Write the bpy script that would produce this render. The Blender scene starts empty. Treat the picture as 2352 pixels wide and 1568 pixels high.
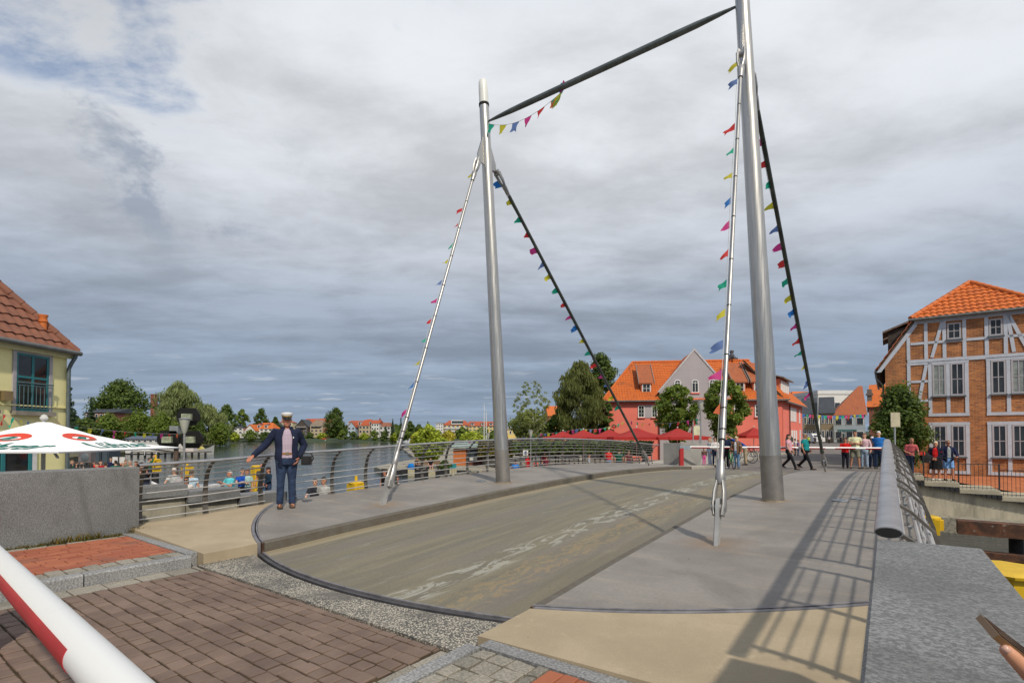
import bpy, bmesh, math, random
from mathutils import Vector as V, Matrix
from math import sin, cos, pi, radians, atan2, sqrt, tan
R = random.Random(7)
sc = bpy.context.scene
col = sc.collection

# ---------------------------------------------------------------- camera
PITCH = radians(1.2)
cam = bpy.data.cameras.new('camera')
cam.sensor_width = 36; cam.lens = 36 * 1180 / 2352
cam.shift_y = 0.0813
cam.clip_start = 0.05; cam.clip_end = 6000
camo = bpy.data.objects.new('camera', cam); col.objects.link(camo)
camo.location = (0, 0, 1.6); camo.rotation_euler = (pi / 2 + PITCH, 0, 0)
sc.camera = camo
sc.view_settings.view_transform = 'Standard'; sc.view_settings.look = 'None'
sc.view_settings.exposure = 0.0; sc.view_settings.gamma = 1
sc.cycles.max_bounces = 6; sc.cycles.transparent_max_bounces = 6
sc.cycles.use_denoising = True

def at(x, y, Y):                       # survey helper: sight line through a picture point, cut at distance Y
    a = (x - 1176) / 1180; b = (975.3 - y) / 1180
    dy = cos(PITCH) - b * sin(PITCH); dz = sin(PITCH) + b * cos(PITCH)
    return V((a * Y / dy, Y, 1.6 + dz * Y / dy))
def on(x, y, z):                       # the same, cut at height z
    b = (975.3 - y) / 1180
    return at(x, y, (z - 1.6) * (cos(PITCH) - b * sin(PITCH)) / (sin(PITCH) + b * cos(PITCH)))

# ---------------------------------------------------------------- world
SUN = V((0.361, -0.933, 1.0)).normalized()
w = bpy.data.worlds.new('World'); sc.world = w; w.use_nodes = True
nt = w.node_tree; nt.nodes.clear(); N = nt.nodes; L = nt.links
def nd(t, **k):
    n = N.new(t)
    for a, b in k.items():
        if a.startswith('i_'): n.inputs[int(a[2:]) if a[2:].isdigit() else a[2:].replace('_', ' ')].default_value = b
        else: setattr(n, a, b)
    return n
def mth(op, a, b=None, clamp=False):
    n = N.new('ShaderNodeMath'); n.operation = op; n.use_clamp = clamp
    for i, q in enumerate((a, b)):
        if q is None: continue
        if isinstance(q, (int, float)): n.inputs[i].default_value = q
        else: L.new(q, n.inputs[i])
    return n.outputs[0]
def ramp(fac, stops, interp='LINEAR'):
    n = N.new('ShaderNodeValToRGB'); e = n.color_ramp.elements; n.color_ramp.interpolation = interp
    while len(e) < len(stops): e.new(0.5)
    for q, (p, c) in zip(e, stops): q.position = p; q.color = (c + (1,)) if isinstance(c, tuple) else (c, c, c, 1)
    L.new(fac, n.inputs[0]); return n.outputs[0]
def mixc(f, a, b, mode='MIX'):
    n = N.new('ShaderNodeMix'); n.data_type = 'RGBA'; n.blend_type = mode
    for i, q in ((0, f), (6, a), (7, b)):
        if isinstance(q, (int, float)): n.inputs[i].default_value = q
        elif isinstance(q, tuple): n.inputs[i].default_value = q + (1,) * (4 - len(q))
        else: L.new(q, n.inputs[i])
    return n.outputs[2]
def noise(vec, scale, detail=6, rough=.55, dist=0.0):
    n = nd('ShaderNodeTexNoise'); n.inputs['Scale'].default_value = scale; n.inputs['Detail'].default_value = detail
    n.inputs['Roughness'].default_value = rough; n.inputs['Distortion'].default_value = dist
    if vec is not None: L.new(vec, n.inputs['Vector'])
    return n.outputs['Fac']
def smap(val, a, b, c=0.0, d=1.0):
    n = nd('ShaderNodeMapRange'); n.interpolation_type = 'SMOOTHSTEP'
    for i, q in enumerate((a, b, c, d)): n.inputs[i + 1].default_value = q
    L.new(val, n.inputs[0]); return n.outputs[0]
sky = nd('ShaderNodeTexSky'); sky.sky_type = 'NISHITA'; sky.sun_disc = False
sky.sun_elevation = math.asin(SUN.z); sky.sun_rotation = atan2(SUN.x, SUN.y)
bg1 = nd('ShaderNodeBackground'); bg1.inputs[1].default_value = 0.14; L.new(sky.outputs[0], bg1.inputs[0])
tc = nd('ShaderNodeTexCoord'); sp = nd('ShaderNodeSeparateXYZ'); L.new(tc.outputs['Generated'], sp.inputs[0])
dx, dy, dz = sp.outputs
zc = mth('ADD', mth('MAXIMUM', dz, 0.0), 0.10)
cb = nd('ShaderNodeCombineXYZ'); L.new(mth('DIVIDE', dx, zc), cb.inputs[0]); L.new(mth('DIVIDE', dy, zc), cb.inputs[1])
P = cb.outputs[0]
mp = nd('ShaderNodeMapping'); mp.inputs['Rotation'].default_value = (0, 0, radians(-8)); mp.inputs['Scale'].default_value = (.66, 1.05, 1); L.new(P, mp.inputs[0])
mp.inputs['Location'].default_value = (1.3, 4.2, 0)
Ps = mp.outputs[0]
n1 = noise(Ps, 0.8, 6, .5, .25); n2 = noise(Ps, 2.4, 10, .6, .15); n3 = noise(P, 5.0, 8, .6, .2)
# wisps that sit in the left of the sky dome
base = ramp(dz, [(0.0, (.29, .37, .485)), (.07, (.285, .365, .48)), (.16, (.31, .38, .485)), (.24, (.385, .445, .54)), (.34, (.57, .61, .68)), (.46, (.70, .73, .775)), (.60, (.74, .765, .80)), (1.0, (.46, .52, .62))])
lum = mth('ADD', mth('MULTIPLY', n1, .5), mth('MULTIPLY', n2, .5))
lum = smap(lum, .37, .60, .76, 1.13)
low = smap(dz, .03, .30, 0.0, 1.0)
lum2 = mth('ADD', mth('MULTIPLY', mth('SUBTRACT', lum, 1.0), mth('ADD', mth('MULTIPLY', low, .55), .45)), 1.0)
stv = nd('ShaderNodeMapping'); stv.inputs['Rotation'].default_value = (0, 0, radians(-10)); stv.inputs['Scale'].default_value = (.16, .9, 1); L.new(P, stv.inputs[0])
stk = mth('MULTIPLY', mth('SUBTRACT', smap(noise(stv.outputs[0], 1.5, 6, .55, .5), .33, .68), .5), smap(dz, .42, .12, 0, .20))
fine = mth('ADD', smap(n3, .3, .7, .985, 1.012), stk)
cc = mixc(1.0, base, lum2, 'MULTIPLY'); cc = mixc(1.0, cc, fine, 'MULTIPLY')
# darker ragged patches, upper left; a brighter bank mid-left; blue holes in the far left top
vl = mth('SUBTRACT', mth('MULTIPLY', dx, -1.0), .38)
wz = mth('MULTIPLY', smap(vl, -.1, .16), mth('MULTIPLY', smap(dz, .26, .36), smap(dz, .54, .44)))
wn = smap(noise(tc.outputs['Generated'], 7.5, 8, .6, .35), .53, .66)
cc = mixc(mth('MULTIPLY', mth('MULTIPLY', wz, wn), .75), cc, (.27, .325, .42))
bz = mth('MULTIPLY', smap(vl, -.12, .2), smap(dz, .40, .60))
hole = smap(mth('ADD', mth('MULTIPLY', bz, .24), mth('MULTIPLY', n2, 1.0)), .53, .69)
hole2 = mth('MULTIPLY', smap(noise(P, 1.9, 7, .6, .3), .57, .72), smap(dz, .50, .62))
hole = mth('MAXIMUM', mth('MULTIPLY', hole, smap(bz, .02, .3)), mth('MULTIPLY', hole2, .55))
# small bright puffs low above the skyline
pn = smap(noise(mp.outputs[0], 3.1, 5, .5), .58, .68)
pz = mth('MULTIPLY', smap(dz, .02, .06), smap(dz, .16, .09))
cc = mixc(mth('MULTIPLY', mth('MULTIPLY', pn, pz), .42), cc, (.60, .64, .70))
bg2 = nd('ShaderNodeBackground'); bg2.inputs[1].default_value = 1.0; L.new(cc, bg2.inputs[0])
mx = nd('ShaderNodeMixShader'); L.new(mth('MULTIPLY', hole, .85), mx.inputs[0]); L.new(bg2.outputs[0], mx.inputs[1]); L.new(bg1.outputs[0], mx.inputs[2])
wo = nd('ShaderNodeOutputWorld'); L.new(mx.outputs[0], wo.inputs[0])

# ---------------------------------------------------------------- sun
sl = bpy.data.lights.new('sun', 'SUN'); sl.energy = 3.4; sl.angle = radians(1.7); sl.color = (1, .91, .77)
so = bpy.data.objects.new('sun', sl); col.objects.link(so); so.rotation_euler = (-SUN).to_track_quat('-Z', 'Y').to_euler()
so.location = (4, -10, 14)

# ---------------------------------------------------------------- materials
MATS = {}
def newmat(name):
    global nt, N, L
    m = bpy.data.materials.new(name); m.use_nodes = True
    nt = m.node_tree; N = nt.nodes; L = nt.links; N.clear()
    o = N.new('ShaderNodeOutputMaterial'); b = N.new('ShaderNodeBsdfPrincipled'); L.new(b.outputs[0], o.inputs[0])
    return m, b, o
def setc(b, key, q):
    if isinstance(q, tuple): b.inputs[key].default_value = q + (1,) * (4 - len(q))
    elif isinstance(q, (int, float)): b.inputs[key].default_value = q
    else: L.new(q, b.inputs[key])
def bump(b, h, strength=.3, dist=.01):
    n = N.new('ShaderNodeBump'); n.inputs['Strength'].default_value = strength; n.inputs['Distance'].default_value = dist
    L.new(h, n.inputs['Height']); L.new(n.outputs[0], b.inputs['Normal'])
def objc(): return nd('ShaderNodeTexCoord').outputs['Object']
def island(): return nd('ShaderNodeNewGeometry').outputs['Random Per Island']
def shade(c, k): return tuple(min(1, q * k) for q in c)
def M(name, c, rough=.7, metal=0, var=.15, scale=4, c2=None, bmp=0, bs=None, isl=0, spec=.4):
    if name in MATS: return MATS[name]
    m, b, o = newmat(name)
    co = objc(); f = smap(noise(co, scale, 7, .6), .3, .7)
    k = mixc(f, shade(c, 1 - var), c2 or shade(c, 1 + var))
    if isl: k = mixc(1.0, k, smap(island(), 0, 1, 1 - isl, 1 + isl), 'MULTIPLY')
    setc(b, 'Base Color', k); setc(b, 'Roughness', rough); setc(b, 'Metallic', metal); b.inputs['Specular IOR Level'].default_value = spec
    if bmp: bump(b, noise(co, bs or scale * 4, 5, .6), bmp, .01)
    MATS[name] = m; return m
def special(name):
    if name in MATS: return MATS[name]
    m, b, o = newmat(name); MATS[name] = m
    co = objc()
    sx = nd('ShaderNodeSeparateXYZ'); L.new(co, sx.inputs[0]); ox, oy, oz = sx.outputs
    def cxyz(x, y, z=0.0):
        n = N.new('ShaderNodeCombineXYZ')
        for i, q in enumerate((x, y, z)):
            if isinstance(q, (int, float)): n.inputs[i].default_value = q
            else: L.new(q, n.inputs[i])
        return n.outputs[0]
    if name == 'bridge_roadway':        # thin epoxy coating on steel, worn in lines along the carriageway
        st = cxyz(mth('MULTIPLY', ox, 5.0), mth('MULTIPLY', oy, .45))
        a = noise(st, 1.0, 8, .6, .4); k = mixc(smap(a, .3, .7), (.128, .113, .074), (.194, .172, .118))
        pale = noise(st, 2.3, 6, .65, .8); k = mixc(mth('MULTIPLY', smap(pale, .60, .68), .28), k, (.36, .35, .28))
        grey = smap(noise(cxyz(mth('MULTIPLY', ox, 2.0), mth('MULTIPLY', oy, .25), 4.0), 1.0, 4, .5), .46, .62); k = mixc(mth('MULTIPLY', grey, .6), k, (.150, .132, .116))
        fl = noise(cxyz(mth('MULTIPLY', ox, 2.6), mth('MULTIPLY', oy, .7), 2.0), 2.0, 8, .68, 1.3)
        def band(c0, wd): return smap(mth('ABSOLUTE', mth('SUBTRACT', ox, c0)), wd, wd * .55)
        k = mixc(mth('MULTIPLY', mth('MULTIPLY', band(.86, .27), smap(fl, .50, .535)), .62), k, (.36, .355, .305))
        fb = noise(cxyz(mth('MULTIPLY', ox, 3.4), mth('MULTIPLY', oy, 1.3), 7.0), 2.0, 6, .6, 2.2)
        k = mixc(mth('MULTIPLY', band(1.42, .30), mth('MULTIPLY', smap(fb, .48, .56), .5)), k, (.28, .20, .095))
        k = mixc(mth('MULTIPLY', band(2.05, .28), .4), k, (.12, .105, .075))
        gs = noise(cxyz(mth('MULTIPLY', ox, 9.0), mth('MULTIPLY', oy, 4.0)), 1.0, 4, .6); k = mixc(mth('MULTIPLY', smap(gs, .70, .75), .7), k, (.055, .05, .04))
        k = mixc(1.0, k, smap(noise(co, 45, 4, .7), .3, .7, .88, 1.12), 'MULTIPLY')
        k = mixc(mth('MULTIPLY', band(-2.1, .25), .55), k, (.33, .27, .17))
        setc(b, 'Base Color', k); setc(b, 'Roughness', smap(a, .3, .7, .5, .72)); bump(b, noise(co, 90, 4, .6), .25, .004)
    elif name == 'bridge_walkway':
        a = noise(co, 1.1, 8, .6, .3); k = mixc(smap(a, .3, .7), (.175, .158, .142), (.240, .220, .198))
        s2 = noise(cxyz(mth('MULTIPLY', ox, .5), mth('MULTIPLY', oy, 2.5)), 1.6, 5, .6); k = mixc(mth('MULTIPLY', smap(s2, .5, .72), .35), k, (.36, .31, .245))
        sp_ = noise(co, 7, 3, .5); k = mixc(mth('MULTIPLY', smap(sp_, .73, .77), .6), k, (.08, .065, .055))
        for s0 in (0.0, -3.70, 9.9):       # rust run-off round the pylon feet and stay anchors
            rr = mth('SQRT', mth('ADD', mth('POWER', mth('SUBTRACT', mth('ABSOLUTE', ox), 3.0), 2.0), mth('POWER', mth('SUBTRACT', oy, s0), 2.0)))
            k = mixc(mth('MULTIPLY', smap(mth('ADD', rr, mth('MULTIPLY', noise(co, 2.5, 6, .65, .8), .9)), 1.0, .45), .55), k, (.235, .150, .075))
        drk = smap(noise(co, .45, 7, .7, 1.2), .52, .68); k = mixc(mth('MULTIPLY', drk, .35), k, (.115, .105, .095))
        k = mixc(1.0, k, smap(noise(co, 30, 4, .7), .3, .7, .92, 1.07), 'MULTIPLY')
        setc(b, 'Base Color', k); setc(b, 'Roughness', .62); bump(b, noise(co, 160, 3, .6), .3, .003)
    elif name == 'beige_slab':
        a = noise(co, 1.4, 8, .65, .3); k = mixc(smap(a, .3, .7), (.335, .272, .178), (.43, .35, .235))
        g = noise(co, 150, 2, .6); k = mixc(smap(g, .35, .7, 0, .5), k, (.25, .20, .135))
        d = noise(co, 8, 3, .5); k = mixc(mth('MULTIPLY', smap(d, .735, .77), .6), k, (.10, .075, .05)); k = mixc(smap(noise(co, .55, 7, .7, 1.0), .50, .70, 0, .45), k, (.27, .205, .13)); k = mixc(smap(noise(co, 3.5, 6, .7, .5), .60, .72, 0, .3), k, (.52, .43, .29))
        setc(b, 'Base Color', k); setc(b, 'Roughness', .8); bump(b, g, .4, .004)
    elif name == 'aggregate':
        vo = nd('ShaderNodeTexVoronoi'); vo.inputs['Scale'].default_value = 62; L.new(co, vo.inputs['Vector'])
        bw = nd('ShaderNodeRGBToBW'); L.new(vo.outputs['Color'], bw.inputs[0])
        peb = mth('MULTIPLY', smap(vo.outputs['Distance'], .62, .30), smap(bw.outputs[0], .25, .45))
        a = noise(co, 2.2, 6, .6); base_ = mixc(smap(a, .3, .7), (.07, .067, .062), (.15, .138, .118))
        wear = smap(noise(co, 1.7, 5, .6, .5), .30, .52)
        k = mixc(mth('MULTIPLY', peb, mth('ADD', mth('MULTIPLY', wear, .75), .15)), base_, (.56, .51, .41))
        setc(b, 'Base Color', k); setc(b, 'Roughness', .75); bump(b, vo.outputs['Distance'], -.5, .006)
    elif name == 'paver':
        a = noise(co, 2.0, 6, .6); k = mixc(smap(a, .3, .7), (.130, .088, .069), (.188, .132, .102))
        k = mixc(1.0, k, smap(island(), 0, 1, .90, 1.11), 'MULTIPLY')
        g = noise(co, 120, 3, .7); k = mixc(smap(g, .55, .8, 0, .45), k, (.28, .225, .185))
        setc(b, 'Base Color', k); setc(b, 'Roughness', .85); bump(b, noise(co, 60, 5, .7), .6, .006)
    elif name == 'red_brick_paver':
        k = mixc(island(), (.27, .075, .038), (.36, .12, .058)); k = mixc(smap(noise(co, 2, 5, .6), .55, .7, 0, .55), k, (.15, .075, .055))
        setc(b, 'Base Color', k); setc(b, 'Roughness', .85); bump(b, noise(co, 60, 4, .6), .3, .004)
    elif name in ('granite_wall', 'granite_kerb', 'granite_sett'):
        lo, hi = {'granite_wall': ((.105, .107, .109), (.235, .24, .24)), 'granite_kerb': ((.15, .152, .155), (.315, .315, .31)), 'granite_sett': ((.19, .175, .145), (.31, .285, .235))}[name]
        g = noise(co, 95 if name == 'granite_wall' else 60, 3, .65); k = mixc(smap(g, .36, .66), lo, hi)
        k = mixc(1.0, k, smap(noise(co, 1.3, 6, .6), .3, .7, .84, 1.12), 'MULTIPLY')
        if name == 'granite_wall': k = mixc(smap(noise(cxyz(mth('MULTIPLY', ox, 1.0), mth('MULTIPLY', oy, 1.6), mth('MULTIPLY', oz, .45)), 1.4, 7, .68, .8), .50, .68, 0, .45), k, (.085, .085, .082))
        if name != 'granite_wall': k = mixc(1.0, k, smap(island(), 0, 1, .8, 1.15), 'MULTIPLY')
        setc(b, 'Base Color', k); setc(b, 'Roughness', .72 if name == 'granite_wall' else .8); bump(b, noise(co, 70 if name == 'granite_wall' else 30, 5, .7), .35, .006)
    elif name == 'facade_brick':
        br = nd('ShaderNodeTexBrick'); L.new(cxyz(ox, oz), br.inputs['Vector'])
        for kk, q in (('Scale', 1.0), ('Brick Width', .25), ('Row Height', .077), ('Mortar Size', .006), ('Bias', .1)): br.inputs[kk].default_value = q
        br.inputs['Color1'].default_value = (.46, .165, .045, 1); br.inputs['Color2'].default_value = (.28, .09, .028, 1); br.inputs['Mortar'].default_value = (.40, .28, .17, 1)
        k = mixc(1.0, br.outputs['Color'], smap(noise(co, 1.2, 6, .6), .3, .7, .74, 1.18), 'MULTIPLY')
        k = mixc(smap(noise(cxyz(mth('MULTIPLY', ox, 4.0), mth('MULTIPLY', oz, 13.0)), 1.0, 2, .4), .62, .66, 0, .6), k, (.10, .07, .055))
        setc(b, 'Base Color', k); setc(b, 'Roughness', .88); bump(b, br.outputs['Fac'], -.5, .008)
    elif name.startswith('tile_'):
        c1, c2, c3 = {'tile_orange': ((.60, .145, .018), (.44, .10, .018), (.20, .075, .035)), 'tile_brown': ((.25, .095, .052), (.165, .065, .04), (.10, .05, .036)),
                      'tile_red': ((.42, .085, .022), (.30, .06, .02), (.17, .05, .03)), 'tile_slope': ((.36, .10, .03), (.27, .075, .028), (.16, .06, .035))}[name]
        k = mixc(smap(noise(co, 2.6, 5, .7), .25, .75), c1, c2)
        k = mixc(smap(noise(co, .9, 7, .7, .5), .54, .72, 0, .75), k, c3)
        setc(b, 'Base Color', k); setc(b, 'Roughness', .7); bump(b, noise(co, 25, 4, .6), .2, .01)
    elif name == 'water':
        wv = noise(cxyz(mth('MULTIPLY', ox, .55), oy), 1.1, 5, .6, .4); wf = noise(co, 4.5, 3, .6)
        setc(b, 'Base Color', (.028, .036, .040)); setc(b, 'Roughness', .07); b.inputs['Specular IOR Level'].default_value = .5
        bump(b, mth('ADD', wv, mth('MULTIPLY', wf, .25)), .55, .11)
    elif name == 'glass':
        setc(b, 'Base Color', mixc(smap(noise(co, .9, 3, .5), .35, .65), (.012, .014, .016), (.035, .04, .042))); setc(b, 'Roughness', .04); b.inputs['Specular IOR Level'].default_value = .6
    elif name == 'brushed_steel':
        g = noise(cxyz(mth('MULTIPLY', ox, 30.0), mth('MULTIPLY', oy, 30.0), oz), 1.4, 5, .6); k = mixc(smap(g, .3, .7), (.40, .39, .37), (.52, .51, .485))
        k = mixc(smap(noise(cxyz(mth('MULTIPLY', ox, 6.0), mth('MULTIPLY', oy, 6.0), mth('MULTIPLY', oz, .25)), 1.2, 5, .6), .55, .75, 0, .4), k, (.33, .30, .26))
        setc(b, 'Base Color', k); setc(b, 'Metallic', .85); setc(b, 'Roughness', smap(g, .3, .7, .30, .42))
    elif name == 'boom_paint':
        k = mixc(smap(noise(co, 5, 6, .65), .55, .75, 0, .25), (.72, .73, .72), (.50, .49, .46))
        k = mixc(smap(noise(cxyz(mth('MULTIPLY', ox, 9.0), mth('MULTIPLY', oy, 16.0), mth('MULTIPLY', oz, 30.0)), 1.0, 5, .7), .69, .73, 0, .8), k, (.16, .15, .14))
        setc(b, 'Base Color', k); setc(b, 'Roughness', .36)
    elif name == 'check_shirt':
        def ln(v): return smap(mth('ABSOLUTE', mth('SUBTRACT', mth('FRACT', mth('MULTIPLY', v, 38.0)), .5)), .36, .44)
        k = mixc(mth('MULTIPLY', ln(ox), .6), (.43, .36, .43), (.26, .12, .18)); k = mixc(mth('MULTIPLY', ln(oz), .6), k, (.30, .20, .30))
        setc(b, 'Base Color', k); setc(b, 'Roughness', .9)
    elif name == 'denim':
        a = noise(co, 7, 6, .65, .5); k = mixc(smap(a, .35, .7), (.008, .020, .055), (.026, .052, .115))
        setc(b, 'Base Color', k); setc(b, 'Roughness', .9); bump(b, noise(co, 14, 4, .6, .8), .8, .02)
    elif name == 'concrete_stained':
        st = noise(cxyz(mth('MULTIPLY', ox, 1.0), mth('MULTIPLY', oy, 1.0), mth('MULTIPLY', oz, .18)), 2.6, 7, .65, .3)
        k = mixc(smap(st, .35, .68), (.36, .33, .255), (.20, .185, .145)); k = mixc(smap(noise(co, .8, 5, .6), .45, .75, 0, .5), k, (.43, .40, .32))
        setc(b, 'Base Color', k); setc(b, 'Roughness', .9); bump(b, noise(co, 18, 5, .6), .3, .01)
    elif name == 'quay_wall_pale':
        st = noise(cxyz(mth('MULTIPLY', ox, 1.0), mth('MULTIPLY', oy, 1.0), mth('MULTIPLY', oz, .15)), 3.2, 7, .65, .3)
        k = mixc(smap(st, .40, .72), (.50, .455, .35), (.27, .245, .19)); k = mixc(smap(noise(co, .8, 5, .6), .45, .75, 0, .5), k, (.56, .52, .42))
        setc(b, 'Base Color', k); setc(b, 'Roughness', .9); bump(b, noise(co, 18, 5, .6), .3, .01)
    elif name == 'rusty_steel':
        a = noise(co, 2.6, 8, .7, .6); k = mixc(smap(a, .35, .65), (.045, .022, .014), (.15, .058, .026)); k = mixc(smap(noise(co, 6, 5, .7), .62, .70), k, (.32, .29, .25))
        setc(b, 'Base Color', k); setc(b, 'Roughness', .8); bump(b, a, .4, .02)
    return m
def leafmat(name, c1, c2, tr=.45):
    if name in MATS: return MATS[name]
    m, b, o = newmat(name)
    k = mixc(island(), c1, c2); k = mixc(1.0, k, smap(noise(objc(), .8, 3, .5), .3, .7, .75, 1.25), 'MULTIPLY')
    setc(b, 'Base Color', k); setc(b, 'Roughness', .62); b.inputs['Specular IOR Level'].default_value = .25
    t = N.new('ShaderNodeBsdfTranslucent'); L.new(mixc(1.0, k, (1.3, 1.25, .6), 'MULTIPLY'), t.inputs[0])
    mx = N.new('ShaderNodeMixShader'); mx.inputs[0].default_value = tr
    L.new(b.outputs[0], mx.inputs[1]); L.new(t.outputs[0], mx.inputs[2]); L.new(mx.outputs[0], o.inputs[0])
    MATS[name] = m; return m
def cloth(c): return M('cloth_%02x%02x%02x' % tuple(int(255 * q) for q in c), c, .9, var=.22, scale=9, bmp=.5, bs=16, spec=.2)
def thin(name, c):                      # light flag fabric lets the sky through
    if name in MATS: return MATS[name]
    m, b, o = newmat(name); setc(b, 'Base Color', mixc(smap(noise(objc(), 6, 4, .6), .3, .7), shade(c, .82), c)); setc(b, 'Roughness', .7)
    t = N.new('ShaderNodeBsdfTranslucent'); t.inputs[0].default_value = c + (1,)
    mx = N.new('ShaderNodeMixShader'); mx.inputs[0].default_value = .5
    L.new(b.outputs[0], mx.inputs[1]); L.new(t.outputs[0], mx.inputs[2]); L.new(mx.outputs[0], o.inputs[0]); MATS[name] = m; return m

# ---------------------------------------------------------------- mesh helpers
class MB:
    def __init__(s): s.v = []; s.f = []; s.m = []; s.mi = 0
    def add(s, vs, fs):
        b = len(s.v); s.v += [tuple(q) for q in vs]; s.f += [tuple(b + i for i in f) for f in fs]; s.m += [s.mi] * len(fs); return s
    def box(s, x0, x1, y0, y1, z0, z1):
        return s.add([(x, y, z) for z in (z0, z1) for y in (y0, y1) for x in (x0, x1)], [(0, 2, 3, 1), (4, 5, 7, 6), (0, 1, 5, 4), (2, 6, 7, 3), (0, 4, 6, 2), (1, 3, 7, 5)])
    def obox(s, c, a, b, d):            # centre and three half-axis vectors
        c, a, b, d = V(c), V(a), V(b), V(d)
        return s.add([c + i * a + j * b + k * d for k in (-1, 1) for j in (-1, 1) for i in (-1, 1)], [(0, 2, 3, 1), (4, 5, 7, 6), (0, 1, 5, 4), (2, 6, 7, 3), (0, 4, 6, 2), (1, 3, 7, 5)])
    def bar(s, p, q, wx, wz, up=(0, 0, 1)):
        p, q = V(p), V(q); d = q - p; t = d.normalized(); side = t.cross(V(up))
        side = side.normalized() if side.length > 1e-5 else V((1, 0, 0)); u2 = side.cross(t)
        return s.obox((p + q) / 2, d / 2, side * wx / 2, u2 * wz / 2)
    def poly(s, pts): return s.add(pts, [tuple(range(len(pts)))])
    def rings(s, rs, cap=True, closed=True):
        n = len(rs[0]); vs = [p for r in rs for p in r]; fs = []
        for i in range(len(rs) - 1):
            for j in range(n if closed else n - 1):
                k = (j + 1) % n; fs.append((i * n + j, i * n + k, (i + 1) * n + k, (i + 1) * n + j))
        if cap: fs += [tuple(range(n - 1, -1, -1)), tuple((len(rs) - 1) * n + j for j in range(n))]
        return s.add(vs, fs)
    def tube(s, pts, rad, n=8, cap=True, flat=1.0, side=None):
        pts = [V(p) for p in pts]; rs = []; m = len(pts)
        if isinstance(rad, (int, float)): rad = [rad] * m
        ref = V(side) if side is not None else None
        for i, p in enumerate(pts):
            t = (pts[min(i + 1, m - 1)] - pts[max(i - 1, 0)]).normalized()
            if ref is None: ref = t.orthogonal()
            a = ref - t * ref.dot(t); a = a.normalized() if a.length > 1e-6 else t.orthogonal().normalized(); ref = a
            b = t.cross(a)
            rs.append([p + rad[i] * (cos(2 * pi * k / n) * a + flat * sin(2 * pi * k / n) * b) for k in range(n)])
        return s.rings(rs, cap)
    def loft(s, secs, n=14, cap=True, pw=1.0):     # horizontal elliptical sections (x, y, z, rx, ry)
        rs = []
        for (x, y, z, rx, ry) in secs:
            r = []
            for k in range(n):
                c, d = cos(2 * pi * k / n), sin(2 * pi * k / n)
                r.append((x + rx * math.copysign(abs(c) ** pw, c), y + ry * math.copysign(abs(d) ** pw, d), z))
            rs.append(r)
        return s.rings(rs, cap)
    def lathe(s, prof, n=16, c=(0, 0, 0)): return s.loft([(c[0], c[1], c[2] + z, max(r, 1e-4), max(r, 1e-4)) for r, z in prof], n)
    def prism(s, pts, vec):
        n = len(pts); vec = V(vec); a = [V(p) for p in pts]
        return s.add(a + [p + vec for p in a], [tuple(range(n - 1, -1, -1)), tuple(range(n, 2 * n))] + [(i, (i + 1) % n, n + (i + 1) % n, n + i) for i in range(n)])
    def mesh(s, name, mats, smooth=None, fix=True):
        me = bpy.data.meshes.new(name); me.from_pydata(s.v, [], s.f)
        for m in (mats if isinstance(mats, (list, tuple)) else [mats]): me.materials.append(m)
        if any(s.m): me.polygons.foreach_set('material_index', s.m)
        if fix:
            bm = bmesh.new(); bm.from_mesh(me); bmesh.ops.recalc_face_normals(bm, faces=bm.faces); bm.to_mesh(me); bm.free()
        if smooth is not None:
            me.polygons.foreach_set('use_smooth', [True] * len(me.polygons))
            if smooth < 180: me.set_sharp_from_angle(angle=radians(smooth))
        me.update(); return me
    def build(s, name, mats, parent=None, smooth=None, fix=True, loc=(0, 0, 0), rz=0):
        o = bpy.data.objects.new(name, s.mesh(name, mats, smooth, fix)); col.objects.link(o)
        if parent is not None: o.parent = parent
        o.location = loc; o.rotation_euler = (0, 0, rz); return o
def tag(o, label, cat, group=None):
    o['label'] = label; o['category'] = cat
    if group: o['group'] = group
    return o
def thing(name, label, cat, loc=(0, 0, 0), rz=0, group=None):
    o = bpy.data.objects.new(name, None); col.objects.link(o); o.empty_display_size = .1
    o.location = loc; o.rotation_euler = (0, 0, rz); return tag(o, label, cat, group)
def struct(o, kind='structure'): o['kind'] = kind; return o
def dup(root, loc, rz=None, label=None, group=None, scale=None, name=None):
    r = root.copy(); col.objects.link(r); r.location = loc
    if rz is not None: r.rotation_euler = (0, 0, rz)
    if label: r['label'] = label
    if group: r['group'] = group
    if scale: r.scale = scale
    for ch in list(root.children):
        c = ch.copy(); col.objects.link(c); c.parent = r
        for g in ch.children:
            d = g.copy(); col.objects.link(d); d.parent = c
    return r
def voxel(mb, size, sm=0):              # fuse overlapping closed shells into one continuous skin
    me = mb.mesh('tmp', M('white_paint', (.8, .8, .78)), None)
    o = bpy.data.objects.new('tmp', me); VS.collection.objects.link(o)
    md = o.modifiers.new('r', 'REMESH'); md.mode = 'VOXEL'; md.voxel_size = size
    if sm: m2 = o.modifiers.new('s', 'SMOOTH'); m2.iterations = sm; m2.factor = .5
    vl = VS.view_layers[0]; vl.update(); dg = vl.depsgraph
    ev = o.evaluated_get(dg); q = ev.to_mesh(); r = MB()
    r.add([tuple(v.co) for v in q.vertices], [tuple(p.vertices) for p in q.polygons]); ev.to_mesh_clear()
    bpy.data.objects.remove(o); bpy.data.meshes.remove(me); return r
VS = bpy.data.scenes.new('fuse')

# bridge frame: local x across the carriageway (to the right), local y along it (away), origin at the pivot
O = V((2.23, 11.01, 0)); U = V((.5896, .8077, 0)); X = V((.8077, -.5896, 0)); BR = atan2(X.y, X.x)
def B(c, s, z=0.0): return O + X * c + U * s + V((0, 0, z))
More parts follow.
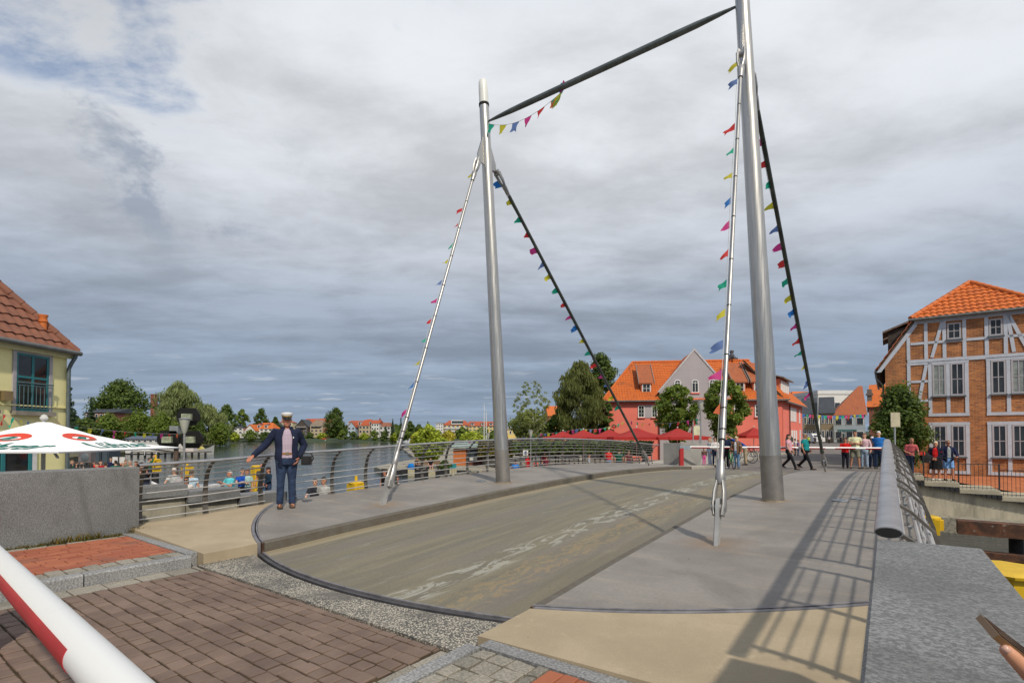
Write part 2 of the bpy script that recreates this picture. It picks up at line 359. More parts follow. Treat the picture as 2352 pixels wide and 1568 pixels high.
# ---------------------------------------------------------------- near bank, bridge levels
KN = [(-40, .13), (-12, .13), (-7.3, .13), (-6.4, .15), (-5.2, .215), (-3.78, .275), (0, .42), (4.5, .49), (9.8, .385), (12.7, .25), (15, .13), (18, .06), (24, .03), (200, .03)]
def zs(s):
    for i in range(len(KN) - 1):
        a, b = KN[i], KN[i + 1]
        if s <= b[0]:
            p0 = KN[max(i - 1, 0)]; p3 = KN[min(i + 2, len(KN) - 1)]
            m1 = (b[1] - p0[1]) / (b[0] - p0[0]); m2 = (p3[1] - a[1]) / (p3[0] - a[0]); h = b[0] - a[0]; t = (s - a[0]) / h
            return (2*t**3 - 3*t*t + 1) * a[1] + (t**3 - 2*t*t + t) * h * m1 + (3*t*t - 2*t**3) * b[1] + (t**3 - t*t) * h * m2
    return KN[-1][1]
def zw(c, s): return zs(s) + .022 * max(0, abs(c) - 2.2)
def zr(c, s): return zs(s) - .135 + .02 * (1 - (c / 2.2) ** 2)
RN, RF = 6.9, 12.7
def arc(c, r=RN): return sqrt(r * r - c * c)
def slab(name, cs, s0, s1, n, zf, thick, mat, parent=None):
    mb = MB(); nc = len(cs); top = []
    for c in cs:
        a, b = s0(c), s1(c)
        for j in range(n + 1): s = a + (b - a) * j / n; top.append((c, s, zf(c, s)))
    q = n + 1; fs = [(i*q + j, (i+1)*q + j, (i+1)*q + j + 1, i*q + j + 1) for i in range(nc - 1) for j in range(n)]
    K = len(top); fs += [tuple(K + k for k in reversed(f)) for f in fs]
    per = [j for j in range(q)] + [i*q + n for i in range(1, nc)] + [(nc-1)*q + j for j in range(n - 1, -1, -1)] + [i*q for i in range(nc - 2, 0, -1)]
    fs += [(per[k], per[(k+1) % len(per)], K + per[(k+1) % len(per)], K + per[k]) for k in range(len(per))]
    mb.add(top + [(x, y, z - thick) for x, y, z in top], fs)
    if parent is not None: return mb.build(name, mat, parent, 40)
    return mb.build(name, mat, None, 40, loc=O, rz=BR)
def lin(a, b, n): return [a + (b - a) * i / n for i in range(n + 1)]
bst = lambda name, mb, mat, smooth=None, kind='structure': struct(mb.build(name, mat, None, smooth, loc=O, rz=BR), kind)

def stones(mb, x0, x1, y0, y1, wx, wy, gap, z, h, run=True, jit=.004, bev=.006, wv=.25):
    """worked stones or pavers laid in courses across x; every stone is a low bevelled block with its own tilt"""
    y = y0; row = 0
    while y < y1 - .03:
        wyy = min(wy * (1 + R.uniform(-.04, .04)), y1 - y); x = x0 - (R.random() * wx if run else 0)
        while x < x1 - .02:
            wxx = wx * (1 + R.uniform(-wv, wv)); a, b = max(x, x0), min(x + wxx, x1)
            if b - a > .03:
                zz = z + R.uniform(-jit, jit); t1, t2 = R.uniform(-jit, jit) * .6, R.uniform(-jit, jit) * .6; g = gap / 2
                j = lambda: R.uniform(-.25, .25) * gap
                p = [(a + g + j(), y + g + j()), (b - g + j(), y + g + j()), (b - g + j(), y + wyy - g + j()), (a + g + j(), y + wyy - g + j())]
                cx, cy = (a + b) / 2, y + wyy / 2
                hh = [t1 * (1 if px > cx else -1) + t2 * (1 if py > cy else -1) for px, py in p]
                inn = [(px + (bev if px < cx else -bev), py + (bev if py < cy else -bev), zz + e) for (px, py), e in zip(p, hh)]
                mid = [(px, py, zz + e - bev * .8) for (px, py), e in zip(p, hh)]; bot = [(px, py, zz - h) for px, py in p]
                mb.rings([bot, mid, inn], cap=False); k = len(mb.v); mb.f.append((k-4, k-3, k-2, k-1)); mb.m.append(mb.mi)
            x += wxx
        y += wyy; row += 1

pav = MB(); stones(pav, -1.92, 1.96, -12.5, -7.37, .150, .126, .014, 0, .06, bev=.007)
bst('road', pav, special('paver'))
bst('road_bed', MB().box(-2.2, 2.2, -40, -7.365, -.3, -.012), M('joint_sand', (.035, .022, .013), .95, var=.5, scale=6, c2=(.075, .05, .02)))
g = MB(); stones(g, -2.2, -1.925, -12.5, -7.37, .40, .30, .018, .0, .06, wv=.05); stones(g, 1.965, 2.24, -12.5, -7.37, .40, .30, .018, .0, .06, wv=.05)
bst('gutter', g, special('granite_sett'))
for sg, nm in ((-1, 'kerb'), (1, 'kerb')):
    k = MB(); y = -7.42
    while y > -13:
        ln = R.uniform(.8, 1.05); x0, x1 = sorted((sg * 2.2, sg * 2.34))
        if sg > 0: x0, x1 = 2.245, 2.38
        b_ = .018; pr = [(x0, -.1), (x0, .13 - b_), (x0 + b_, .13), (x1, .13), (x1, -.1)] if sg > 0 else [(x1, -.1), (x1, .13 - b_), (x1 - b_, .13), (x0, .13), (x0, -.1)]
        k.prism([(px, y - ln + .012, pz + R.uniform(-.002, .002)) for px, pz in pr], (0, ln - .012, 0)); y -= ln
    bst(nm, k, special('granite_kerb'))
for sg in (-1, 1):
    xi = 2.66 if sg < 0 else 2.95; a, b = sorted((sg * (2.35 if sg < 0 else 2.385), sg * xi)); c, d = sorted((sg * 4.33, sg * 4.46)); e, f = sorted((sg * xi, sg * 4.33))
    q = MB(); stones(q, a, b, -12.5, -7.42, .155, .16, .018, .128, .1, jit=.006); stones(q, c, d, -12.5, -7.42, .2, .2, .02, .124, .1, jit=.005)
    bst('pavement_edging', q, special('granite_sett'))
    q = MB(); stones(q, -12.5, -7.42, e, f, .21, .105, .009, .127, .06, jit=.0025, bev=.004, wv=.02); q.v = [(y, x, z) for x, y, z in q.v]; bst('pavement', q, special('red_brick_paver'))
    q = MB(); x0, x1 = sorted((sg * 2.36, sg * 4.6)); q.box(x0, x1, -7.41, -7.285, -.2, .131); bst('pavement_edging', q, special('granite_kerb'))
    x0, x1 = sorted((sg * 2.345, sg * 4.66)); bst('pavement_bed', MB().box(x0, x1, -40, -7.415, -.3, .10), M('moss_bed', (.085, .075, .035), .95, var=.5, scale=9, c2=(.10, .11, .03)))
# tufts of grass along the foot of the wall
tf = MB()
for i in range(900):
    s = -7.4 - R.random() * 3.2; c = -4.62 + abs(R.gauss(0, .045)); h = R.uniform(.03, .10) * (1.4 if int(s * 1.7) % 2 else .6); a = R.uniform(0, 2 * pi); wd = .007
    tip = (c + cos(a) * h * .7 + .02, s + sin(a) * h * .7, .11 + h)
    tf.add([(c + sin(a) * wd, s - cos(a) * wd, .11), (c - sin(a) * wd, s + cos(a) * wd, .11), tip], [(0, 1, 2)])
for i in range(130):
    s = -7.25 + R.gauss(0, .05); c = -4.56 + R.gauss(0, .05); h = R.uniform(.04, .15); a = R.uniform(0, 6.3)
    tf.add([(c - .006, s, .12), (c + .006, s, .12), (c + cos(a) * h * .5, s + sin(a) * h * .5, .12 + h)], [(0, 1, 2)])
bst('grass', tf, leafmat('leaf_grass', (.10, .11, .02), (.22, .14, .035)), kind='stuff')
struct(slab('apron', lin(-2.2, 2.24, 26), lambda c: -7.35, lambda c: -arc(c, RN + .09), 3, lambda c, s: .005, .3, special('aggregate')))
struct(slab('pavement_slab', lin(-5.05, -2.2, 18), lambda c: -7.28, lambda c: -arc(c, RN + .06), 6, zw, .3, special('beige_slab')))
struct(slab('pavement_slab', lin(2.24, 5.05, 18), lambda c: -7.28, lambda c: -arc(c, RN + .06), 6, zw, .3, special('beige_slab')))

# ---------------------------------------------------------------- swing bridge
steel = special('brushed_steel'); silver = M('satin_silver', (.36, .355, .345), .40, .65, .12, 3); dark = M('dark_gap', (.012, .012, .013), .8)
rubber = M('joint_rubber', (.055, .053, .058), .55, var=.3, scale=5); rail_m = M('rail_steel', (.40, .395, .40), .38, .8, .15, 5); post_m = M('post_steel', (.14, .128, .112), .5, .5, .25, 6)
SB = thing('swing_bridge', 'grey steel swing bridge with two leaning pylons, stays and arched deck', 'bridge', O, BR)
slab('roadway', lin(-2.2, 2.2, 22), lambda c: -arc(c, RN - .03), lambda c: arc(c, RF), 44, zr, .30, special('bridge_roadway'), SB)
kerb_m = M('worn_kerb', (.20, .185, .155), .8, var=.4, scale=7, c2=(.10, .085, .065), bmp=.5)
for sg in (-1, 1):
    slab('walkway', [sg * q for q in lin(2.30, 5.03, 10)], lambda c: -arc(c, RN - .03), lambda c: arc(c, RF), 44, zw, .34, special('bridge_walkway'), SB)
    slab('kerb', [sg * q for q in (2.2, 2.215, 2.299)], lambda c: -arc(c, RN - .03), lambda c: arc(c, RF), 44, lambda c, s: zw(c, s) - (.018 if abs(c) < 2.21 else .001), .30, kerb_m, SB)
    rs = []
    for s in lin(-4.55, 11.5, 30):
        z = zw(5.03, s); rs.append([(sg * 5.032, s, z - .004), (sg * 5.06, s, z - .03), (sg * 5.06, s, z - .26), (sg * 4.3, s, z - .75), (sg * 4.3, s, z - .36), (sg * 5.032, s, z - .36)])
    MB().rings(rs).build('fascia', M('fascia_grey', (.30, .30, .29), .55, .2, .2, 2), SB, 30)
def joint(r0, r1, c0, c1, zf, th):      # curved steel and rubber edge of the turning deck
    rs = []
    for c in lin(c0, c1, 30):
        ring = []
        for r in (r0, r1):
            s = -arc(c, r); z = zf(c, s); ring += [(c, s, z + .006), (c, s, z - th)]
        rs.append([ring[0], ring[2], ring[3], ring[1]])
    return MB().rings(rs)
joint(RN - .028, RN - .004, -2.2, 2.2, lambda c, s: zr(c, s) + .004, .2).build('edge_plate', M('edge_steel', (.22, .21, .22), .5, .5, .3, 6), SB, 40)
for a, b in ((-5.1, -2.22), (2.22, 5.1)): joint(RN - .028, RN - .004, a, b, zw, .25).build('edge_plate', MATS['edge_steel'], SB, 40)
bst('joint_seal', joint(RN + .012, RN + .055, -2.19, 2.19, lambda c, s: .006, .2), rubber, 40)
for a, b in ((-5.1, -2.22), (2.26, 5.1)): bst('joint_seal', joint(RN + .012, RN + .055, a, b, lambda c, s: zw(c, s) - .004, .25), MATS['edge_steel'], 40)
bst('joint_gap', joint(RN - .002, RN + .01, -5.1, 5.1, lambda c, s: zr(c, s) - .04, .3), dark)
for x_ in (2.2, -2.34): MB().box(x_, x_ + .14, -6.535, -6.50, -.12, .135).build('kerb_end', M('rust_edge', (.10, .055, .035), .75, .3, .4, 8), SB)
# pylons
LEAN = V((-.0515 * X.x, -.0515 * U.x, 0))          # local lean per metre of height
def pyl(c, h): return V((c, 0, 0)) + LEAN * (h - .42) + V((0, 0, h))
def prad(h): return .178 - .0062 * (h - .4)
for c in (-3.03, 3.03):
    z0 = zw(c, 0) - .03
    hs = [1.22] + lin(1.6, 9.9, 10)
    mb = MB(); mb.tube([pyl(c, h) for h in hs], [prad(h) for h in hs], 28, side=(1, 0, 0))
    for sg in (-1, 1):                     # fin plates that carry the stays
        p = [pyl(c, 9.25) + V((0, sg * .05, 0)), pyl(c, 8.55) + V((0, sg * .36, 0)), pyl(c, 8.36) + V((0, sg * .36, 0)), pyl(c, 8.36) + V((0, sg * .05, 0))]
        mb.prism([q - V((.016, 0, 0)) for q in p], (.032, 0, 0))
    py = mb.build('pylon', steel, SB, 35)
    t = MB(); t.tube([pyl(c, h) for h in (z0, .8, 1.25)], [prad(h) + .003 for h in (z0, .8, 1.25)], 28, side=(1, 0, 0)); t.build('base_sleeve', M('sleeve_steel', (.30, .28, .255), .42, .75, .18, 3), py, 40)
    t = MB(); t.tube([pyl(c, 9.9), pyl(c, 9.96)], prad(9.9) + .012, 24, side=(1, 0, 0)); t.build('cap_ring', dark, py, 35)
    hs = [9.96, 10.3, 10.5, 10.56, 10.59]; t = MB(); t.tube([pyl(c, h) for h in hs], [.118, .116, .108, .085, .03], 24, side=(1, 0, 0)); t.build('cap', M('frosted_cap', (.72, .72, .68), .35, var=.04), py, 40)
    t = MB(); t.tube([V((c, 0, z0 + .02)), V((c, 0, z0 + .045))], .205, 28); t.build('base_seal', M('rusty_seal', (.27, .22, .15), .8, var=.3, scale=8), py, 35)
cb0, cb1 = pyl(-3.03, 9.48) + V((prad(9) - .01, 0, 0)), pyl(3.03, 9.48) - V((prad(9) - .01, 0, 0))
mb = MB(); pts = [cb0.lerp(cb1, t) for t in (0, .05, .12, .2, .5, .8, .88, .95, 1)]; mb.tube(pts, [.022, .042, .06, .066, .068, .066, .06, .042, .022], 18)
mb.build('crossbar', M('crossbar_steel', (.13, .145, .14), .5, .6, .25, 5), SB, 40)  # dark base colour carries the dark reflection on its underside
for q in ():
    mb = MB(); mb.tube([(q, s, zw(5.1, s) + .012 - max(0, q - 5.12) * .38) for s in lin(-4.5, 11.4, 24)], .011, 6); mb.build('edge_trim', M('trim_light', (.45, .44, .42), .4, .5), SB, 40)
for i in range(17):
    s = -4.3 + i * .92; z = zw(4.9, s); mb = MB(); mb.lathe([(.018, 0), (.018, .11), (.028, .115), (.028, .13), (.016, .143), (0, .146)], 12, (4.90, s, z)); mb.build('edge_stud', M('stud_steel', (.42, .42, .41), .4, .6), SB, 40)
# stays
STAY = {}
def stay(c, s, sg, r, name, mat, back):
    a = V((c, s, zw(c, s) - .02)); top = pyl(c, 8.44) + V((0, sg * .33, 0)); d = (top - a).normalized(); Lh = (top - a).length; STAY[name] = (a, top)
    side = V((1, 0, 0)); up = side.cross(d)
    mb = MB(); P_ = lambda t: a + d * t
    pts = [P_(-.03) - up * .06, P_(.30) - up * .045, P_(.47) - up * .085, P_(.56) - up * .08, P_(.60), P_(.56) + up * .08, P_(.47) + up * .085, P_(.30) + up * .045, P_(-.03) + up * .06]
    mb.prism([p - side * .022 for p in pts], side * .044)
    an = mb.build('anchor_plate', M('anchor_grey', (.42, .42, .41), .5, .5, .12, 5), SB, 30)
    def fork(o, dd):                        # clevis: two cheeks, a pin and a neck
        f = MB()
        for k in (-1, 1):
            f.tube([o + side * k * .045, o + dd * .14 + side * k * .06, o + dd * .30 + side * k * .055, o + dd * .46 + side * k * .03, o + dd * .52], [.055, .062, .055, .04, .02], 10, flat=.5, side=up)
        f.tube([o + dd * .40, o + dd * .46, o + dd * .56, o + dd * .70], [.035, .062, .056, .044], 14)
        f.tube([o + dd * .10 - side * .085, o + dd * .10 + side * .085], .05, 14)
        return f
    fork(P_(.38), d).build('fork', silver, SB, 40)
    fork(top + d * .02 - d * .05, -d).build('fork', silver, SB, 40)
    k = r / .036
    ds = [1.06, 1.11, 1.111, 1.36, 1.361, 1.50, 1.62, 1.80, 2.05]; rr = [.044, .044, .036, .036, .046, .049, .050, .046, .036]
    if back: ds = [1.06, 1.2, 1.21]; rr = [.05, .045, .036]
    ds += lin(2.2 if not back else 1.4, Lh - .75, 8); rr += [.036] * 9
    mb = MB(); mb.tube([P_(t) for t in ds], [q * k for q in rr], 16)
    mb.mi = 1
    for t, q in [(1.36, .0475), (1.50, .0505), (1.8, .047)] * (not back) + [(t, .0375) for t in lin(2.6, Lh - 1.4, 6)]: mb.tube([P_(t), P_(t + .018)], q * k, 16)
    mb.build('stay', [mat, dark], SB, 40)
shaded_steel = M('stay_shaded', (.075, .085, .075), .55, .5, .35, 4)  # darker copy of the stay metal, the shaded undersides put into its colour
stay(-3.03, -3.78, -1, .032, 'LN', silver, False); stay(3.03, -3.78, -1, .030, 'RN', silver, False)
stay(-3.03, 9.8, 1, .044, 'LF', shaded_steel, True); stay(3.03, 9.8, 1, .044, 'RF', shaded_steel, True)
for c, s in ((4.02, .35), (4.28, .72), (-3.62, -.15)):
    mb = MB(); mb.lathe([(.0, .004), (.125, .004), (.125, .016), (.105, .02), (.0, .021)], 24, (c, s, zw(c, s))); f = mb.build('floor_light', M('lamp_ring', (.5, .52, .54), .25, .8), SB, 40)
    mb = MB(); mb.lathe([(.0, .0205), (.085, .0205), (.085, .0235), (0, .024)], 20, (c, s, zw(c, s))); mb.build('lens', special('glass'), f, 40)
# railings
CURVE = [(4.98, -.02), (5.01, .18), (5.015, .38), (4.985, .57), (4.93, .735), (4.81, .86), (4.71, .922)]
def curve_in(t): x, z = curve_out(t); return 4.71 + (x - 4.71) * 1.0, z
def curve_out(t):
    x = t * (len(CURVE) - 1); i = min(int(x), len(CURVE) - 2); f = x - i
    return (CURVE[i][0] * (1 - f) + CURVE[i + 1][0] * f, CURVE[i][1] * (1 - f) + CURVE[i + 1][1] * f)
def railing(parent, sg, s0, s1, ps, ext=(0, 0)):
    global curve
    curve = curve_in if sg > 0 else curve_out
    for s in ps:
        n = 12; rs = []
        for i in range(n + 1):
            t = i / n; x, z = curve(t); x2, z2 = curve(min(1, t + .02)); x1, z1 = curve(max(0, t - .02)); l = sqrt((x2-x1)**2 + (z2-z1)**2); wd = .046 - .020 * t; th = .009
            nx, nz = (z2 - z1) / l * th, -(x2 - x1) / l * th; zb = zw(5, s) + z
            rs.append([(sg * (x + nx), s - wd, zb + nz), (sg * (x + nx), s + wd, zb + nz), (sg * (x - nx), s + wd, zb - nz), (sg * (x - nx), s - wd, zb - nz)])
        mb = MB(); mb.rings(rs)
        mb.build('post', post_m, parent)
    ss = lin(s0, s1, max(2, int((s1 - s0) / .8)))
    for i in range(8):
        x, z = curve(.07 + i * .115); mb = MB(); mb.tube([(sg * (x - .035), s, zw(5, s) + z) for s in ss],   .0115, 8); mb.build('rod', M('rod_steel', (.50, .49, .475), .4, .6, .1, 5), parent, 40)
    ss = lin(s0 - ext[0], s1 + ext[1], max(2, int((s1 - s0) / .8)))
    mb = MB(); pts = [(sg * 4.69, s, zw(5, s) + .945) for s in ss]; mb.tube(pts, .058, 18, flat=.45, side=(1, 0, 0)); hr_ = mb.build('handrail', rail_m, parent, 40)
    for q, e in ((pts[0], -.004), (pts[-1], .004)): mb = MB(); mb.tube([V(q) + V((0, e, 0)), V(q) + V((0, e * 1.5, 0))], .052, 18, flat=.42, side=(1, 0, 0)); mb.build('end_shade_disc', dark, hr_)  # dark disc stands in for the shade inside the open tube end
for sg, nm in ((-1, 'railing'), (1, 'railing')):
    e = bpy.data.objects.new(nm, None); col.objects.link(e); e.parent = SB
    railing(e, sg, -4.45, 11.5, [-4.4 + .885 * i for i in range(19)], (.12, .05))
def rail_thing(sg, s0, s1, n, label, ext=(0, 0)):
    t = thing('bridge_railing', label, 'railing', O, BR, 'fixed railings on the banks'); railing(t, sg, s0, s1, [s0 + .06 + (s1 - s0 - .12) * i / (n - 1) for i in range(n)], ext)
rail_thing(-1, -7.12, -5.02, 3, 'short steel railing on the beige slab under the man\'s outstretched hand', (.06, .2))
rail_thing(1, -7.0, -4.80, 3, 'short steel railing with flat oval handrail ending at the granite wall', (.16, .2))
rail_thing(-1, 11.75, 15.2, 5, 'far end railing between bridge deck and the concrete wall by the barrier', (.0, 0))
rail_thing(1, 11.75, 15.0, 5, 'far end railing beside the group waiting behind the barrier', (.0, 0))

# ---------------------------------------------------------------- granite parapets, wing walls, barriers
def parapet(sg, label, s1, s0=-12.6, top=1.11):
    t = thing('granite_wall', label, 'wall', O, BR); x0, x1 = sorted((sg * 4.64, sg * (5.02 if sg > 0 else 5.09))); b_ = .008
    pr = [(x0, -.6), (x0, top - b_), (x0 + b_, top), (x1 - b_, top), (x1, top - b_), (x1, -.6)]
    MB().prism([(px, s0, pz) for px, pz in pr], (0, s1 - s0, 0)).build('wall', special('granite_wall'), t)
parapet(-1, 'dark grey granite parapet wall below the white parasol', -7.18); parapet(1, 'broad grey granite parapet wall with flat top close to the camera', -7.2)
ww = thing('stepped_wing_wall', 'beige concrete wing wall stepping down under dark granite copings outside the railing', 'wall', O, BR)
conc = special('concrete_stained')
for i, (s0, s1, zt) in enumerate(((-7.1, -6.05, .70), (-6.05, -5.1, .56), (-5.1, -4.1, .40))):
    MB().box(-6.30, -5.75, s0 + .006, s1 - .006, zt - .20, zt).build('coping', special('granite_wall'), ww)
    MB().box(-6.2, -5.85, s0 + .01, s1 - .01, -1.7, zt - .205).build('wall', conc, ww)
MB().box(-6.2, -5.85, -4.09, 1.2, -1.7, -.35).build('wall', conc, ww)

def striped(bt_, p, q, r, n=22, L0=1.0, Lw=.45, start=.2, ang=(-1.35, .25)):
    """white boom with red reflective bands on the side that faces the traffic"""
    p, q = V(p), V(q); d = (q - p).normalized(); Lh = (q - p).length
    mb_w = MB(); mb_w.tube([p, q], r, n); boom_ = mb_w.build('boom', white, bt_, 40); up = V((0, 0, 1)); side = d.cross(up).normalized()
    t = start
    while t < Lh - .05:
        e = min(t + L0, Lh - .02); rs = []
        for u_ in (t, e):
            ring = [p + d * u_ + (r + .0015) * (cos(a) * side + sin(a) * up) for a in lin(ang[0], ang[1], 10)]; ring += [p + d * u_ + (r - .004) * (cos(a) * side + sin(a) * up) for a in lin(ang[1], ang[0], 10)]; rs.append(ring)
        mb_r = MB(); mb_r.rings(rs); mb_r.build('red_stripe', red, boom_, 40); t = e + Lw
white = special('boom_paint'); red = M('boom_red', (.42, .012, .02), .4, var=.12, scale=5)
# near boom: ends just beside the photographer
p0 = at(0, 1296, 2.02); p1 = at(262, 1568, 1.06); d_ = (p1 - p0).normalized()
bt = thing('boom_barrier', 'white boom with red reflective stripe close to the camera', 'barrier')
a_, b_ = p0 - d_ * 2.6, p1 + d_ * .95
striped(bt, a_, b_, .044, 40, 1.05, .9, 2.6 + .27, (-.80, .62))
MB().box(a_.x - .2, a_.x + .2, a_.y - .2, a_.y + .2, 0, 1.0).build('drive_cabinet', M('barrier_red', (.36, .02, .02), .5, var=.1), bt)
# far boom
fb = thing('boom_barrier', 'thin red and white boom closing the far end of the bridge', 'barrier')
a_, b_ = at(1580, 1026.5, 25.2), at(2030, 1029.5, 23.6); striped(fb, a_, b_, .055, 14, .86, .42, .15, (-1.5, .12))
pz = at(1565, 1066, 25.2); MB().box(pz.x - .085, pz.x + .085, pz.y - .1, pz.y + .1, 0.0, .98).build('post', M('barrier_red', (.36, .02, .02), .5, var=.1), fb)
MB().box(pz.x - .1, pz.x + .42, pz.y - .07, pz.y + .07, .92, 1.1).build('boom_clamp', M('clamp_blue_grey', (.25, .30, .34), .5, .3), fb)

# ---------------------------------------------------------------- buntings
PC = {'y': thin('flag_yellow', (.68, .62, .05)), 'b': thin('flag_blue', (.03, .20, .58)), 'm': thin('flag_magenta', (.72, .06, .30)), 'r': thin('flag_red', (.72, .05, .05)), 'g': thin('flag_green', (.02, .45, .28)), 'l': thin('flag_pale_blue', (.16, .26, .55)), 'o': thin('flag_orange', (.75, .17, .06))}
cordm = M('cord', (.45, .45, .42), .8)
def proj(p):
    v = V(p) - V((0, 0, 1.6)); f = V((0, cos(PITCH), sin(PITCH))); u_ = V((0, -sin(PITCH), cos(PITCH))); dd = v.dot(f)
    return 1176 + 1180 * v.x / dd, 975.3 - 1180 * v.dot(u_) / dd
def pennant(parent, p, along, fly, w_, l_, c, tri):
    along = along.normalized(); fly = fly.normalized(); nrm = along.cross(fly).normalized(); mb = MB(); nu, nv = 3, 6; vs = []; ph = R.uniform(0, 6); am = R.uniform(.10, .22) * l_; cut = R.uniform(.45, .8) if not tri else .12
    for j in range(nv + 1):
        v = j / nv; k = 1 - (1 - cut) * v
        for i in range(nu + 1):
            u_ = (i / nu - .5) * w_ * k
            vs.append(V(p) + along * u_ + fly * (l_ * v * (1 + .12 * sin(i * 2.1 + ph) * v)) + nrm * (am * v * sin(ph + 4.2 * v + .8 * i)) + V((0, 0, -.12 * l_ * v * v)))
    q = nu + 1; mb.add(vs, [(j*q + i, j*q + i + 1, (j+1)*q + i + 1, (j+1)*q + i) for j in range(nv) for i in range(nu)])
    return mb.build('pennant', PC[c], parent, 180, fix=False)
def bunting(label, a, b, seq, size=(.2, .26), fly=(-1, .12, -.42), off=V((-.05, 0, 0)), group='buntings on the bridge stays'):
    """a cord along the straight line a-b; seq lists picture heights (or widths) and colours of the pennants"""
    t = thing('bunting', label, 'bunting', a, 0, group); a = V(a) + off; b = V(b) + off
    mb = MB(); pts = [a.lerp(b, k) + V((R.uniform(-.012, .012), R.uniform(-.012, .012), 0)) for k in lin(0, 1, 16)]; mb.tube(pts, .004, 5); mb.build('cord', cordm, t)
    for y, c in seq:
        lo, hi = 0.0, 1.0
        up_ = proj(b)[1] > proj(a)[1]
        for _ in range(30):
            m_ = (lo + hi) / 2
            if (proj(a.lerp(b, m_))[1] < y) == up_: lo = m_
            else: hi = m_
        p = a.lerp(b, lo); f = V(fly) + V((R.uniform(-.2, .2), R.uniform(-.7, .5), R.uniform(-.45, .2)))
        pennant(t, p, (b - a) + V((R.uniform(-.3, .3), 0, 0)), f, size[0] * R.uniform(.85, 1.2), size[1] * R.uniform(.7, 1.15), c, R.random() < .45)
    for o in t.children: o.matrix_parent_inverse = t.matrix_world.inverted(); 
    return t
def wl(p): return O + X * p[0] + U * p[1] + V((0, 0, p[2]))
def sline(k): a, b = STAY[k]; return wl(a), wl(b)
def fixp(t):                            # children were laid out in world space
    for o in t.children: o.location = -t.location
    return t
a, b = sline('LN'); fixp(bunting('bunting on the left pylon\'s near stay, few torn pennants', b, a, [(400, 'y'), (482, 'r'), (515, 'r'), (563, 'g'), (600, 'y'), (648, 'l'), (690, 'm'), (737, 'r'), (780, 'g'), (832, 'y'), (883, 'b'), (945, 'm')], (.12, .15)))
a, b = sline('LF'); fixp(bunting('bunting on the left pylon\'s long dark back stay', b, a, [(385, 'm'), (422, 'b'), (464, 'y'), (505, 'g'), (540, 'r'), (575, 'm'), (607, 'l'), (635, 'y'), (667, 'g'), (700, 'r'), (728, 'm'), (752, 'b'), (783, 'y'), (810, 'g'), (838, 'r'), (865, 'm'), (885, 'l'), (912, 'y'), (935, 'g')], (.17, .18)))
a, b = sline('RN'); fixp(bunting('bunting with large pennants on the right pylon\'s near stay', b, a, [(145, 'y'), (187, 'l'), (290, 'r'), (345, 'g'), (402, 'y'), (460, 'b'), (515, 'm'), (580, 'r'), (650, 'g'), (717, 'y'), (790, 'l'), (860, 'm'), (938, 'o')], (.145, .165)))
a, b = sline('RF'); fixp(bunting('bunting on the right pylon\'s long dark back stay', b, a, [(220, 'y'), (272, 'l'), (327, 'm'), (377, 'r'), (425, 'g'), (472, 'y'), (525, 'l'), (566, 'm'), (605, 'r'), (645, 'g'), (683, 'y'), (716, 'b'), (748, 'm'), (782, 'r'), (810, 'g'), (842, 'y'), (880, 'l'), (905, 'm')], (.17, .19)))
t = thing('bunting', 'short bunting sagging under the crossbar, knotted halfway', 'bunting', wl(cb0), 0, 'buntings on the bridge stays')
A_, B_ = wl(cb0) + V((.05, -.08, -.12)), wl(cb0.lerp(cb1, .375)) + V((0, 0, -.08))
pts = [A_.lerp(B_, k) + V((0, 0, -.26 * 4 * k * (1 - k) * (1.15 - .3 * k))) for k in lin(0, 1, 14)]; mb = MB(); mb.tube(pts, .005, 5); mb.build('cord', cordm, t)
for k, c, tri in ((.02, 'g', 0), (.19, 'y', 0), (.37, 'l', 0), (.54, 'm', 1), (.71, 'r', 1), (.88, 'o', 1), (.90, 'g', 0), (.93, 'y', 0), (.95, 'g', 1), (.99, 'b', 0), (1.0, 'm', 0), (1.0, 'y', 0)):
    i = min(13, int(k * 14)); p = pts[i].lerp(pts[i + 1], k * 14 - i)
    pennant(t, p, pts[i + 1] - pts[i], V((-.35, .1, -1)) if k < .97 else V((R.uniform(-.5, .5), 0, 1)), .21, .21 if k < .97 else .17, c, tri)
fixp(t)
# ---------------------------------------------------------------- water and land
WZ = -2.2
wt = MB().box(-3000, 3000, -60, 3500, WZ - 1, WZ); struct(wt.build('water', special('water')))
earth = M('earth', (.10, .09, .055), .95, var=.3, scale=.6, c2=(.13, .12, .06)); grassm = M('far_grass', (.05, .075, .018), .95, var=.4, scale=.2)
def land(name, pts, z0, z1, mat): return struct(MB().prism([(x, y, z0) for x, y in pts], (0, 0, z1 - z0)).build(name, mat))
def P2(c, s): p = B(c, s); return (p.x, p.y)
quay_m = M('quay_concrete', (.26, .25, .22), .9, var=.2, scale=1.2, bmp=.3, bs=14)
struct(slab('abutment', lin(-5.1, 5.1, 16), lambda c: -40, lambda c: -arc(c, RN + .12), 4, lambda c, s: -.31, 2.6, conc))
pier = MB(); pier.lathe([(0, -3), (4.6, -3), (4.6, -.36), (0, -.36)], 40); struct(pier.build('pier', conc, None, 40, loc=O))
land('quay', [P2(-6.21, -40), P2(-6.21, .8), P2(-46, .8), P2(-60, -6), P2(-60, -40)], -3, -1.5, quay_m)
land('left_bank', [(-62, 40), (-60, 60), (-74, 92), (-97, 150), (-115, 200), (-150, 262), (-400, 290), (-400, 40)], -3, -1.75, earth)
land('promenade', [P2(-6.3, 14.9), (-.4, 36), (-3.0, 47.4), (-12.6, 50), (-15, 56), (-14, 75), (-30, 140), (120, 140), P2(-6.3, 110)], -3, -1.75, M('paved_promenade', (.27, .245, .19), .9, var=.22, scale=.9, c2=(.33, .30, .235)))
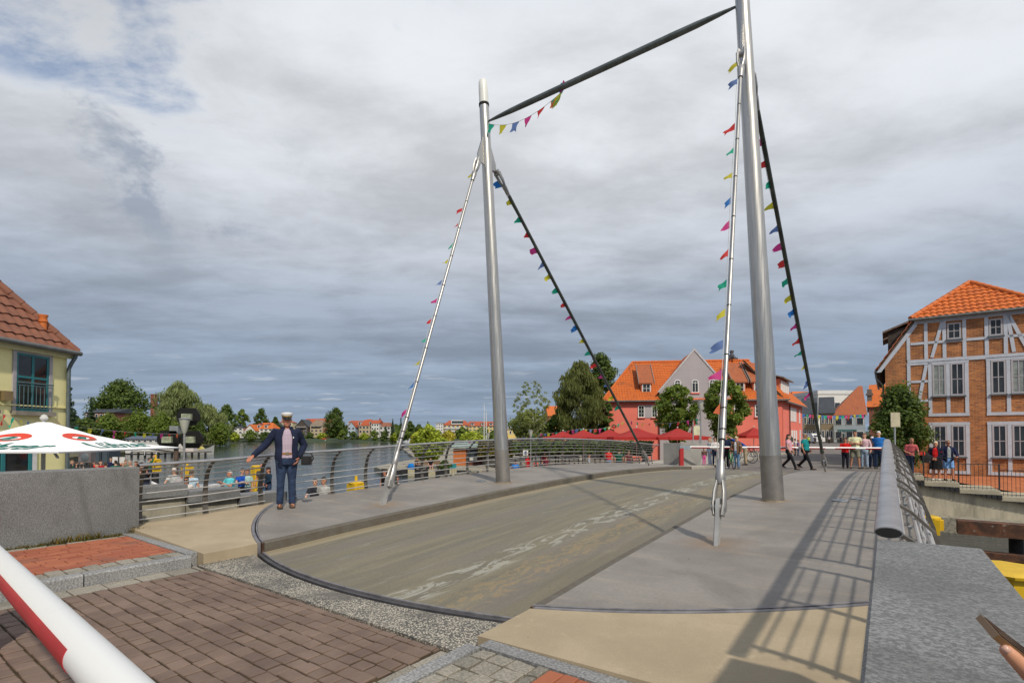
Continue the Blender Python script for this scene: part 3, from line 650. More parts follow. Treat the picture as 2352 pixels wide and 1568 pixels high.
land('terrace', [P2(-6.5, 24), (2.2, 42.2), (-4, 60), (60, 120), P2(-6.5, 110)], -1.7, -1.0, M('terrace_paving', (.22, .20, .165), .9, var=.2, scale=1.5))
cob = M('cobbles', (.145, .130, .122), .85, var=.3, scale=1.1, c2=(.21, .185, .165), bmp=.8, bs=22); lightp = M('light_paving', (.34, .315, .27), .9, var=.15, scale=1.3)
zst = lambda c, s: zs(s) - .135 * max(0, min(1, (21 - s) / 8))
struct(slab('street', lin(-6.3, 5.0, 14), lambda c: arc(c, RF + .05), lambda c: 66, 60, zst, 2.2, cob))
land('street', [P2(5.02, 23.9), P2(60, 23.9), P2(60, 190), P2(-40, 190), P2(-40, 66.2), P2(5.02, 66.2)], -2, .025, cob)
struct(slab('pavement', lin(-6.29, -2.3, 6), lambda c: arc(c, RF + .12), lambda c: 40, 30, lambda c, s: zst(c, s) + .10, .2, lightp))
bst('joint_gap', joint(RF + .004, RF + .045, -5.1, 5.1, lambda c, s: zr(c, s) - .05, .3) if False else MB().box(-5, 5, 11.2, 11.21, -.5, -.45), dark)
# far shore with low wooded hills
fs = MB(); nx, ny = 60, 24; vs = []
def shore(x): return 262 + max(0, x + 130) * .62 if x < 60 else 380
for j in range(ny + 1):
    for i in range(nx + 1):
        x = -700 + 1500 * i / nx; t = j / ny; y = shore(x) + 1100 * t ** 1.6
        h = -2.3 if j == 0 else -1.6 + 3.5 * min(1, t * 4) + 12 * max(0, min(1, (t - .35) * 2.2)) * (.55 + .45 * sin(x * .006 + 1.9)) * (1 + .12 * sin(x * .05) + .1 * sin(x * .021 + 2))
        vs.append((x, y, h))
fs.add(vs, [(j*(nx+1)+i, j*(nx+1)+i+1, (j+1)*(nx+1)+i+1, (j+1)*(nx+1)+i) for j in range(ny) for i in range(nx)])
struct(fs.build('hills', M('wooded_hills', (.028, .045, .022), .95, var=.5, scale=.05, c2=(.05, .075, .035), bmp=1, bs=.3), None, 60))

# ---------------------------------------------------------------- building helpers
def win(parent, x0, x1, z0, z1, y, sg, fm, nx=2, nz=2, fw=.06, mw=.028, dp=.05, sill=None, glass=None, name='window', sm=None):
    mb = MB(); y0, y1 = sorted((y, y + sg * dp)); b = lambda a, c, d, e: mb.box(a, c, y0, y1, d, e)
    b(x0, x1, z0, z0 + fw); b(x0, x1, z1 - fw, z1); b(x0, x0 + fw, z0 + fw, z1 - fw); b(x1 - fw, x1, z0 + fw, z1 - fw)
    y0, y1 = sorted((y + sg * .004, y + sg * dp * .7))
    for i in range(1, nx): xx = x0 + (x1 - x0) * i / nx; b(xx - mw / 2, xx + mw / 2, z0 + fw, z1 - fw)
    for i in range(1, nz): zz = z0 + (z1 - z0) * i / nz; b(x0 + fw, x1 - fw, zz - mw / 2, zz + mw / 2)
    o = mb.build(name, fm, parent); y0, y1 = sorted((y + sg * .003, y + sg * dp * .35))
    MB().box(x0 + fw * .5, x1 - fw * .5, y0, y1, z0 + fw * .5, z1 - fw * .5).build('pane', glass or special('glass'), o)
    if sill:
        y0, y1 = sorted((y, y + sg * (dp + .07))); MB().box(x0 - .06, x1 + .06, y0, y1, z0 - .07, z0 - .004).build('sill', sill, o)
    return o
def tiles(parent, pts, mat, tw=.25, th=.34, amp=.05, name='roof', thick=.10):
    """pantiles over a convex roof face; pts[0]-pts[1] is the eave"""
    pts = [V(p) for p in pts]; ex = (pts[1] - pts[0]).normalized(); n = (pts[1] - pts[0]).cross(pts[-1] - pts[0]).normalized()
    if n.z < 0: n = -n
    ey = n.cross(ex)
    if ey.z < 0: ey = -ey
    q = [((p - pts[0]).dot(ex), (p - pts[0]).dot(ey)) for p in pts]
    x0, x1 = min(a for a, b in q), max(a for a, b in q); y1 = max(b for a, b in q)
    nc = int((x1 - x0) / tw * 4) + 1; nr = int(y1 / th) + 1; mb = MB(); vs = []
    prof = [0, .55, 1, .55]
    for j in range(nr):
        for k in (0, 1):
            for i in range(nc + 1):
                h = prof[i % 4] * amp + (amp * .8 if k == 0 else 0) + .012
                vs.append(pts[0] + ex * (x0 + i * tw / 4 + R.uniform(-.004, .004)) + ey * (min((j + k) * th, y1 + .01) - (.03 if k == 0 else 0)) + n * (h + R.uniform(-.004, .004)))
    w_ = nc + 1; fsx = [(r*w_ + i, r*w_ + i + 1, (r+1)*w_ + i + 1, (r+1)*w_ + i) for r in range(2 * nr - 1) for i in range(nc)]
    mb.add(vs, fsx); me = mb.mesh(name, mat, 50, False); bm = bmesh.new(); bm.from_mesh(me)
    cen = sum(pts, V()) / len(pts)
    for i in range(len(pts)):
        a, b = pts[i], pts[(i + 1) % len(pts)]
        if i == 0: continue
        nn = (b - a).cross(n).normalized()
        if nn.dot(cen - a) > 0: nn = -nn
        bmesh.ops.bisect_plane(bm, geom=bm.verts[:] + bm.edges[:] + bm.faces[:], plane_co=a, plane_no=nn, clear_outer=True)
    bm.to_mesh(me); bm.free(); o = bpy.data.objects.new(name, me); col.objects.link(o); o.parent = parent
    und = MB().prism([p - n * .002 for p in pts], -n * thick); und.build('roof_boarding', M('roof_board', (.12, .085, .06), .9), o)
    return o
def ridge(parent, a, b, mat, r=.11):
    a, b = V(a), V(b); n = max(2, int((b - a).length / .36)); mb = MB(); d = (b - a) / n
    for i in range(n): mb.tube([a + d * i - d * .06, a + d * (i + 1)], [r * 1.08, r * .94], 8)
    return mb.build('ridge_tiles', mat, parent, 50)
zinc = M('zinc', (.16, .165, .16), .5, .5, .2, 3)

# ---------------------------------------------------------------- yellow house on the left
YH = thing('yellow_house', 'pale yellow rendered house with teal window frames and brown tiled roof', 'house', (-13.9, 16.0, 0), atan2(-1, -.02))
ym = M('yellow_render', (.76, .70, .36), .9, var=.07, scale=1.1, bmp=.25, bs=40); teal = M('teal_frame', (.025, .17, .19), .5, var=.1); grt = M('grey_trim', (.36, .34, .36), .8, var=.08)
MB().box(0, 9, -9, 0, -1.6, 4.22).build('wall', ym, YH)
MB().box(.02, 9, 0, .05, 2.44, 2.475).build('band', ym, YH)
MB().box(-.1, 9, 0, .12, 4.0, 4.2).build('cornice', M('cream_cornice', (.60, .56, .32), .85, var=.05), YH)
e, pt, k = .16, 1.42, 4.6; z0 = 4.16
rf = tiles(YH, [(-e, e, z0), (9 + e, e, z0), (9 - k, -k, z0 + (k + e) * pt), (k, -k, z0 + (k + e) * pt)], special('tile_brown'), .30, .36, .05)
tiles(YH, [(-e, -9 - e, z0), (-e, e, z0), (k, -k, z0 + (k + e) * pt)], special('tile_brown'), .30, .36, .05)
ridge(YH, (-e, e, z0 + .08), (k, -k, z0 + (k + e) * pt + .08), special('tile_brown'), .12)
mb = MB(); mb.tube([(-e - .05, e + .09, z0 + .02), (9, e + .09, z0 + .02)], .075, 10); mb.build('gutter', zinc, YH, 40)
mb = MB(); mb.tube([(-.06, e + .08, z0), (-.05, e + .06, z0 - .12), (-.02, .12, z0 - .32), (.03, .09, z0 - .5), (.03, .09, -1.5)], .055, 10); mb.build('downpipe', M('downpipe', (.10, .125, .135), .5, .3, .2), YH, 40)
mb = MB(); mb.lathe([(.09, -.1), (.09, .26), (.115, .28), (.115, .33), (.095, .34), (.095, .42), (.12, .47), (.115, .5), (0, .5)], 14, (.50, -.30, z0 + .40 * pt + .03)); mb.build('vent_pipe', M('terracotta', (.55, .15, .035), .7, var=.12), YH, 40)
for x0, x1 in ((.62, 1.62), (2.26, 3.26)):
    z1, zz = 3.94, 2.30
    f = MB(); f.box(x0 - .10, x0, 0, .04, zz, z1 + .1); f.box(x1, x1 + .10, 0, .04, zz, z1 + .1); f.box(x0, x1, 0, .04, z1, z1 + .1); wd = f.build('window', grt, YH)
    f = MB(); f.box(x0, x1, .003, .02, zz, zz + .06); f.box(x0, x1, .003, .02, z1 - .06, z1)
    for xx in (x0, (x0 + x1) / 2 - .035, x1 - .06): f.box(xx, xx + .07, .003, .022, zz, z1)
    f.box(x0, x1, .003, .024, 3.24, 3.30); f.build('frame', teal, wd)
    MB().box(x0 + .03, x1 - .03, .001, .008, zz + .03, z1 - .03).build('pane', special('glass'), wd)
    MB().box(x0 - .12, x1 + .12, 0, .16, zz - .12, zz - .004).build('sill', M('sill_stone', (.24, .215, .18), .85), wd)
    f = MB(); f.tube([(x0 - .03, .13, 3.10), (x1 + .03, .13, 3.10)], .022, 8); f.tube([(x0 - .03, .13, 3.02), (x1 + .03, .13, 3.02)], .012, 8); f.tube([(x0 - .03, .13, zz + .08), (x1 + .03, .13, zz + .08)], .012, 8)
    for i in range(9): xx = x0 + (x1 - x0) * i / 8; f.tube([(xx, .13, zz + .08), (xx, .13, 3.02)], .010, 6)
    f.build('balcony_rail', M('rail_teal_grey', (.10, .17, .19), .5, .4), wd, 40)
f = MB(); f.box(1.82, 2.06, .0, .16, 2.56, 2.82); f.build('wall_lamp', M('brass_lamp', (.30, .22, .11), .4, .5), YH)
f = MB(); f.box(.98, 1.12, 0, .05, -.9, 1.7); wd = f.build('shop_window', M('white_frame', (.62, .60, .60), .6), YH)
f = MB()
for xx in (1.12, 1.9, 2.9, 3.9): f.box(xx, xx + .09, .003, .05, -.9, 1.7)
f.box(1.12, 4, .003, .045, 1.6, 1.7); f.build('frame', teal, wd); MB().box(1.13, 4, .001, .012, -.9, 1.65).build('pane', special('glass'), wd)

# ---------------------------------------------------------------- half-timbered brick house on the right
cp = B(4.65, 23.8)
HB = thing('half_timbered_house', 'orange brick house with pale blue timber frame and half hipped tiled roof', 'house', cp, BR)
bk = special('facade_brick'); tb = M('timber_blue_grey', (.47, .50, .56), .8, var=.08, scale=3, bmp=.2, bs=20); wfm = M('window_grey', (.40, .38, .40), .6, var=.05); dsl = M('dark_sill', (.10, .115, .13), .6)
W_, D_ = 7.36, 13; ze, zk, zt = 5.62, 7.62, 10.95; xk = 1.36
MB().prism([(0, 0, -.6), (W_, 0, -.6), (W_, 0, ze), (W_ - xk, 0, zk), (xk, 0, zk), (0, 0, ze)], (0, D_, 0)).build('wall', bk, HB)
sl_ = (zk - ze) / xk
tr = special('tile_orange'); hx = W_ / 2; zr_ = 9.62; hb = 2.2
ov = .25
tiles(HB, [(xk - ov, -ov, zk + .02), (W_ - xk + ov, -ov, zk + .02), (hx, hb, zr_ + .05)], tr, .26, .36, .055)
for sg in (0, 1):
    mx_ = lambda x: W_ - x if sg else x
    tiles(HB, [(mx_(-.35), .02, ze - .35 * sl_ + .05), (mx_(-.35), D_, ze - .35 * sl_ + .05), (mx_(xk - .12), D_, zk + .02), (mx_(xk - .12), .02, zk + .02)], tr, .26, .36, .055)
    tiles(HB, [(mx_(xk - ov), -ov, zk + .03), (mx_(xk - ov), D_, zk + .03), (mx_(hx), D_, zr_ + .05), (mx_(hx), hb, zr_ + .05)], tr, .26, .36, .055)
    ridge(HB, (mx_(xk - ov), -ov, zk + .08), (hx, hb, zr_ + .12), tr, .12)
    mb = MB(); mb.prism([(mx_(-.38), -.03, ze - .62), (mx_(xk - .06), -.03, zk - .08), (mx_(xk + .02), -.03, zk - .30), (mx_(-.18), -.03, ze - .62)], (0, .06, 0)); mb.build('barge_board', tb, HB)
mb = MB(); mb.tube([(xk - ov - .1, -ov - .05, zk - .02), (W_ - xk + ov, -ov - .05, zk - .02)], .07, 10); mb.build('gutter', zinc, HB, 40)
mb = MB(); mb.tube([(-.42, .1, ze - .55), (-.42, D_, ze - .55)], .07, 10); mb.tube([(-.42, .3, ze - .55), (-.4, .3, ze - .9), (-.1, .3, ze - 1.3), (-.08, .3, -.4)], .05, 10); mb.build('downpipe', zinc, HB, 40)
wdm = M('dark_board', (.055, .045, .038), .9, var=.3)
for yy, hh in ((1.8, 1.0), (4.5, 1.2)):      # weathered dormers on the side towards the street
    mb = MB(); mb.box(.15, 2.6, yy, yy + 1.7, 6.1, 7.4 + hh * .2); mb.build('dormer', wdm, HB)
    mb = MB(); mb.prism([(-.1, yy - .2, 7.35), (3.4, yy - .2, 8.75), (3.4, yy - .2, 8.85), (-.1, yy - .2, 7.45)], (0, 2.1, 0)); mb.build('dormer_roof', M('weathered_roof', (.16, .12, .095), .9, var=.3), HB)
tm = MB(); T = .105
def beam(p, q, wdt=.145): tm.bar((p[0], -.015, p[1]), (q[0], -.015, q[1]), .05, wdt, up=(0, 0, 1)) if abs(p[0] - q[0]) > .01 else tm.box(p[0] - wdt / 2, p[0] + wdt / 2, -.036, .012, min(p[1], q[1]), max(p[1], q[1]))
beam((xk - .1, zk - .12), (W_ - xk + .1, zk - .12), .2); beam((.95, 5.45), (W_ - .95, 5.45), .19)
for x in (1.0, 1.72, 2.45, 3.22, 4.04, 4.72, 5.6, 6.36): beam((x, 5.55), (x, min(zk - .2, ze + sl_ * (x if x < hx else W_ - x) - .35)))
for a_, b_ in ((1.09, 1.64), (1.8, 2.37), (2.53, 3.14), (3.3, 3.96), (4.12, 4.64), (4.8, 5.52), (5.68, 6.28)): beam((a_, 6.38), (b_, 6.38), .13)
beam((1.95, 5.6), (2.38, zk - .2), .14); beam((5.0, 5.6), (4.80, zk - .2), .14); beam((4.85, zk - .25), (5.5, 5.6), .14)
for x0, x1 in ((1.86, 3.28), (4.08, 5.50)):
    for x in (x0, (x0 + x1) / 2, x1): beam((x, 2.74), (x, 5.30)); beam((x, -.2), (x, 2.16))
    for z in (5.33, 2.66, 2.20, -.24): beam((x0 - .085, z), (x1 + .085, z), .15)
for sg in (0, 1):
    m1 = lambda x: W_ - x if sg else x
    beam((m1(1.0), 5.30), (m1(1.0), 2.66)); beam((min(m1(.92), m1(1.94)), 5.33), (max(m1(.92), m1(1.94)), 5.33), .14)
    for za in (4.40, 3.40): beam((min(m1(1.09), m1(1.77)), za), (max(m1(1.09), m1(1.77)), za), .12)
    beam((m1(1.72), 5.24), (m1(1.30), 2.8), .14)
    beam((m1(.95), -.1), (m1(1.5), 2.1), .14); beam((min(m1(1.0), m1(1.77)), .45), (max(m1(1.0), m1(1.77)), .45), .12)
tm.build('timber_frame', tb, HB)
for x0, x1 in ((1.95, 2.49), (2.66, 3.19), (4.17, 4.70), (4.88, 5.41)):
    win(HB, x0, x1, 3.62, 5.25, -.004, -1, wfm, 2, 2, .07, .035, .045, dsl, M('curtain_pane', (.24, .265, .25), .2, var=.3, scale=3) if x0 in (1.95, 4.88) else None); win(HB, x0, x1, .55, 2.12, -.004, -1, wfm, 2, 2, .07, .035, .045, dsl)
    tm2 = MB(); tm2.box(x0 - .02, x1 + .02, -.04, .0, 3.36, 3.46)
for x0, x1 in ((2.56, 3.10), (4.13, 4.62)): win(HB, x0, x1, 6.46, 7.28, -.004, -1, wfm, 2, 2, .07, .03, .045, dsl)

# ---------------------------------------------------------------- pink corner house
PH = thing('pink_house', 'pink restaurant house with grey centre gable, orange tiled roof and dormers', 'house', (10.36, 56.0, 0), atan2(-.13, .9915))
pk = M('pink_render', (.68, .17, .125), .9, var=.08, scale=.6); gy = M('grey_render', (.37, .335, .345), .9, var=.06, scale=.6); wh = M('white_window', (.66, .66, .64), .6, var=.04)
LW = 18.1; zE = 5.45; zR = 10.25; dd = 11
MB().box(0, LW, 0, dd, -1.8, zE).build('wall', pk, PH)
e = .45; sl2 = (zR - zE) / (dd / 2); zE0 = zE - e * sl2 * .5 + .1
tiles(PH, [(-.5, -e, zE0), (LW + .6, -e, zE0), (LW - 1.6, dd / 2, zR), (3.3, dd / 2, zR)], tr, .30, .36, .055)
tiles(PH, [(-.5, dd + e, zE0), (-.5, -e, zE0), (3.3, dd / 2, zR)], tr, .30, .36, .055)
tiles(PH, [(LW + .6, dd + e, zE0), (-.5, dd + e, zE0), (3.3, dd / 2, zR), (LW - 1.6, dd / 2, zR)], tr, .30, .36, .055)
ridge(PH, (3.3, dd / 2, zR + .08), (LW - 1.6, dd / 2, zR + .08), tr, .14); ridge(PH, (-.5, -e, zE0 + .1), (3.3, dd / 2, zR + .1), tr, .13)
mb = MB(); mb.box(-.5, LW + .5, -e - .12, -e, zE0 - .1, zE0 + .03); mb.build('gutter', zinc, PH)
gx = 9.15; gw = 3.6
ga = MB(); ga.prism([(gx - gw, -.35, -1.8), (gx + gw, -.35, -1.8), (gx + gw, -.35, 6.35), (gx, -.35, 10.75), (gx - gw, -.35, 6.35)], (0, .36, 0)); ga.build('gable', gy, PH)
for sg in (-1, 1):
    tiles(PH, [(gx + sg * (gw + .1), -.2, 6.1), (gx + sg * (gw + .1), 4.0, 6.1), (gx, 5.3, 10.6), (gx, -.2, 10.6)], tr, .3, .36, .05)
    mb = MB(); mb.prism([(gx + sg * (gw + .25), -.42, 6.25), (gx, -.42, 10.9), (gx, -.42, 10.63), (gx + sg * (gw + .02), -.42, 6.25)], (0, .3, 0)); mb.build('verge', M('verge_grey', (.46, .44, .45), .8), PH)
def arched(x, z0, z1, wd):
    n = 8; r = wd / 2; o_ = [(x - r, z0), (x + r, z0)] + [(x + r * cos(a), z1 - r + r * sin(a)) for a in lin(0, pi, n)]
    mb = MB(); mb.prism([(a, -.36, b) for a, b in o_], (0, -.06, 0)); f = mb.build('window', wh, PH)
    r2 = r - .09; i_ = [(x - r2, z0 + .09), (x + r2, z0 + .09)] + [(x + r2 * cos(a), z1 - r + r2 * sin(a)) for a in lin(0, pi, n)]
    mb = MB(); mb.prism([(a, -.425, b) for a, b in i_], (0, -.01, 0)); mb.build('pane', special('glass'), f)
    mb = MB(); mb.box(x - .025, x + .025, -.45, -.436, z0 + .1, z1 - .15); mb.box(x - r2, x + r2, -.45, -.436, z1 - r - .03, z1 - r + .03); mb.build('glazing_bar', wh, f)
    MB().box(x - r - .1, x + r + .1, -.46, -.36, z0 - .12, z0 - .005).build('sill', pk, f)
for x in (gx - 1.75, gx + .05, gx + 1.8): arched(x, 6.15, 7.55, .72)
sgn = MB(); x = gx - .3
for i in range(7): sgn.box(x + i * .42, x + i * .42 + .30, -.38, -.352, 5.28, 5.62); sgn.box(x + i * .42 + .08, x + i * .42 + .2, -.39, -.381, 5.36, 5.5)
sgn.build('lettering', M('sign_pink', (.62, .22, .19), .8), PH)
for x0, x1 in ((3.3, 4.0), (4.72, 5.35)): win(PH, x0, x1, 3.55, 4.85, -.005, -1, wh, 2, 3, .09, .03, .08, pk)
MB().box(4.02, 4.70, -.04, 0, 3.5, 4.9).build('panel', gy, PH)
for x0, x1 in ((15.3, 16.6),): win(PH, x0, x1, 3.55, 4.85, -.005, -1, wh, 2, 3, .1, .04, .08, pk)
win(PH, 13.2, 14.0, 3.55, 4.85, -.005, -1, wh, 2, 3, .09, .03, .08, pk)
for x0, x1 in ((3.85, 4.75), (13.6, 14.5), (15.5, 16.4)):
    cxm = (x0 + x1) / 2; mb = MB(); mb.box(x0 - .12, x1 + .12, .72, 3.0, 5.9, 7.5); dm = mb.build('dormer', M('dormer_pink', (.50, .17, .10), .85), PH)
    f = win(dm, x0, x1, 6.2, 7.3, .72, -1, wh, 2, 2, .09, .04, .06)
    mb = MB(); mb.prism([(x0 - .35, .55, 7.40), (x0 - .35, 3.6, 9.75), (x0 - .35, 3.6, 9.60), (x0 - .35, .55, 7.25)], (x1 - x0 + .7, 0, 0)); mb.build('dormer_roof', special('tile_slope'), dm)
    for xx in (x0 - .42, x1 + .35): MB().prism([(xx, .52, 7.5), (xx, 3.65, 9.9), (xx, 3.65, 9.6), (xx, .52, 7.2)], (.07, 0, 0)).build('barge_board', M('verge_dark', (.20, .17, .15), .8), dm)
si = MB(); c0 = (14.6, dd / 2, zR); si.lathe([(.1, 0), (.1, .4), (.28, .45), (.32, .7), (.2, .8), (.2, 1.0), (.28, 1.15), (.1, 1.3), (0, 1.31)], 12, c0)
for a in range(6): si.tube([(c0[0], c0[1], zR + .3), (c0[0] + .65 * cos(a), c0[1] + .65 * sin(a), zR + .33)], [.04, .14], 8)
si.build('siren', M('siren_grey', (.12, .13, .15), .5, .4), PH, 40)
# street wing of the same house: local x along the street
P1w = V((28.3, 53.6, 0)); rzw = atan2(.80, .60); PHm = Matrix.Translation(PH.location) @ Matrix.Rotation(PH.rotation_euler.z, 4, 'Z')
wg = bpy.data.objects.new('street_wing', None); col.objects.link(wg); wg.parent = PH
wg.matrix_local = PHm.inverted() @ (Matrix.Translation(P1w) @ Matrix.Rotation(rzw, 4, 'Z'))
MB().box(0, 13.5, 0, 8, -.6, 5.3).build('wall', pk, wg)
tiles(wg, [(-.3, -.45, 5.15), (13.9, -.45, 5.15), (11, 4, 9.6), (.5, 4, 9.9)], tr, .30, .36, .055)
mb = MB(); mb.box(3.0, 9.0, .75, 3, 6.2, 7.9); mb.build('dormer', M('dormer_pink', (.50, .17, .10), .85), wg)
for i in range(4): MB().box(3.4 + i * 1.35, 4.4 + i * 1.35, .70, .76, 6.4, 7.7).build('window', wh, wg)
mb = MB(); mb.prism([(2.6, .3, 7.85), (2.6, 3.6, 8.9), (2.6, 3.6, 9.05), (2.6, .3, 8.0)], (6.8, 0, 0)); mb.build('dormer_roof', M('weathered_roof', (.16, .12, .095), .9), wg)
for i in range(4): MB().box(4.6 + i * 1.05, 5.3 + i * 1.05, -.05, .0, 3.2, 4.75).build('window', wh, wg)
MB().box(10.8, 11.5, -.05, 0, 3.1, 4.7).build('window', wh, wg)
for i in range(3): MB().box(5.0 + i * 1.5, 5.9 + i * 1.5, -.05, 0, .6, 2.2).build('window', wh, wg)
MB().box(10.9, 12.0, -.06, 0, -.2, 2.3).build('door', M('door_white', (.5, .5, .48), .6), wg)
mb = MB(); mb.tube([(3.6, -.1, 5), (3.6, -.1, 0)], .06, 8); mb.build('downpipe', M('pipe_brown', (.12, .05, .04), .6), wg, 40)
mb = MB(); mb.box(-.3, 13.8, -.58, -.45, 5.03, 5.16); mb.build('gutter', zinc, wg)

# ---------------------------------------------------------------- simpler houses farther off
wmat = {k: M('render_' + k, c, .9, var=.07, scale=.25) for k, c in {'white': (.62, .61, .58), 'cream': (.50, .43, .28), 'beige': (.42, .34, .22), 'yellow': (.60, .47, .17), 'blue': (.36, .45, .55), 'pale': (.52, .52, .50), 'orange': (.55, .27, .10), 'brown': (.07, .055, .05), 'brick': (.20, .075, .05), 'sand': (.26, .20, .12), 'lilac': (.34, .40, .44), 'cyan': (.30, .36, .38)}.items()}
slate = M('slate', (.045, .052, .062), .6, var=.2, scale=1); pane_m = M('far_pane', (.035, .045, .055), .2, var=.3)
def house(label, x0, x1, ye, yr, yb, Y, wall, roof, kind='side', nw=4, nf=2, dep=9, extra=None, rz=0, wcol=None, name='house', cat='house', group=None):
    A_, B_ = at(x0, yb, Y), at(x1, yb, Y); w_ = B_.x - A_.x; mx0 = A_.x + w_ / 2; w_ /= (cos(rz) - mx0 / Y * sin(rz)); zb = A_.z; h = at(x0, ye, Y).z - zb; hr = at(x0, yr, Y + (dep / 2 if kind != 'front' else 0)).z - zb
    t = thing(name, label, cat, (mx0, Y, zb), rz, group); w2 = w_ / 2; mw = wmat[wall] if isinstance(wall, str) else wall
    mr = special(roof) if isinstance(roof, str) else roof
    mb = MB(); e = .35
    if kind == 'front':
        mb.prism([(-w2, 0, -2), (w2, 0, -2), (w2, 0, h), (0, 0, hr - .1), (-w2, 0, h)], (0, dep, 0)); mb.build('wall', mw, t)
        sl = (hr - h) / w2; r_ = MB()
        for s in (-1, 1): r_.prism([(s * (w2 + e), -e, h - e * sl), (0, -e, hr), (0, -e, hr + .25), (s * (w2 + e), -e, h - e * sl + .25)], (0, dep + 2 * e, 0))
        r_.build('roof', mr, t)
    else:
        mb.box(-w2, w2, 0, dep, -2, h); mb.build('wall', mw, t)
        k = 0 if kind == 'side' else min(w2 * .8, dep / 2) * (1 if kind == 'hip' else .5); r_ = MB()
        if kind == 'flat': r_.box(-w2 - .2, w2 + .2, -.2, dep + .2, h + .003, hr)
        else:
            kl, kr = (w_ * .93, 0) if kind == 'lean' else (k, k)
            a = [(-w2 - e, -e, h), (w2 + e, -e, h), (w2 + e, dep + e, h), (-w2 - e, dep + e, h), (-w2 + kl - (e if kl == 0 else 0), dep / 2, hr), (w2 - kr + (e if kr == 0 else 0), dep / 2, hr)]
            r_.add(a, [(0, 1, 5, 4), (2, 3, 4, 5), (1, 2, 5), (3, 0, 4), (0, 3, 2, 1)])
        r_.build('roof', mr, t)
    fh = (h + (0 if kind != 'front' else 0)) / nf
    for f in range(nf):
        for i in range(nw):
            cx = -w2 + w_ * (i + .5) / nw; ww_ = min(.8, w_ / nw * .33); o = MB().box(cx - ww_, cx + ww_, -.09, 0, f * fh + fh * .28, f * fh + fh * .82).build('window', wh, t)
            MB().box(cx - ww_ + .1, cx + ww_ - .1, -.11, -.092, f * fh + fh * .28 + .1, f * fh + fh * .82 - .1).build('pane', pane_m, o)
    if extra: extra(t, w2, h, hr, dep)
    return t
def chim(x, dz=1.2):
    return lambda t, w2, h, hr, dep: MB().box(x - .4, x + .4, dep / 2 - .4, dep / 2 + .4, hr - .8, hr + dz).build('chimney', wmat['brick'], t)
def dorm(xs, roof='tile_red'):
    def f(t, w2, h, hr, dep):
        for x in xs:
            d = MB().box(x - .8, x + .8, .3, 3, h + .3, h + (hr - h) * .62).build('dormer', wmat['pale'], t); MB().box(x - .5, x + .5, .22, .29, h + .6, h + (hr - h) * .5).build('window', pane_m, d)
            MB().prism([(x - 1, .1, h + (hr - h) * .62), (x - 1, 3.6, h + (hr - h) * .8), (x - 1, 3.6, h + (hr - h) * .86), (x - 1, .1, h + (hr - h) * .68)], (2, 0, 0)).build('dormer_roof', special(roof), d)
    return f
def balcony(zf, roof=None):
    def f(t, w2, h, hr, dep):
        MB().box(-w2 * .7, w2 * .7, -1.3, 0, zf, zf + .15).build('balcony', wmat['white'], t)
        for k in range(9): MB().box(-w2 * .7 + w2 * 1.4 * k / 8 - .04, -w2 * .7 + w2 * 1.4 * k / 8 + .04, -1.3, -1.22, zf + .15, zf + 1.1).build('balcony_post', wmat['pale'], t)
    return f
G = 'houses on the far lake shore'
house('white house with dark slate hip roof, leftmost on the far shore', 524, 558, 982, 974.5, 997, 285, 'white', slate, 'hip', 3, 2, 8, group=G)
house('white gabled villa wing, left part of the orange-roofed white villa on the far shore', 562, 586, 988, 975, 998, 280, 'white', 'tile_orange', 'front', 2, 2, 10, group=G)
house('long white villa with bright orange roof, left of the man in the cap', 586, 626, 984, 970.5, 998, 284, 'white', 'tile_orange', 'half', 4, 2, 10, dorm([-3, 1]), group=G)
house('dark roofed house half hidden above the orange-roofed villa', 610, 640, 979, 964, 990, 330, 'brown', slate, 'hip', 3, 1, 9, group=G)
house('dark timber house with white balconies just right of the man', 678, 708, 980, 963.5, 1000, 320, 'brown', slate, 'front', 2, 3, 12, balcony(5), group=G)
house('beige three storey house with grey-brown roof beside the dark timber house', 712, 741, 977, 964, 1001, 322, 'beige', M('old_roof', (.20, .15, .11), .9, var=.2, scale=.4), 'half', 3, 3, 11, balcony(6), group=G)
house('beige house with orange gable roof behind the beige three storey house', 698, 724, 972, 961.5, 992, 360, 'cream', 'tile_red', 'side', 3, 2, 10, group=G)
house('cream house with orange-red roof partly behind the big round tree', 728, 756, 970, 961, 998, 350, 'cream', 'tile_red', 'side', 3, 3, 10, group=G)
house('low orange and cream house under the big round tree', 744, 772, 988, 982, 1000, 318, 'orange', 'tile_red', 'side', 3, 1, 8, group=G)
house('light blue gabled house right of the big round tree', 798, 816, 980, 968.5, 996, 330, 'blue', 'tile_red', 'front', 2, 2, 12, group=G)
house('pale blue-white house with red roof joined to the blue gable', 812, 824, 976, 968, 996, 336, 'blue', 'tile_red', 'side', 2, 3, 10, group=G)
house('long beige house with red roof and grey terrace gable', 824, 856, 977, 964, 996, 332, 'beige', 'tile_red', 'half', 4, 2, 12, dorm([-4, 3]), group=G)
house('narrow white four storey house with red roof', 853, 870, 972, 964.5, 997, 326, 'white', 'tile_red', 'side', 3, 3, 12, chim(1.5), group=G)
house('grey-white house with brown roof at the right end of the far row', 871, 897, 979, 970, 997, 330, 'pale', M('old_roof_red', (.24, .10, .06), .9, var=.25, scale=.4), 'half', 3, 2, 11, group=G)
for i, (x0, x1, y, lab) in enumerate(((640, 672, 966.5, 'red roof among trees above the man\'s shoulder'), (800, 822, 965.5, 'small brown-red roof peeping over the blue house'), (838, 852, 962.5, 'orange roof higher up the hillside behind the beige house'))):
    house(lab, x0, x1, y + 3.5, y, y + 14, 420, 'cream', 'tile_red', 'half', 3, 1, 9, group='roofs on the hillside')
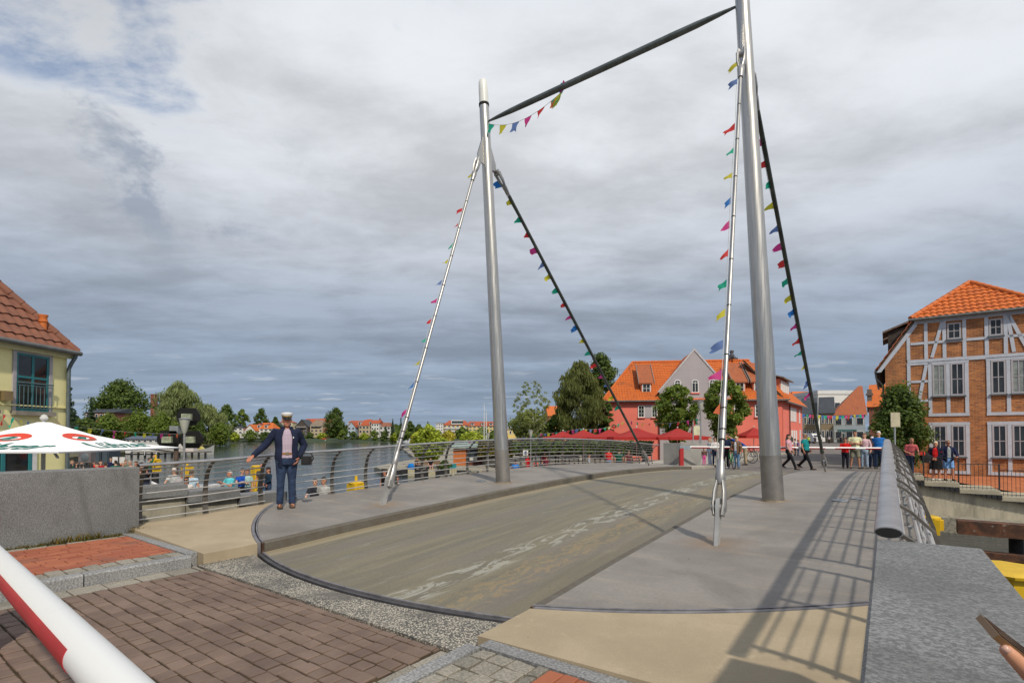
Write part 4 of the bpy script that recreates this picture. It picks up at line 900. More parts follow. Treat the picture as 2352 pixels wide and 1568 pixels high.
# boathouses on the far water edge
for x0, x1, ye, yr, wl_, rf_, kd, lab in ((513, 544, 1011, 1008, 'brown', 'tile_red', 'side', 'low brown boathouse with reddish roof under the willows'), (553, 604, 1008, 1005.5, 'pale', slate, 'side', 'row of grey boathouses left of the man in the cap'),
        (757, 783, 1007, 1002.5, 'brown', slate, 'front', 'black open boathouse with grey roof'), (784, 804, 1007, 1002.5, 'g1', 'g1', 'front', 'dark green boathouse beside the black one'), (806, 834, 1006.5, 1002.5, 'g1', slate, 'side', 'dark green boathouse with grey roof, right of the other green one'),
        (840, 874, 1006, 1003, 'brown', M('tin', (.42, .42, .40), .6), 'side', 'long boathouse with pale tin roof'), (875, 906, 1006, 1002.5, 'pale', slate, 'side', 'grey boathouse nearest the near stay of the left pylon')):
    wm = M('boathouse_green', (.012, .07, .065), .8, var=.2, scale=.5) if wl_ == 'g1' else wl_; rm = M('boathouse_green_roof', (.02, .085, .08), .8) if rf_ == 'g1' else rf_
    house(lab, x0, x1, ye, yr, 1013.5, (1.6 - WZ + .3) * 1180 / 14.0 * (1 if x0 > 600 else .86), wm, rm, kd, 3, 1, 7, name='boathouse', cat='boathouse', group='boathouses on the far shore')
# hotel behind the pylon
def hotel(t, w2, h, hr, dep):
    d = MB().box(-w2 * .35, w2 * .55, -.2, 3, h + .4, h + 2.4).build('dormer', wmat['white'], t)
    for i in range(6): MB().box(-w2 * .3 + i * w2 * .15, -w2 * .3 + i * w2 * .15 + .9, -.28, -.21, h + .9, h + 2.0).build('window', pane_m, d)
    for f in range(2):
        for i in range(4): MB().box(-w2 * .8 + i * w2 * .42, -w2 * .8 + i * w2 * .42 + 2.2, -1.2, 0, h * (.22 + .33 * f), h * (.22 + .33 * f) + .9).build('balcony', wmat['pale'], t)
house('long yellow hotel with red roof and white dormer band', 1017, 1076, 976, 965, 996, 250, 'yellow', 'tile_red', 'half', 6, 3, 14, hotel)
house('right wing of the yellow hotel with lower red roof', 1076, 1132, 978, 967.5, 996, 248, 'yellow', 'tile_red', 'side', 6, 3, 13, dorm([-4, 1, 5]))
house('white glazed stair block at the left end of the yellow hotel', 1001, 1017, 972, 971, 996, 247, 'white', M('flat_roof', (.3, .3, .3), .8), 'flat', 3, 4, 12)
house('orange gable roof rising behind the birch trees', 1262, 1300, 955, 932, 1000, 95, 'orange', 'tile_orange', 'side', 3, 2, 9)
house('green and yellow garden building left of the birches', 1150, 1186, 986, 981, 1000, 120, 'yellow', M('flat_roof', (.3, .3, .3), .8), 'flat', 4, 1, 8)
# end of the street
house('sandstone coloured row house with slate mansard roof, left half', 1845, 1874, 951, 914, 1015, 118, 'sand', slate, 'side', 3, 2, 9, rz=radians(-30), group='row houses at the street end')
house('sandstone coloured row house with slate mansard roof, beside the blue shop', 1886, 1915, 949, 912, 1015, 114, 'sand', slate, 'side', 3, 2, 9, rz=radians(-30), group='row houses at the street end')
house('white modern block behind the slate mansard roofs', 1880, 1968, 905, 901, 1010, 150, 'white', M('flat_white', (.6, .6, .58), .8), 'flat', 1, 1, 14)
house('large orange roof behind the pink house', 1834, 1900, 935, 899, 1005, 160, 'orange', 'tile_orange', 'half', 3, 1, 14)
house('small orange roof between pink house and large orange roof', 1812, 1836, 925, 904, 1010, 130, 'orange', 'tile_orange', 'hip', 2, 1, 8)
def shop(t, w2, h, hr, dep):
    for i in range(9): MB().box(-w2 * .72 + i * .42, -w2 * .72 + i * .42 + .3, -.12, -.02, h * .40, h * .48).build('lettering', M('sign_teal', (.06, .17, .17), .7), t)
    MB().box(-w2 * .75, -w2 * .3, -.08, .0, 0, h * .33).build('door', M('shop_dark', (.05, .06, .06), .4), t)
bh = house('pale blue shop house with steep red roof at the street end', 1914, 1988, 953, 888, 1016, 118, 'lilac', 'tile_slope', 'lean', 3, 2, 13, shop, rz=radians(-27))
ch = at(2000, 900, 112); t = thing('brick_house', 'red roofed house with stone chimney beside the half-timbered house', 'house', at(2040, 1016, 100), radians(-36))
MB().box(-3, 6, 0, 12, -1, 7.0).build('wall', wmat['brick'], t)
mb = MB(); mb.add([(-3.4, -.4, 7.0), (6.4, -.4, 7.0), (6.4, 12, 7.0), (-3.4, 12, 7.0), (-3.0, 5, 11.8), (6.4, 5, 11.8)], [(0, 1, 5, 4), (2, 3, 4, 5), (1, 2, 5), (3, 0, 4)]); mb.build('roof', special('tile_orange'), t)
MB().box(-3.3, -2.5, 1.0, 1.8, 6, 10.6).box(-3.5, -2.3, .8, 2.0, 9.4, 9.8).build('chimney', M('old_stone', (.15, .12, .10), .9, var=.3), t)
# left bank far buildings
house('dark red brick building behind the hedge on the left bank', 196, 258, 947, 939, 985, 150, 'brick', slate, 'side', 6, 2, 12)
c_ = at(354, 930, 235); t = thing('chimney_stack', 'square brick factory chimney showing above the trees', 'chimney', (c_.x, c_.y, -1.7)); MB().box(-1.0, 1.0, -1, 1, 0, at(354, 905, 235).z + 1.7).build('shaft', wmat['brick'], t); MB().box(-1.15, 1.15, -1.15, 1.15, at(354, 908, 235).z + 1.7, at(354, 906.5, 235).z + 1.7).build('rim', wmat['brick'], t)
house('low pavilion with dark solar panels on the left shore', 288, 366, 1008, 1001, 1018, 105, 'pale', M('solar', (.03, .035, .07), .25), 'side', 6, 1, 5, name='pavilion', cat='pavilion')
# ---------------------------------------------------------------- trees
RT = random.Random(21)
def leaves(n, size, spots, droop=0, up=.3):
    """n leaf-sized faces spread over clumps (centre, radius, squash)"""
    mb = MB(); tot = sum(r ** 2 for c, r, q in spots)
    for c, r, q in spots:
        for _ in range(max(4, int(n * r * r / tot))):
            while True:
                d = V((RT.gauss(0, 1), RT.gauss(0, 1), RT.gauss(0, 1)))
                if d.length > .01: break
            d.normalize(); k = r * (RT.random() ** .38) * RT.uniform(.75, 1.12); p = V(c) + V((d.x * k, d.y * k, d.z * k * q))
            nrm = (d + V((RT.gauss(0, .45), RT.gauss(0, .45), RT.gauss(0, .45) + up))).normalized(); a = nrm.orthogonal().normalized(); ang = RT.uniform(0, 6.28); b = nrm.cross(a); a2 = a * cos(ang) + b * sin(ang); b2 = nrm.cross(a2)
            s = size * RT.uniform(.6, 1.3)
            if droop: a2 = V((RT.gauss(0, .25), RT.gauss(0, .25), -1)).normalized(); b2 = a2.cross(V((cos(ang), sin(ang), 0))).normalized(); l_, w_ = s * 1.5, s * .35
            else: l_, w_ = s * .75, s * .45
            mb.add([p - a2 * l_, p + b2 * w_ - a2 * l_ * .1, p + a2 * l_, p - b2 * w_ - a2 * l_ * .1], [(0, 1, 2, 3)])
    return mb
def trunk(h, r, limbs, spread):
    mb = MB(); mb.tube([(0, 0, -.3), (0, 0, h * .2), (.03 * h, 0, h * .5), (0, .02 * h, h * .85)], [r * 1.3, r, r * .7, r * .2], 10)
    for i in range(limbs):
        a = RT.uniform(0, 6.28); z = h * RT.uniform(.25, .6); l = spread * RT.uniform(.5, .95)
        mb.tube([(.02 * h, 0, z), (cos(a) * l * .5, sin(a) * l * .5, z + l * .45), (cos(a) * l, sin(a) * l, z + l * .8)], [r * .5, r * .3, r * .1], 6)
    return mb
bark = M('bark', (.06, .048, .036), .95, var=.35, scale=5, bmp=.6); birchbark = M('birch_bark', (.42, .40, .36), .8, var=.5, scale=3)
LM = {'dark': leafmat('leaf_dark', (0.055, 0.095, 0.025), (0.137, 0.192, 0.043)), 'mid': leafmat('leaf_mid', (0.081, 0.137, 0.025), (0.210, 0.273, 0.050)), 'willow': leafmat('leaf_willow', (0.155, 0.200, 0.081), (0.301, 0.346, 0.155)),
      'lime': leafmat('leaf_lime', (0.200, 0.273, 0.029), (0.455, 0.510, 0.064)), 'con': leafmat('leaf_conifer', (0.041, 0.077, 0.043), (0.095, 0.146, 0.073)), 'birch': leafmat('leaf_birch', (0.137, 0.174, 0.055), (0.291, 0.328, 0.109)), 'hedge': leafmat('leaf_hedge', (0.073, 0.101, 0.022), (0.255, 0.182, 0.041)), 'weep': leafmat('leaf_weeping', (.095, .115, .035), (.185, .21, .068)), 'yel': leafmat('leaf_yellowish', (0.237, 0.255, 0.032), (0.582, 0.491, 0.064))}
def crown_spots(w, z0, z1, n, rr=(.2, .38), shape='round', seed=0):
    RT.seed(seed); sp = []; h = z1 - z0
    for i in range(n):
        t = (i + RT.random()) / n; a = i * 2.4 + RT.uniform(-.5, .5)
        if shape == 'round': prof = sqrt(max(.05, 1 - (2 * t - .9) ** 2)); r = w * RT.uniform(*rr)
        elif shape == 'pear': prof = sin(pi * min(1, .12 + .92 * (1 - t) ** 1.15)) * (1 if t > .1 else .9) * .95 + .05; r = w * RT.uniform(*rr) * (1.1 - .6 * t)
        elif shape == 'cone': prof = (1 - t) ** .9; r = w * (.10 + .25 * (1 - t)) * RT.uniform(.8, 1.2)
        else: prof = .9 * sqrt(max(.05, 1 - (2 * t - 1) ** 2)); r = w * RT.uniform(*rr) * .8
        k = max(0, w * .5 * prof * 1.02 - r * .45) * (RT.random() ** .3)
        sp.append(((cos(a) * k, sin(a) * k, z0 + h * t * .96), r * .62, .8 if shape != 'droop' else 1.6))
    return sp
def tree(label, pos, w, z0, z1, leaf, n=4000, size=.3, clumps=34, shape='round', tr=None, droop=0, seed=1, group=None, name='tree', cat='tree', bk_=None, rr=(.2, .38), limbs=6):
    t = thing(name, label, cat, pos, 0, group); sp = crown_spots(w, z0, z1, clumps, rr, shape, seed)
    r = tr or max(.05, w * .03); trunk(z0 + (z1 - z0) * .7, r, limbs, w * .4).build('trunk', bk_ or bark, t, 60)
    leaves(n, size, sp, droop).build('crown', LM[leaf], t, None, False); return t
def tq(label, x, ytop, ybot, wpx, Y, zg, leaf, **k):
    p = at(x, ytop, Y); H = p.z - zg; w_ = wpx / 1180 * Y; zb = max(.1, at(x, ybot, Y).z - zg)
    return tree(label, (p.x, Y, zg), w_, zb, H, leaf, **k)
# in front of the pink house
tq('leafy lime tree left of the grey gable of the pink house', 1552, 884, 1002, 118, 47, -1.0, 'mid', n=9000, size=.21, clumps=46, shape='pear', seed=3, group='street trees before the pink house')
tq('leafy lime tree partly behind the right pylon\'s near stay', 1664, 872, 1002, 116, 46, -1.0, 'mid', n=9000, size=.21, clumps=46, shape='pear', seed=5, group='street trees before the pink house')
tq('round dark clipped tree covering the corner of the half-timbered house', 2062, 892, 1075, 140, 26.0, 0, 'dark', n=11000, size=.12, clumps=46, shape='round', seed=8, rr=(.24, .4))
# birches and the thicket left of the pink house
tq('slender airy birch tree left of the thicket', 1222, 872, 1000, 95, 52, -1.2, 'birch', n=4200, size=.12, clumps=130, shape='pear', seed=11, bk_=birchbark, rr=(.10, .17), tr=.07, limbs=16)
tq('broad weeping birch with drooping branches', 1332, 834, 1000, 128, 55, -1.2, 'weep', n=14000, size=.17, clumps=90, shape='round', droop=1, seed=19, bk_=birchbark, rr=(.16, .3))
tq('tall dark tree between the weeping birch and the pink house', 1380, 812, 1000, 104, 60, -1.2, 'dark', n=8000, size=.24, clumps=50, shape='round', seed=13)
tq('ivy covered bush climbing the left edge of the pink house', 1398, 925, 1005, 34, 54.5, -1.2, 'dark', n=1500, size=.2, clumps=16, seed=14, name='bush', cat='bush')
tq('low green bush under the slender birch', 1216, 948, 1008, 100, 57, -1.5, 'birch', n=4500, size=.24, clumps=30, seed=15, name='bush', cat='bush')
tq('low olive bush beside the weeping birch', 1276, 955, 1006, 70, 58, -1.4, 'mid', n=3500, size=.24, clumps=24, seed=16, name='bush', cat='bush')
# promontory
tq('bright yellow-green tree on the far quay above the bench', 985, 976, 1052, 92, 52, -1.75, 'lime', n=4200, size=.22, clumps=44, shape='round', seed=21, rr=(.14, .26), tr=.07)
tq('autumn-tinted bush behind the bright quay tree', 958, 992, 1042, 42, 54, -1.75, 'yel', n=1100, size=.22, clumps=16, seed=22, name='bush', cat='bush')
tq('white-flowering bush under the bright quay tree', 1004, 1000, 1034, 44, 53, -1.75, 'lime', n=1300, size=.2, clumps=16, seed=23, name='bush', cat='bush')
tq('small planted shrub by the turquoise boat on the far quay', 1022, 1058, 1082, 32, 49, -1.75, 'dark', n=900, size=.18, clumps=10, seed=24, name='shrub', cat='shrub')
for i, (x, yt, yb, wp, Y, lf, lab) in enumerate(((1062, 984, 1006, 36, 150, 'mid', 'dark green round tree in front of the yellow hotel'), (1108, 984, 1006, 40, 140, 'willow', 'pale green tree in front of the hotel\'s right wing'), (1030, 993, 1010, 40, 130, 'yel', 'yellowish bush below the hotel'), (1085, 1000, 1014, 80, 120, 'lime', 'wide green bush on the far side of the small harbour'), (1140, 992, 1012, 50, 110, 'mid', 'green bush beside the left pylon'))):
    tq(lab, x, yt, yb, wp, Y, -1.75, lf, n=1900, size=.55, clumps=20, seed=30 + i, group='trees by the hotel')
tq('bare-twigged slim tree touching the left pylon\'s edge', 1148, 945, 1000, 26, 90, -1.75, 'hedge', n=260, size=.22, clumps=20, seed=36, rr=(.1, .2), tr=.06)
# far shore
FT = [(772, 938, 1002, 64, 316, 'dark', 'round', 3600, 'big round tree standing alone at the far water edge'), (902, 960, 1004, 15, 300, 'con', 'cone', 900, 'pointed dark conifer right of the far row of houses'), (921, 958, 1004, 16, 305, 'con', 'cone', 900, 'pointed conifer just behind the near stay'), (886, 978, 1000, 14, 310, 'con', 'cone', 700, 'small conifer before the grey-white house'),
      (942, 968, 1004, 28, 310, 'dark', 'round', 1400, 'dark broad tree right of the near stay'), (962, 975, 1004, 22, 312, 'dark', 'round', 1000, 'low dark round tree left of the hotel'), (983, 966, 1004, 18, 320, 'con', 'cone', 800, 'twin-topped conifer left of the hotel'), (928, 984, 1008, 36, 290, 'mid', 'round', 1400, 'green tree at the water behind the blue boat'),
      (520, 932, 1000, 50, 270, 'dark', 'round', 2400, 'dark wide tree above the white house'), (556, 938, 1000, 36, 290, 'mid', 'round', 1700, 'lighter green tree above the orange-roofed villa'), (600, 939, 998, 38, 300, 'dark', 'round', 1700, 'loose dark tree top left of the man in the cap'), (632, 958, 1000, 26, 310, 'dark', 'round', 1200, 'dark tree right behind the man\'s head')]
for i, (x, yt, yb, wp, Y, lf, sh, n, lab) in enumerate(FT): tq(lab, x, yt, yb, wp, Y, -1.5, lf, n=n, size=.85 if wp > 20 else .6, clumps=30, shape=sh, seed=50 + i, group='trees on the far lake shore')
sb = [(690, 24), (712, 22), (738, 26), (786, 26), (812, 30), (836, 26), (860, 28), (882, 26), (905, 30), (575, 40), (610, 36), (540, 30), (655, 30), (950, 30)]
for i, (x, wp) in enumerate(sb):
    tq('garden bush at the far water edge, number %d from the left' % (1 + sorted(q for q, _ in sb).index(x)), x, 990 + (i % 3) * 2.5, 1011, wp, 300 if x > 640 else 268, -1.7, ('mid', 'dark', 'lime')[i % 3], n=700, size=.7, clumps=12, seed=80 + i, name='bush', cat='bush', group='bushes along the far shore')
# left bank
tq('great dark broadleaf tree on the left bank', 278, 878, 1000, 142, 165, -1.75, 'dark', n=9500, size=.62, clumps=60, seed=101, rr=(.18, .32))
tq('tall silvery willow on the left bank', 412, 882, 1005, 118, 190, -1.75, 'willow', n=10000, size=.55, clumps=70, droop=1, seed=102, shape='round', rr=(.14, .26))
tq('lower spreading willow reaching the water', 478, 932, 1018, 98, 200, -2.0, 'willow', n=6500, size=.5, clumps=50, droop=1, seed=103, rr=(.14, .28))
tq('spruce half hidden behind the yellow house', 152, 842, 1000, 56, 42, -1.75, 'con', n=3600, size=.2, clumps=60, shape='cone', seed=104)
tq('small dark conifer in front of the brick building', 210, 908, 985, 24, 120, -1.75, 'con', n=1000, size=.38, clumps=26, shape='cone', seed=105)
LB = [(200, 962, 1012, 60, 118, 'dark'), (250, 955, 1010, 80, 130, 'mid'), (318, 952, 1012, 90, 140, 'mid'), (372, 950, 1014, 80, 150, 'mid'), (440, 958, 1018, 70, 165, 'dark'), (505, 972, 1018, 50, 185, 'mid'), (176, 958, 1010, 40, 100, 'dark')]
for i, (x, yt, yb, wp, Y, lf) in enumerate(LB): tq('%s shrub mass below the trees, place %d from the left on the left bank' % ('deep green' if lf == 'dark' else 'mid green', 1 + sorted(q[0] for q in LB).index(x)), x, yt, yb, wp, Y, -1.75, lf, n=2600, size=.5, clumps=26, seed=120 + i, name='bush', cat='bush', group='bushes on the left bank')
# far woods on the hills: one mass
wd_ = MB(); RT.seed(5)
for i in range(5200):
    x = RT.uniform(-345, -150); y = shore(x) + RT.uniform(250, 620); z = 1 + 17 * max(0, (y - shore(x) - 250) / 370) * (.7 + .3 * sin(x * .03 + 1.9)); s = RT.uniform(2, 4.5)
    a = RT.uniform(0, 6.28); u1 = V((cos(a), sin(a), 0)); wd_.add([V((x, y, z)) - u1 * s * .5, V((x, y, z)) + u1 * s * .5, V((x, y, z + s * 1.2)) + u1 * s * .2, V((x, y, z + s * 1.2)) - u1 * s * .2], [(0, 1, 2, 3)])
struct(wd_.build('woods', LM['dark'], None, None, False), 'stuff')
# clipped hedge with reddish tint behind the far quay, and dark foliage standing in for the shade under the red parasols
def hedge(label, x0, x1, yt, yb, Y, leaf, n, size=.2, dep=1.5):
    a, b = at(x0, yt, Y), at(x1, yt, Y); zg = at(x0, yb, Y).z; mb = MB(); t = thing('hedge', label, 'hedge', (a.x, Y, zg))
    for _ in range(n):
        p = V((RT.uniform(0, b.x - a.x), RT.uniform(0, dep), RT.uniform(0, (a.z - zg)) * (1 + .06 * sin(_)))); nr = V((RT.gauss(0, .6), -abs(RT.gauss(0, 1)), abs(RT.gauss(0, .7)))).normalized(); u1 = nr.orthogonal().normalized(); v1 = nr.cross(u1); s = size * RT.uniform(.5, 1.1)
        mb.add([p - u1 * s, p + v1 * s * .6, p + u1 * s, p - v1 * s * .6], [(0, 1, 2, 3)])
    mb.build('foliage', LM[leaf], t, None, False); MB().box(.1, b.x - a.x - .1, .3, dep - .2, -.3, (a.z - zg) * .9).build('branches', M('twigs', (.03, .024, .014), .95), t); return t
hedge('reddish green hedge left of the steps behind the far quay', 1098, 1180, 1012, 1046, 56, 'hedge', 4200)
hedge('dark green foliage standing in for the shade under the red parasols', 1180, 1500, 1014, 1040, 50, 'dark', 7000)
# ---------------------------------------------------------------- people
RP = random.Random(3)
SKIN = {'t': (.43, .215, .135), 'p': (.52, .30, .21), 'r': (.46, .20, .13), 'd': (.30, .15, .09)}
eye_m = M('eye_dark', (.02, .015, .012), .3); lip_m = M('lip', (.36, .12, .09), .6)
LEGS = {'stand': (((-.095, -.01, .49), (-.105, .02, .09)), ((.095, -.01, .49), (.105, .02, .09))),
        'wide': (((-.13, -.02, .49), (-.165, .02, .09)), ((.13, -.02, .49), (.165, .02, .09))),
        'relax': (((-.10, -.02, .49), (-.11, .02, .09)), ((.12, -.09, .50), (.15, -.06, .09))),
        'walk': (((-.08, -.18, .50), (-.08, -.34, .10)), ((.08, .02, .49), (.08, .33, .17))),
        'sit': (((-.12, -.43, .93), (-.12, -.42, .53)), ((.12, -.43, .93), (.12, -.42, .53)))}
ARMS = {'down': ((.255, .035, 1.14), (.265, -.05, .89)), 'crossed': ((.265, -.07, 1.14), (-.03, -.235, 1.17)), 'phone': ((.25, -.13, 1.15), (.08, -.36, 1.30)), 'hip': ((.35, .10, 1.16), (.19, -.03, .97)),
        'pocket': ((.33, .07, 1.15), (.215, -.05, .90)), 'fwd': ((.25, -.19, 1.14), (.17, -.42, 1.05)), 'up': ((.33, -.16, 1.50), (.30, -.22, 1.76)), 'bag': ((.26, -.02, 1.14), (.27, -.12, .93)), 'clasp': ((.255, -.06, 1.13), (.05, -.22, 1.00)), 'back': ((.25, .16, 1.14), (.26, .14, .90)), 'lap': ((.25, -.08, 1.12), (.13, -.30, .98))}
TORSO = [(.86, .150, .112), (.92, .168, .118), (1.0, .158, .112), (1.08, .147, .106), (1.18, .155, .112), (1.30, .176, .118), (1.38, .180, .108), (1.43, .150, .088), (1.462, .085, .068)]
def hand(mb, wr, d, palm_n, k, curl=.5, sc_=1.0):
    """palm with four unequal bent fingers and a thumb leaving its side"""
    d = d.normalized(); pn = (palm_n - d * palm_n.dot(d)).normalized(); sd = d.cross(pn); s = k * sc_
    rs = []
    for t, w_, th in ((0, .024, .016), (.03, .036, .017), (.07, .041, .015), (.09, .038, .012)):
        c = wr + d * t * s; rs.append([c + sd * (w_ * s * cos(a)) + pn * (th * s * sin(a)) for a in lin(0, 2 * pi, 10)[:-1]])
    mb.rings(rs)
    for off, l in ((-.029, .066), (-.010, .078), (.010, .074), (.028, .058)):
        b = wr + d * .085 * s + sd * off * s; p = [b]; ang = curl * .35
        for q in (.45, .32, .23):
            p.append(p[-1] + (d * cos(ang) + pn * sin(ang)) * l * q * s); ang += curl * .75
        mb.tube(p, [.0095 * s, .0088 * s, .0078 * s, .0055 * s], 7)
    b = wr + d * .025 * s + sd * -.03 * s; p = [b, b + (d * .6 - sd * .7 + pn * .3) * .036 * s, b + (d * .95 - sd * .75 + pn * .6) * .06 * s]
    mb.tube(p, [.0125 * s, .0105 * s, .007 * s], 7)
def person(label, pos, yaw=0, H=1.72, skin='t', top=(.4, .4, .4), sleeve=.55, bottom=(.03, .04, .07), bkind='trousers', shoe=(.04, .04, .04), hair=(.05, .035, .025), hlen=0, hat=None, glasses=False, legs='stand', arms=('down', 'down'), fat=1.0, jacket=None, lean=0, head=0, sit=0, detail=.022, group=None, name='person', larm=None, shoes=True, tmat=None, bmat=None):
    """a standing figure 1.75 high is laid out first and scaled to H; it faces its own -y"""
    k = H / 1.75; t = thing(name, label, 'person', pos, yaw, group); sk = special and SKIN[skin]; dz = -(.48 if legs == 'sit' else 0) + sit
    skm = M('skin_' + skin, sk, .6, var=.10, scale=6, spec=.3)
    def tf(p):
        p = V(p); a = lean * max(0, min(1, (p.z - .9) / .5)); 
        if p.z > .86: p = V((p.x, p.y - a * (p.z - .9), p.z))
        return V((p.x, p.y, p.z + dz)) * k
    lg = LEGS[legs]; ar = []
    for i, sg in ((0, -1), (1, 1)):
        q = arms[i]
        if isinstance(q, str): e, w_ = ARMS[q]; e, w_ = V((e[0] * sg, e[1], e[2])), V((w_[0] * sg, w_[1], w_[2])) + (V((0, -.02 * sg, .03 * sg)) if q == 'crossed' else V())
        else: e, w_ = V(q[0]), V(q[1])
        ar.append((V((sg * .178 * (1 + (fat - 1) * .4), 0, 1.405)), e, w_))
    fb = lambda z: 1 + (fat - 1) * (1.0 if .86 < z < 1.3 else .5)
    def torso(mb, grow, z0=0, z1=9, n=16):
        L_ = [(z, rx * fb(z) + grow, ry * (fb(z) ** 1.5) + grow) for z, rx, ry in TORSO if z0 <= z <= z1]
        mb.loft([(0, tf((0, 0, z)).y - (.03 * (fat - 1) * 3 * k if z < 1.3 else 0), tf((0, 0, z)).z, rx * k, ry * k) for z, rx, ry in L_], n)
    def limb(mb, p, r, n=10): mb.tube([tf(q) for q in p], [a * k for a in r], n)
    hd = Matrix.Rotation(head, 3, 'Z'); hc = tf((0, -.01, 1.62))
    def hp(x, y, z): return hc + hd @ (V((x, y, z - 1.62)) * k)
    # body: one fused skin from the crown to the soles
    b = MB(); torso(b, 0); limb(b, [(0, .01, 1.40), (0, .0, 1.50), (0, -.012, 1.57)], [.062, .056, .054], 12)
    rs = []
    for z, rx, ry, oy in ((1.508, .022, .026, -.060), (1.522, .042, .052, -.036), (1.55, .058, .074, -.018), (1.585, .066, .086, -.008), (1.62, .071, .092, .0), (1.66, .074, .096, .004), (1.70, .070, .090, .006), (1.73, .053, .068, .008), (1.748, .028, .036, .008)):
        rs.append([hp(rx * cos(a), oy + ry * sin(a), z) for a in lin(0, 2 * pi, 16)[:-1]])
    b.rings(rs)
    b.tube([hp(0, -.078, 1.655), hp(0, -.100, 1.622), hp(0, -.112, 1.598), hp(0, -.085, 1.588)], [.007 * k, .012 * k, .0165 * k, .009 * k], 8)
    for sg in (-1, 1): b.tube([hp(sg * .069, .004, 1.59), hp(sg * .080, .016, 1.615), hp(sg * .081, .02, 1.64), hp(sg * .07, .01, 1.655)], [.009 * k, .014 * k, .014 * k, .006 * k], 7)
    for (kn, an), sg in zip(lg, (-1, 1)):
        hip = (sg * .09, -.0 if legs != 'sit' else -.05, .90 if legs != 'sit' else .97); limb(b, [hip, ((hip[0] + kn[0]) / 2, (hip[1] + kn[1]) / 2 - .01, (hip[2] + kn[2]) / 2), kn, ((kn[0] + an[0]) / 2, (kn[1] + an[1]) / 2 + .025, (kn[2] + an[2]) / 2 + .03), an], [.088, .074, .054, .056, .036])
        fz = an[2] - .055; limb(b, [(an[0], an[1] + .05, fz), (an[0], an[1] - .04, fz + .005), (an[0] + sg * .01, an[1] - .15, fz - .012)], [.035, .038, .025])
    for s_, e, w_ in ar: limb(b, [s_, s_.lerp(e, .5), e, e.lerp(w_, .35), w_], [.050, .047, .039, .037, .026])
    r = voxel(b, detail * k * .8, 2)
    for (s_, e, w_), sg in zip(ar, (-1, 1)):
        d = (w_ - e).normalized(); pn = V((-sg, -.15, 0)) if abs(d.z) > .6 else V((0, .1, -1)); hand(r, tf(w_), d, pn, k, .6, 1.1)
    r.mi = 1
    if not glasses:
        for sg in (-1, 1): r.obox(hp(sg * .030, -.0885, 1.634), hd @ V((.012 * k, 0, 0)), V((0, .005 * k, 0)), V((0, 0, .006 * k)))
    for sg in (-1, 1): r.obox(hp(sg * .031, -.0895, 1.652), hd @ V((.018 * k, 0, 0)), V((0, .005 * k, 0)), V((0, 0, .0035 * k)))
    r.mi = 2; r.obox(hp(0, -.0905, 1.560), hd @ V((.023 * k, 0, 0)), V((0, .005 * k, 0)), V((0, 0, .005 * k)))
    r.build('body', [skm, eye_m, lip_m], t, 180)
    if glasses:
        g_ = MB()
        for sg in (-1, 1): g_.obox(hp(sg * .033, -.102, 1.632), hd @ V((.026 * k, 0, 0)), hd @ V((0, .004 * k, 0)), V((0, 0, .018 * k))); g_.bar(hp(sg * .058, -.1, 1.638), hp(sg * .076, .01, 1.64), .006 * k, .006 * k)
        g_.bar(hp(-.01, -.102, 1.638), hp(.01, -.102, 1.638), .006 * k, .006 * k); g_.build('glasses', eye_m, t)
    # hair and hats
    if hair is not None:
        h = MB(); rs = []
        for z, gx, gy, oy in ((1.64, .075, .080, .030), (1.67, .082, .099, .012), (1.70, .080, .100, .008), (1.73, .066, .080, .008), (1.752, .042, .050, .008), (1.764, .014, .018, .008)): rs.append([hp(gx * cos(a), oy + gy * sin(a) * (.86 if sin(a) < 0 and z < 1.69 else 1), z) for a in lin(0, 2 * pi, 16)[:-1]])
        h.rings(rs)
        if hlen:
            rs = []
            for z, gx, gy, oy in ((1.70, .080, .075, .04), (1.62, .088, .06, .05), (1.55, .088, .055, .055), (1.62 - hlen, .07, .04, .06), (1.60 - hlen - .03, .04, .02, .06)): rs.append([hp(gx * cos(a), oy + gy * sin(a), z) for a in lin(0, 2 * pi, 14)[:-1]])
            h.rings(rs)
        else:
            h.tube([hp(-.066, .06, 1.60), hp(0, .088, 1.60), hp(.066, .06, 1.60)], .022 * k, 8)
        voxel(h, .016 * k, 1).build('hair', M('hair_%02x%02x%02x' % tuple(int(q * 255) for q in hair), hair, .8, var=.3, scale=20), t, 180)
    if hat:
        c, kind = hat; h = MB(); rs = []
        for z, g_ in ((1.675, 1.10), (1.70, 1.10), (1.735, .98), (1.765, .66), (1.778, .2)): rs.append([hp(.078 * g_ * cos(a), .006 + .098 * g_ * sin(a), z) for a in lin(0, 2 * pi, 18)[:-1]])
        h.rings(rs); rs = []
        for yy, ww, zz in ((-.085, .075, 1.688), (-.13, .068, 1.683), (-.165, .045, 1.676)): rs.append([hp(ww * q, yy - .0 + .03 * q * q, zz + dz_ ) for q, dz_ in ((-1, 0), (-.5, .006), (0, .008), (.5, .006), (1, 0), (1, -.006), (.5, 0), (0, .002), (-.5, 0), (-1, -.006))])
        h.rings(rs); h.build('cap', cloth(c), t, 50)
    # clothes
    tm_ = tmat or cloth(top); c = MB(); torso(c, .014, .90 if bkind != 'skirt' else .96)
    for s_, e, w_ in ar:
        if sleeve <= 0: limb(c, [s_, s_.lerp(e, .15)], [.066, .06])
        elif sleeve < 1: q = s_.lerp(e, min(1, sleeve * 1.1)); limb(c, [V((s_.x * .8, s_.y, s_.z)), s_, s_.lerp(q, .5), q], [.05, .066, .064, .060])
        else: limb(c, [V((s_.x * .8, s_.y, s_.z)), s_, s_.lerp(e, .5), e, e.lerp(w_, .4), w_.lerp(e, .08)], [.05, .068, .063, .056, .052, .042])
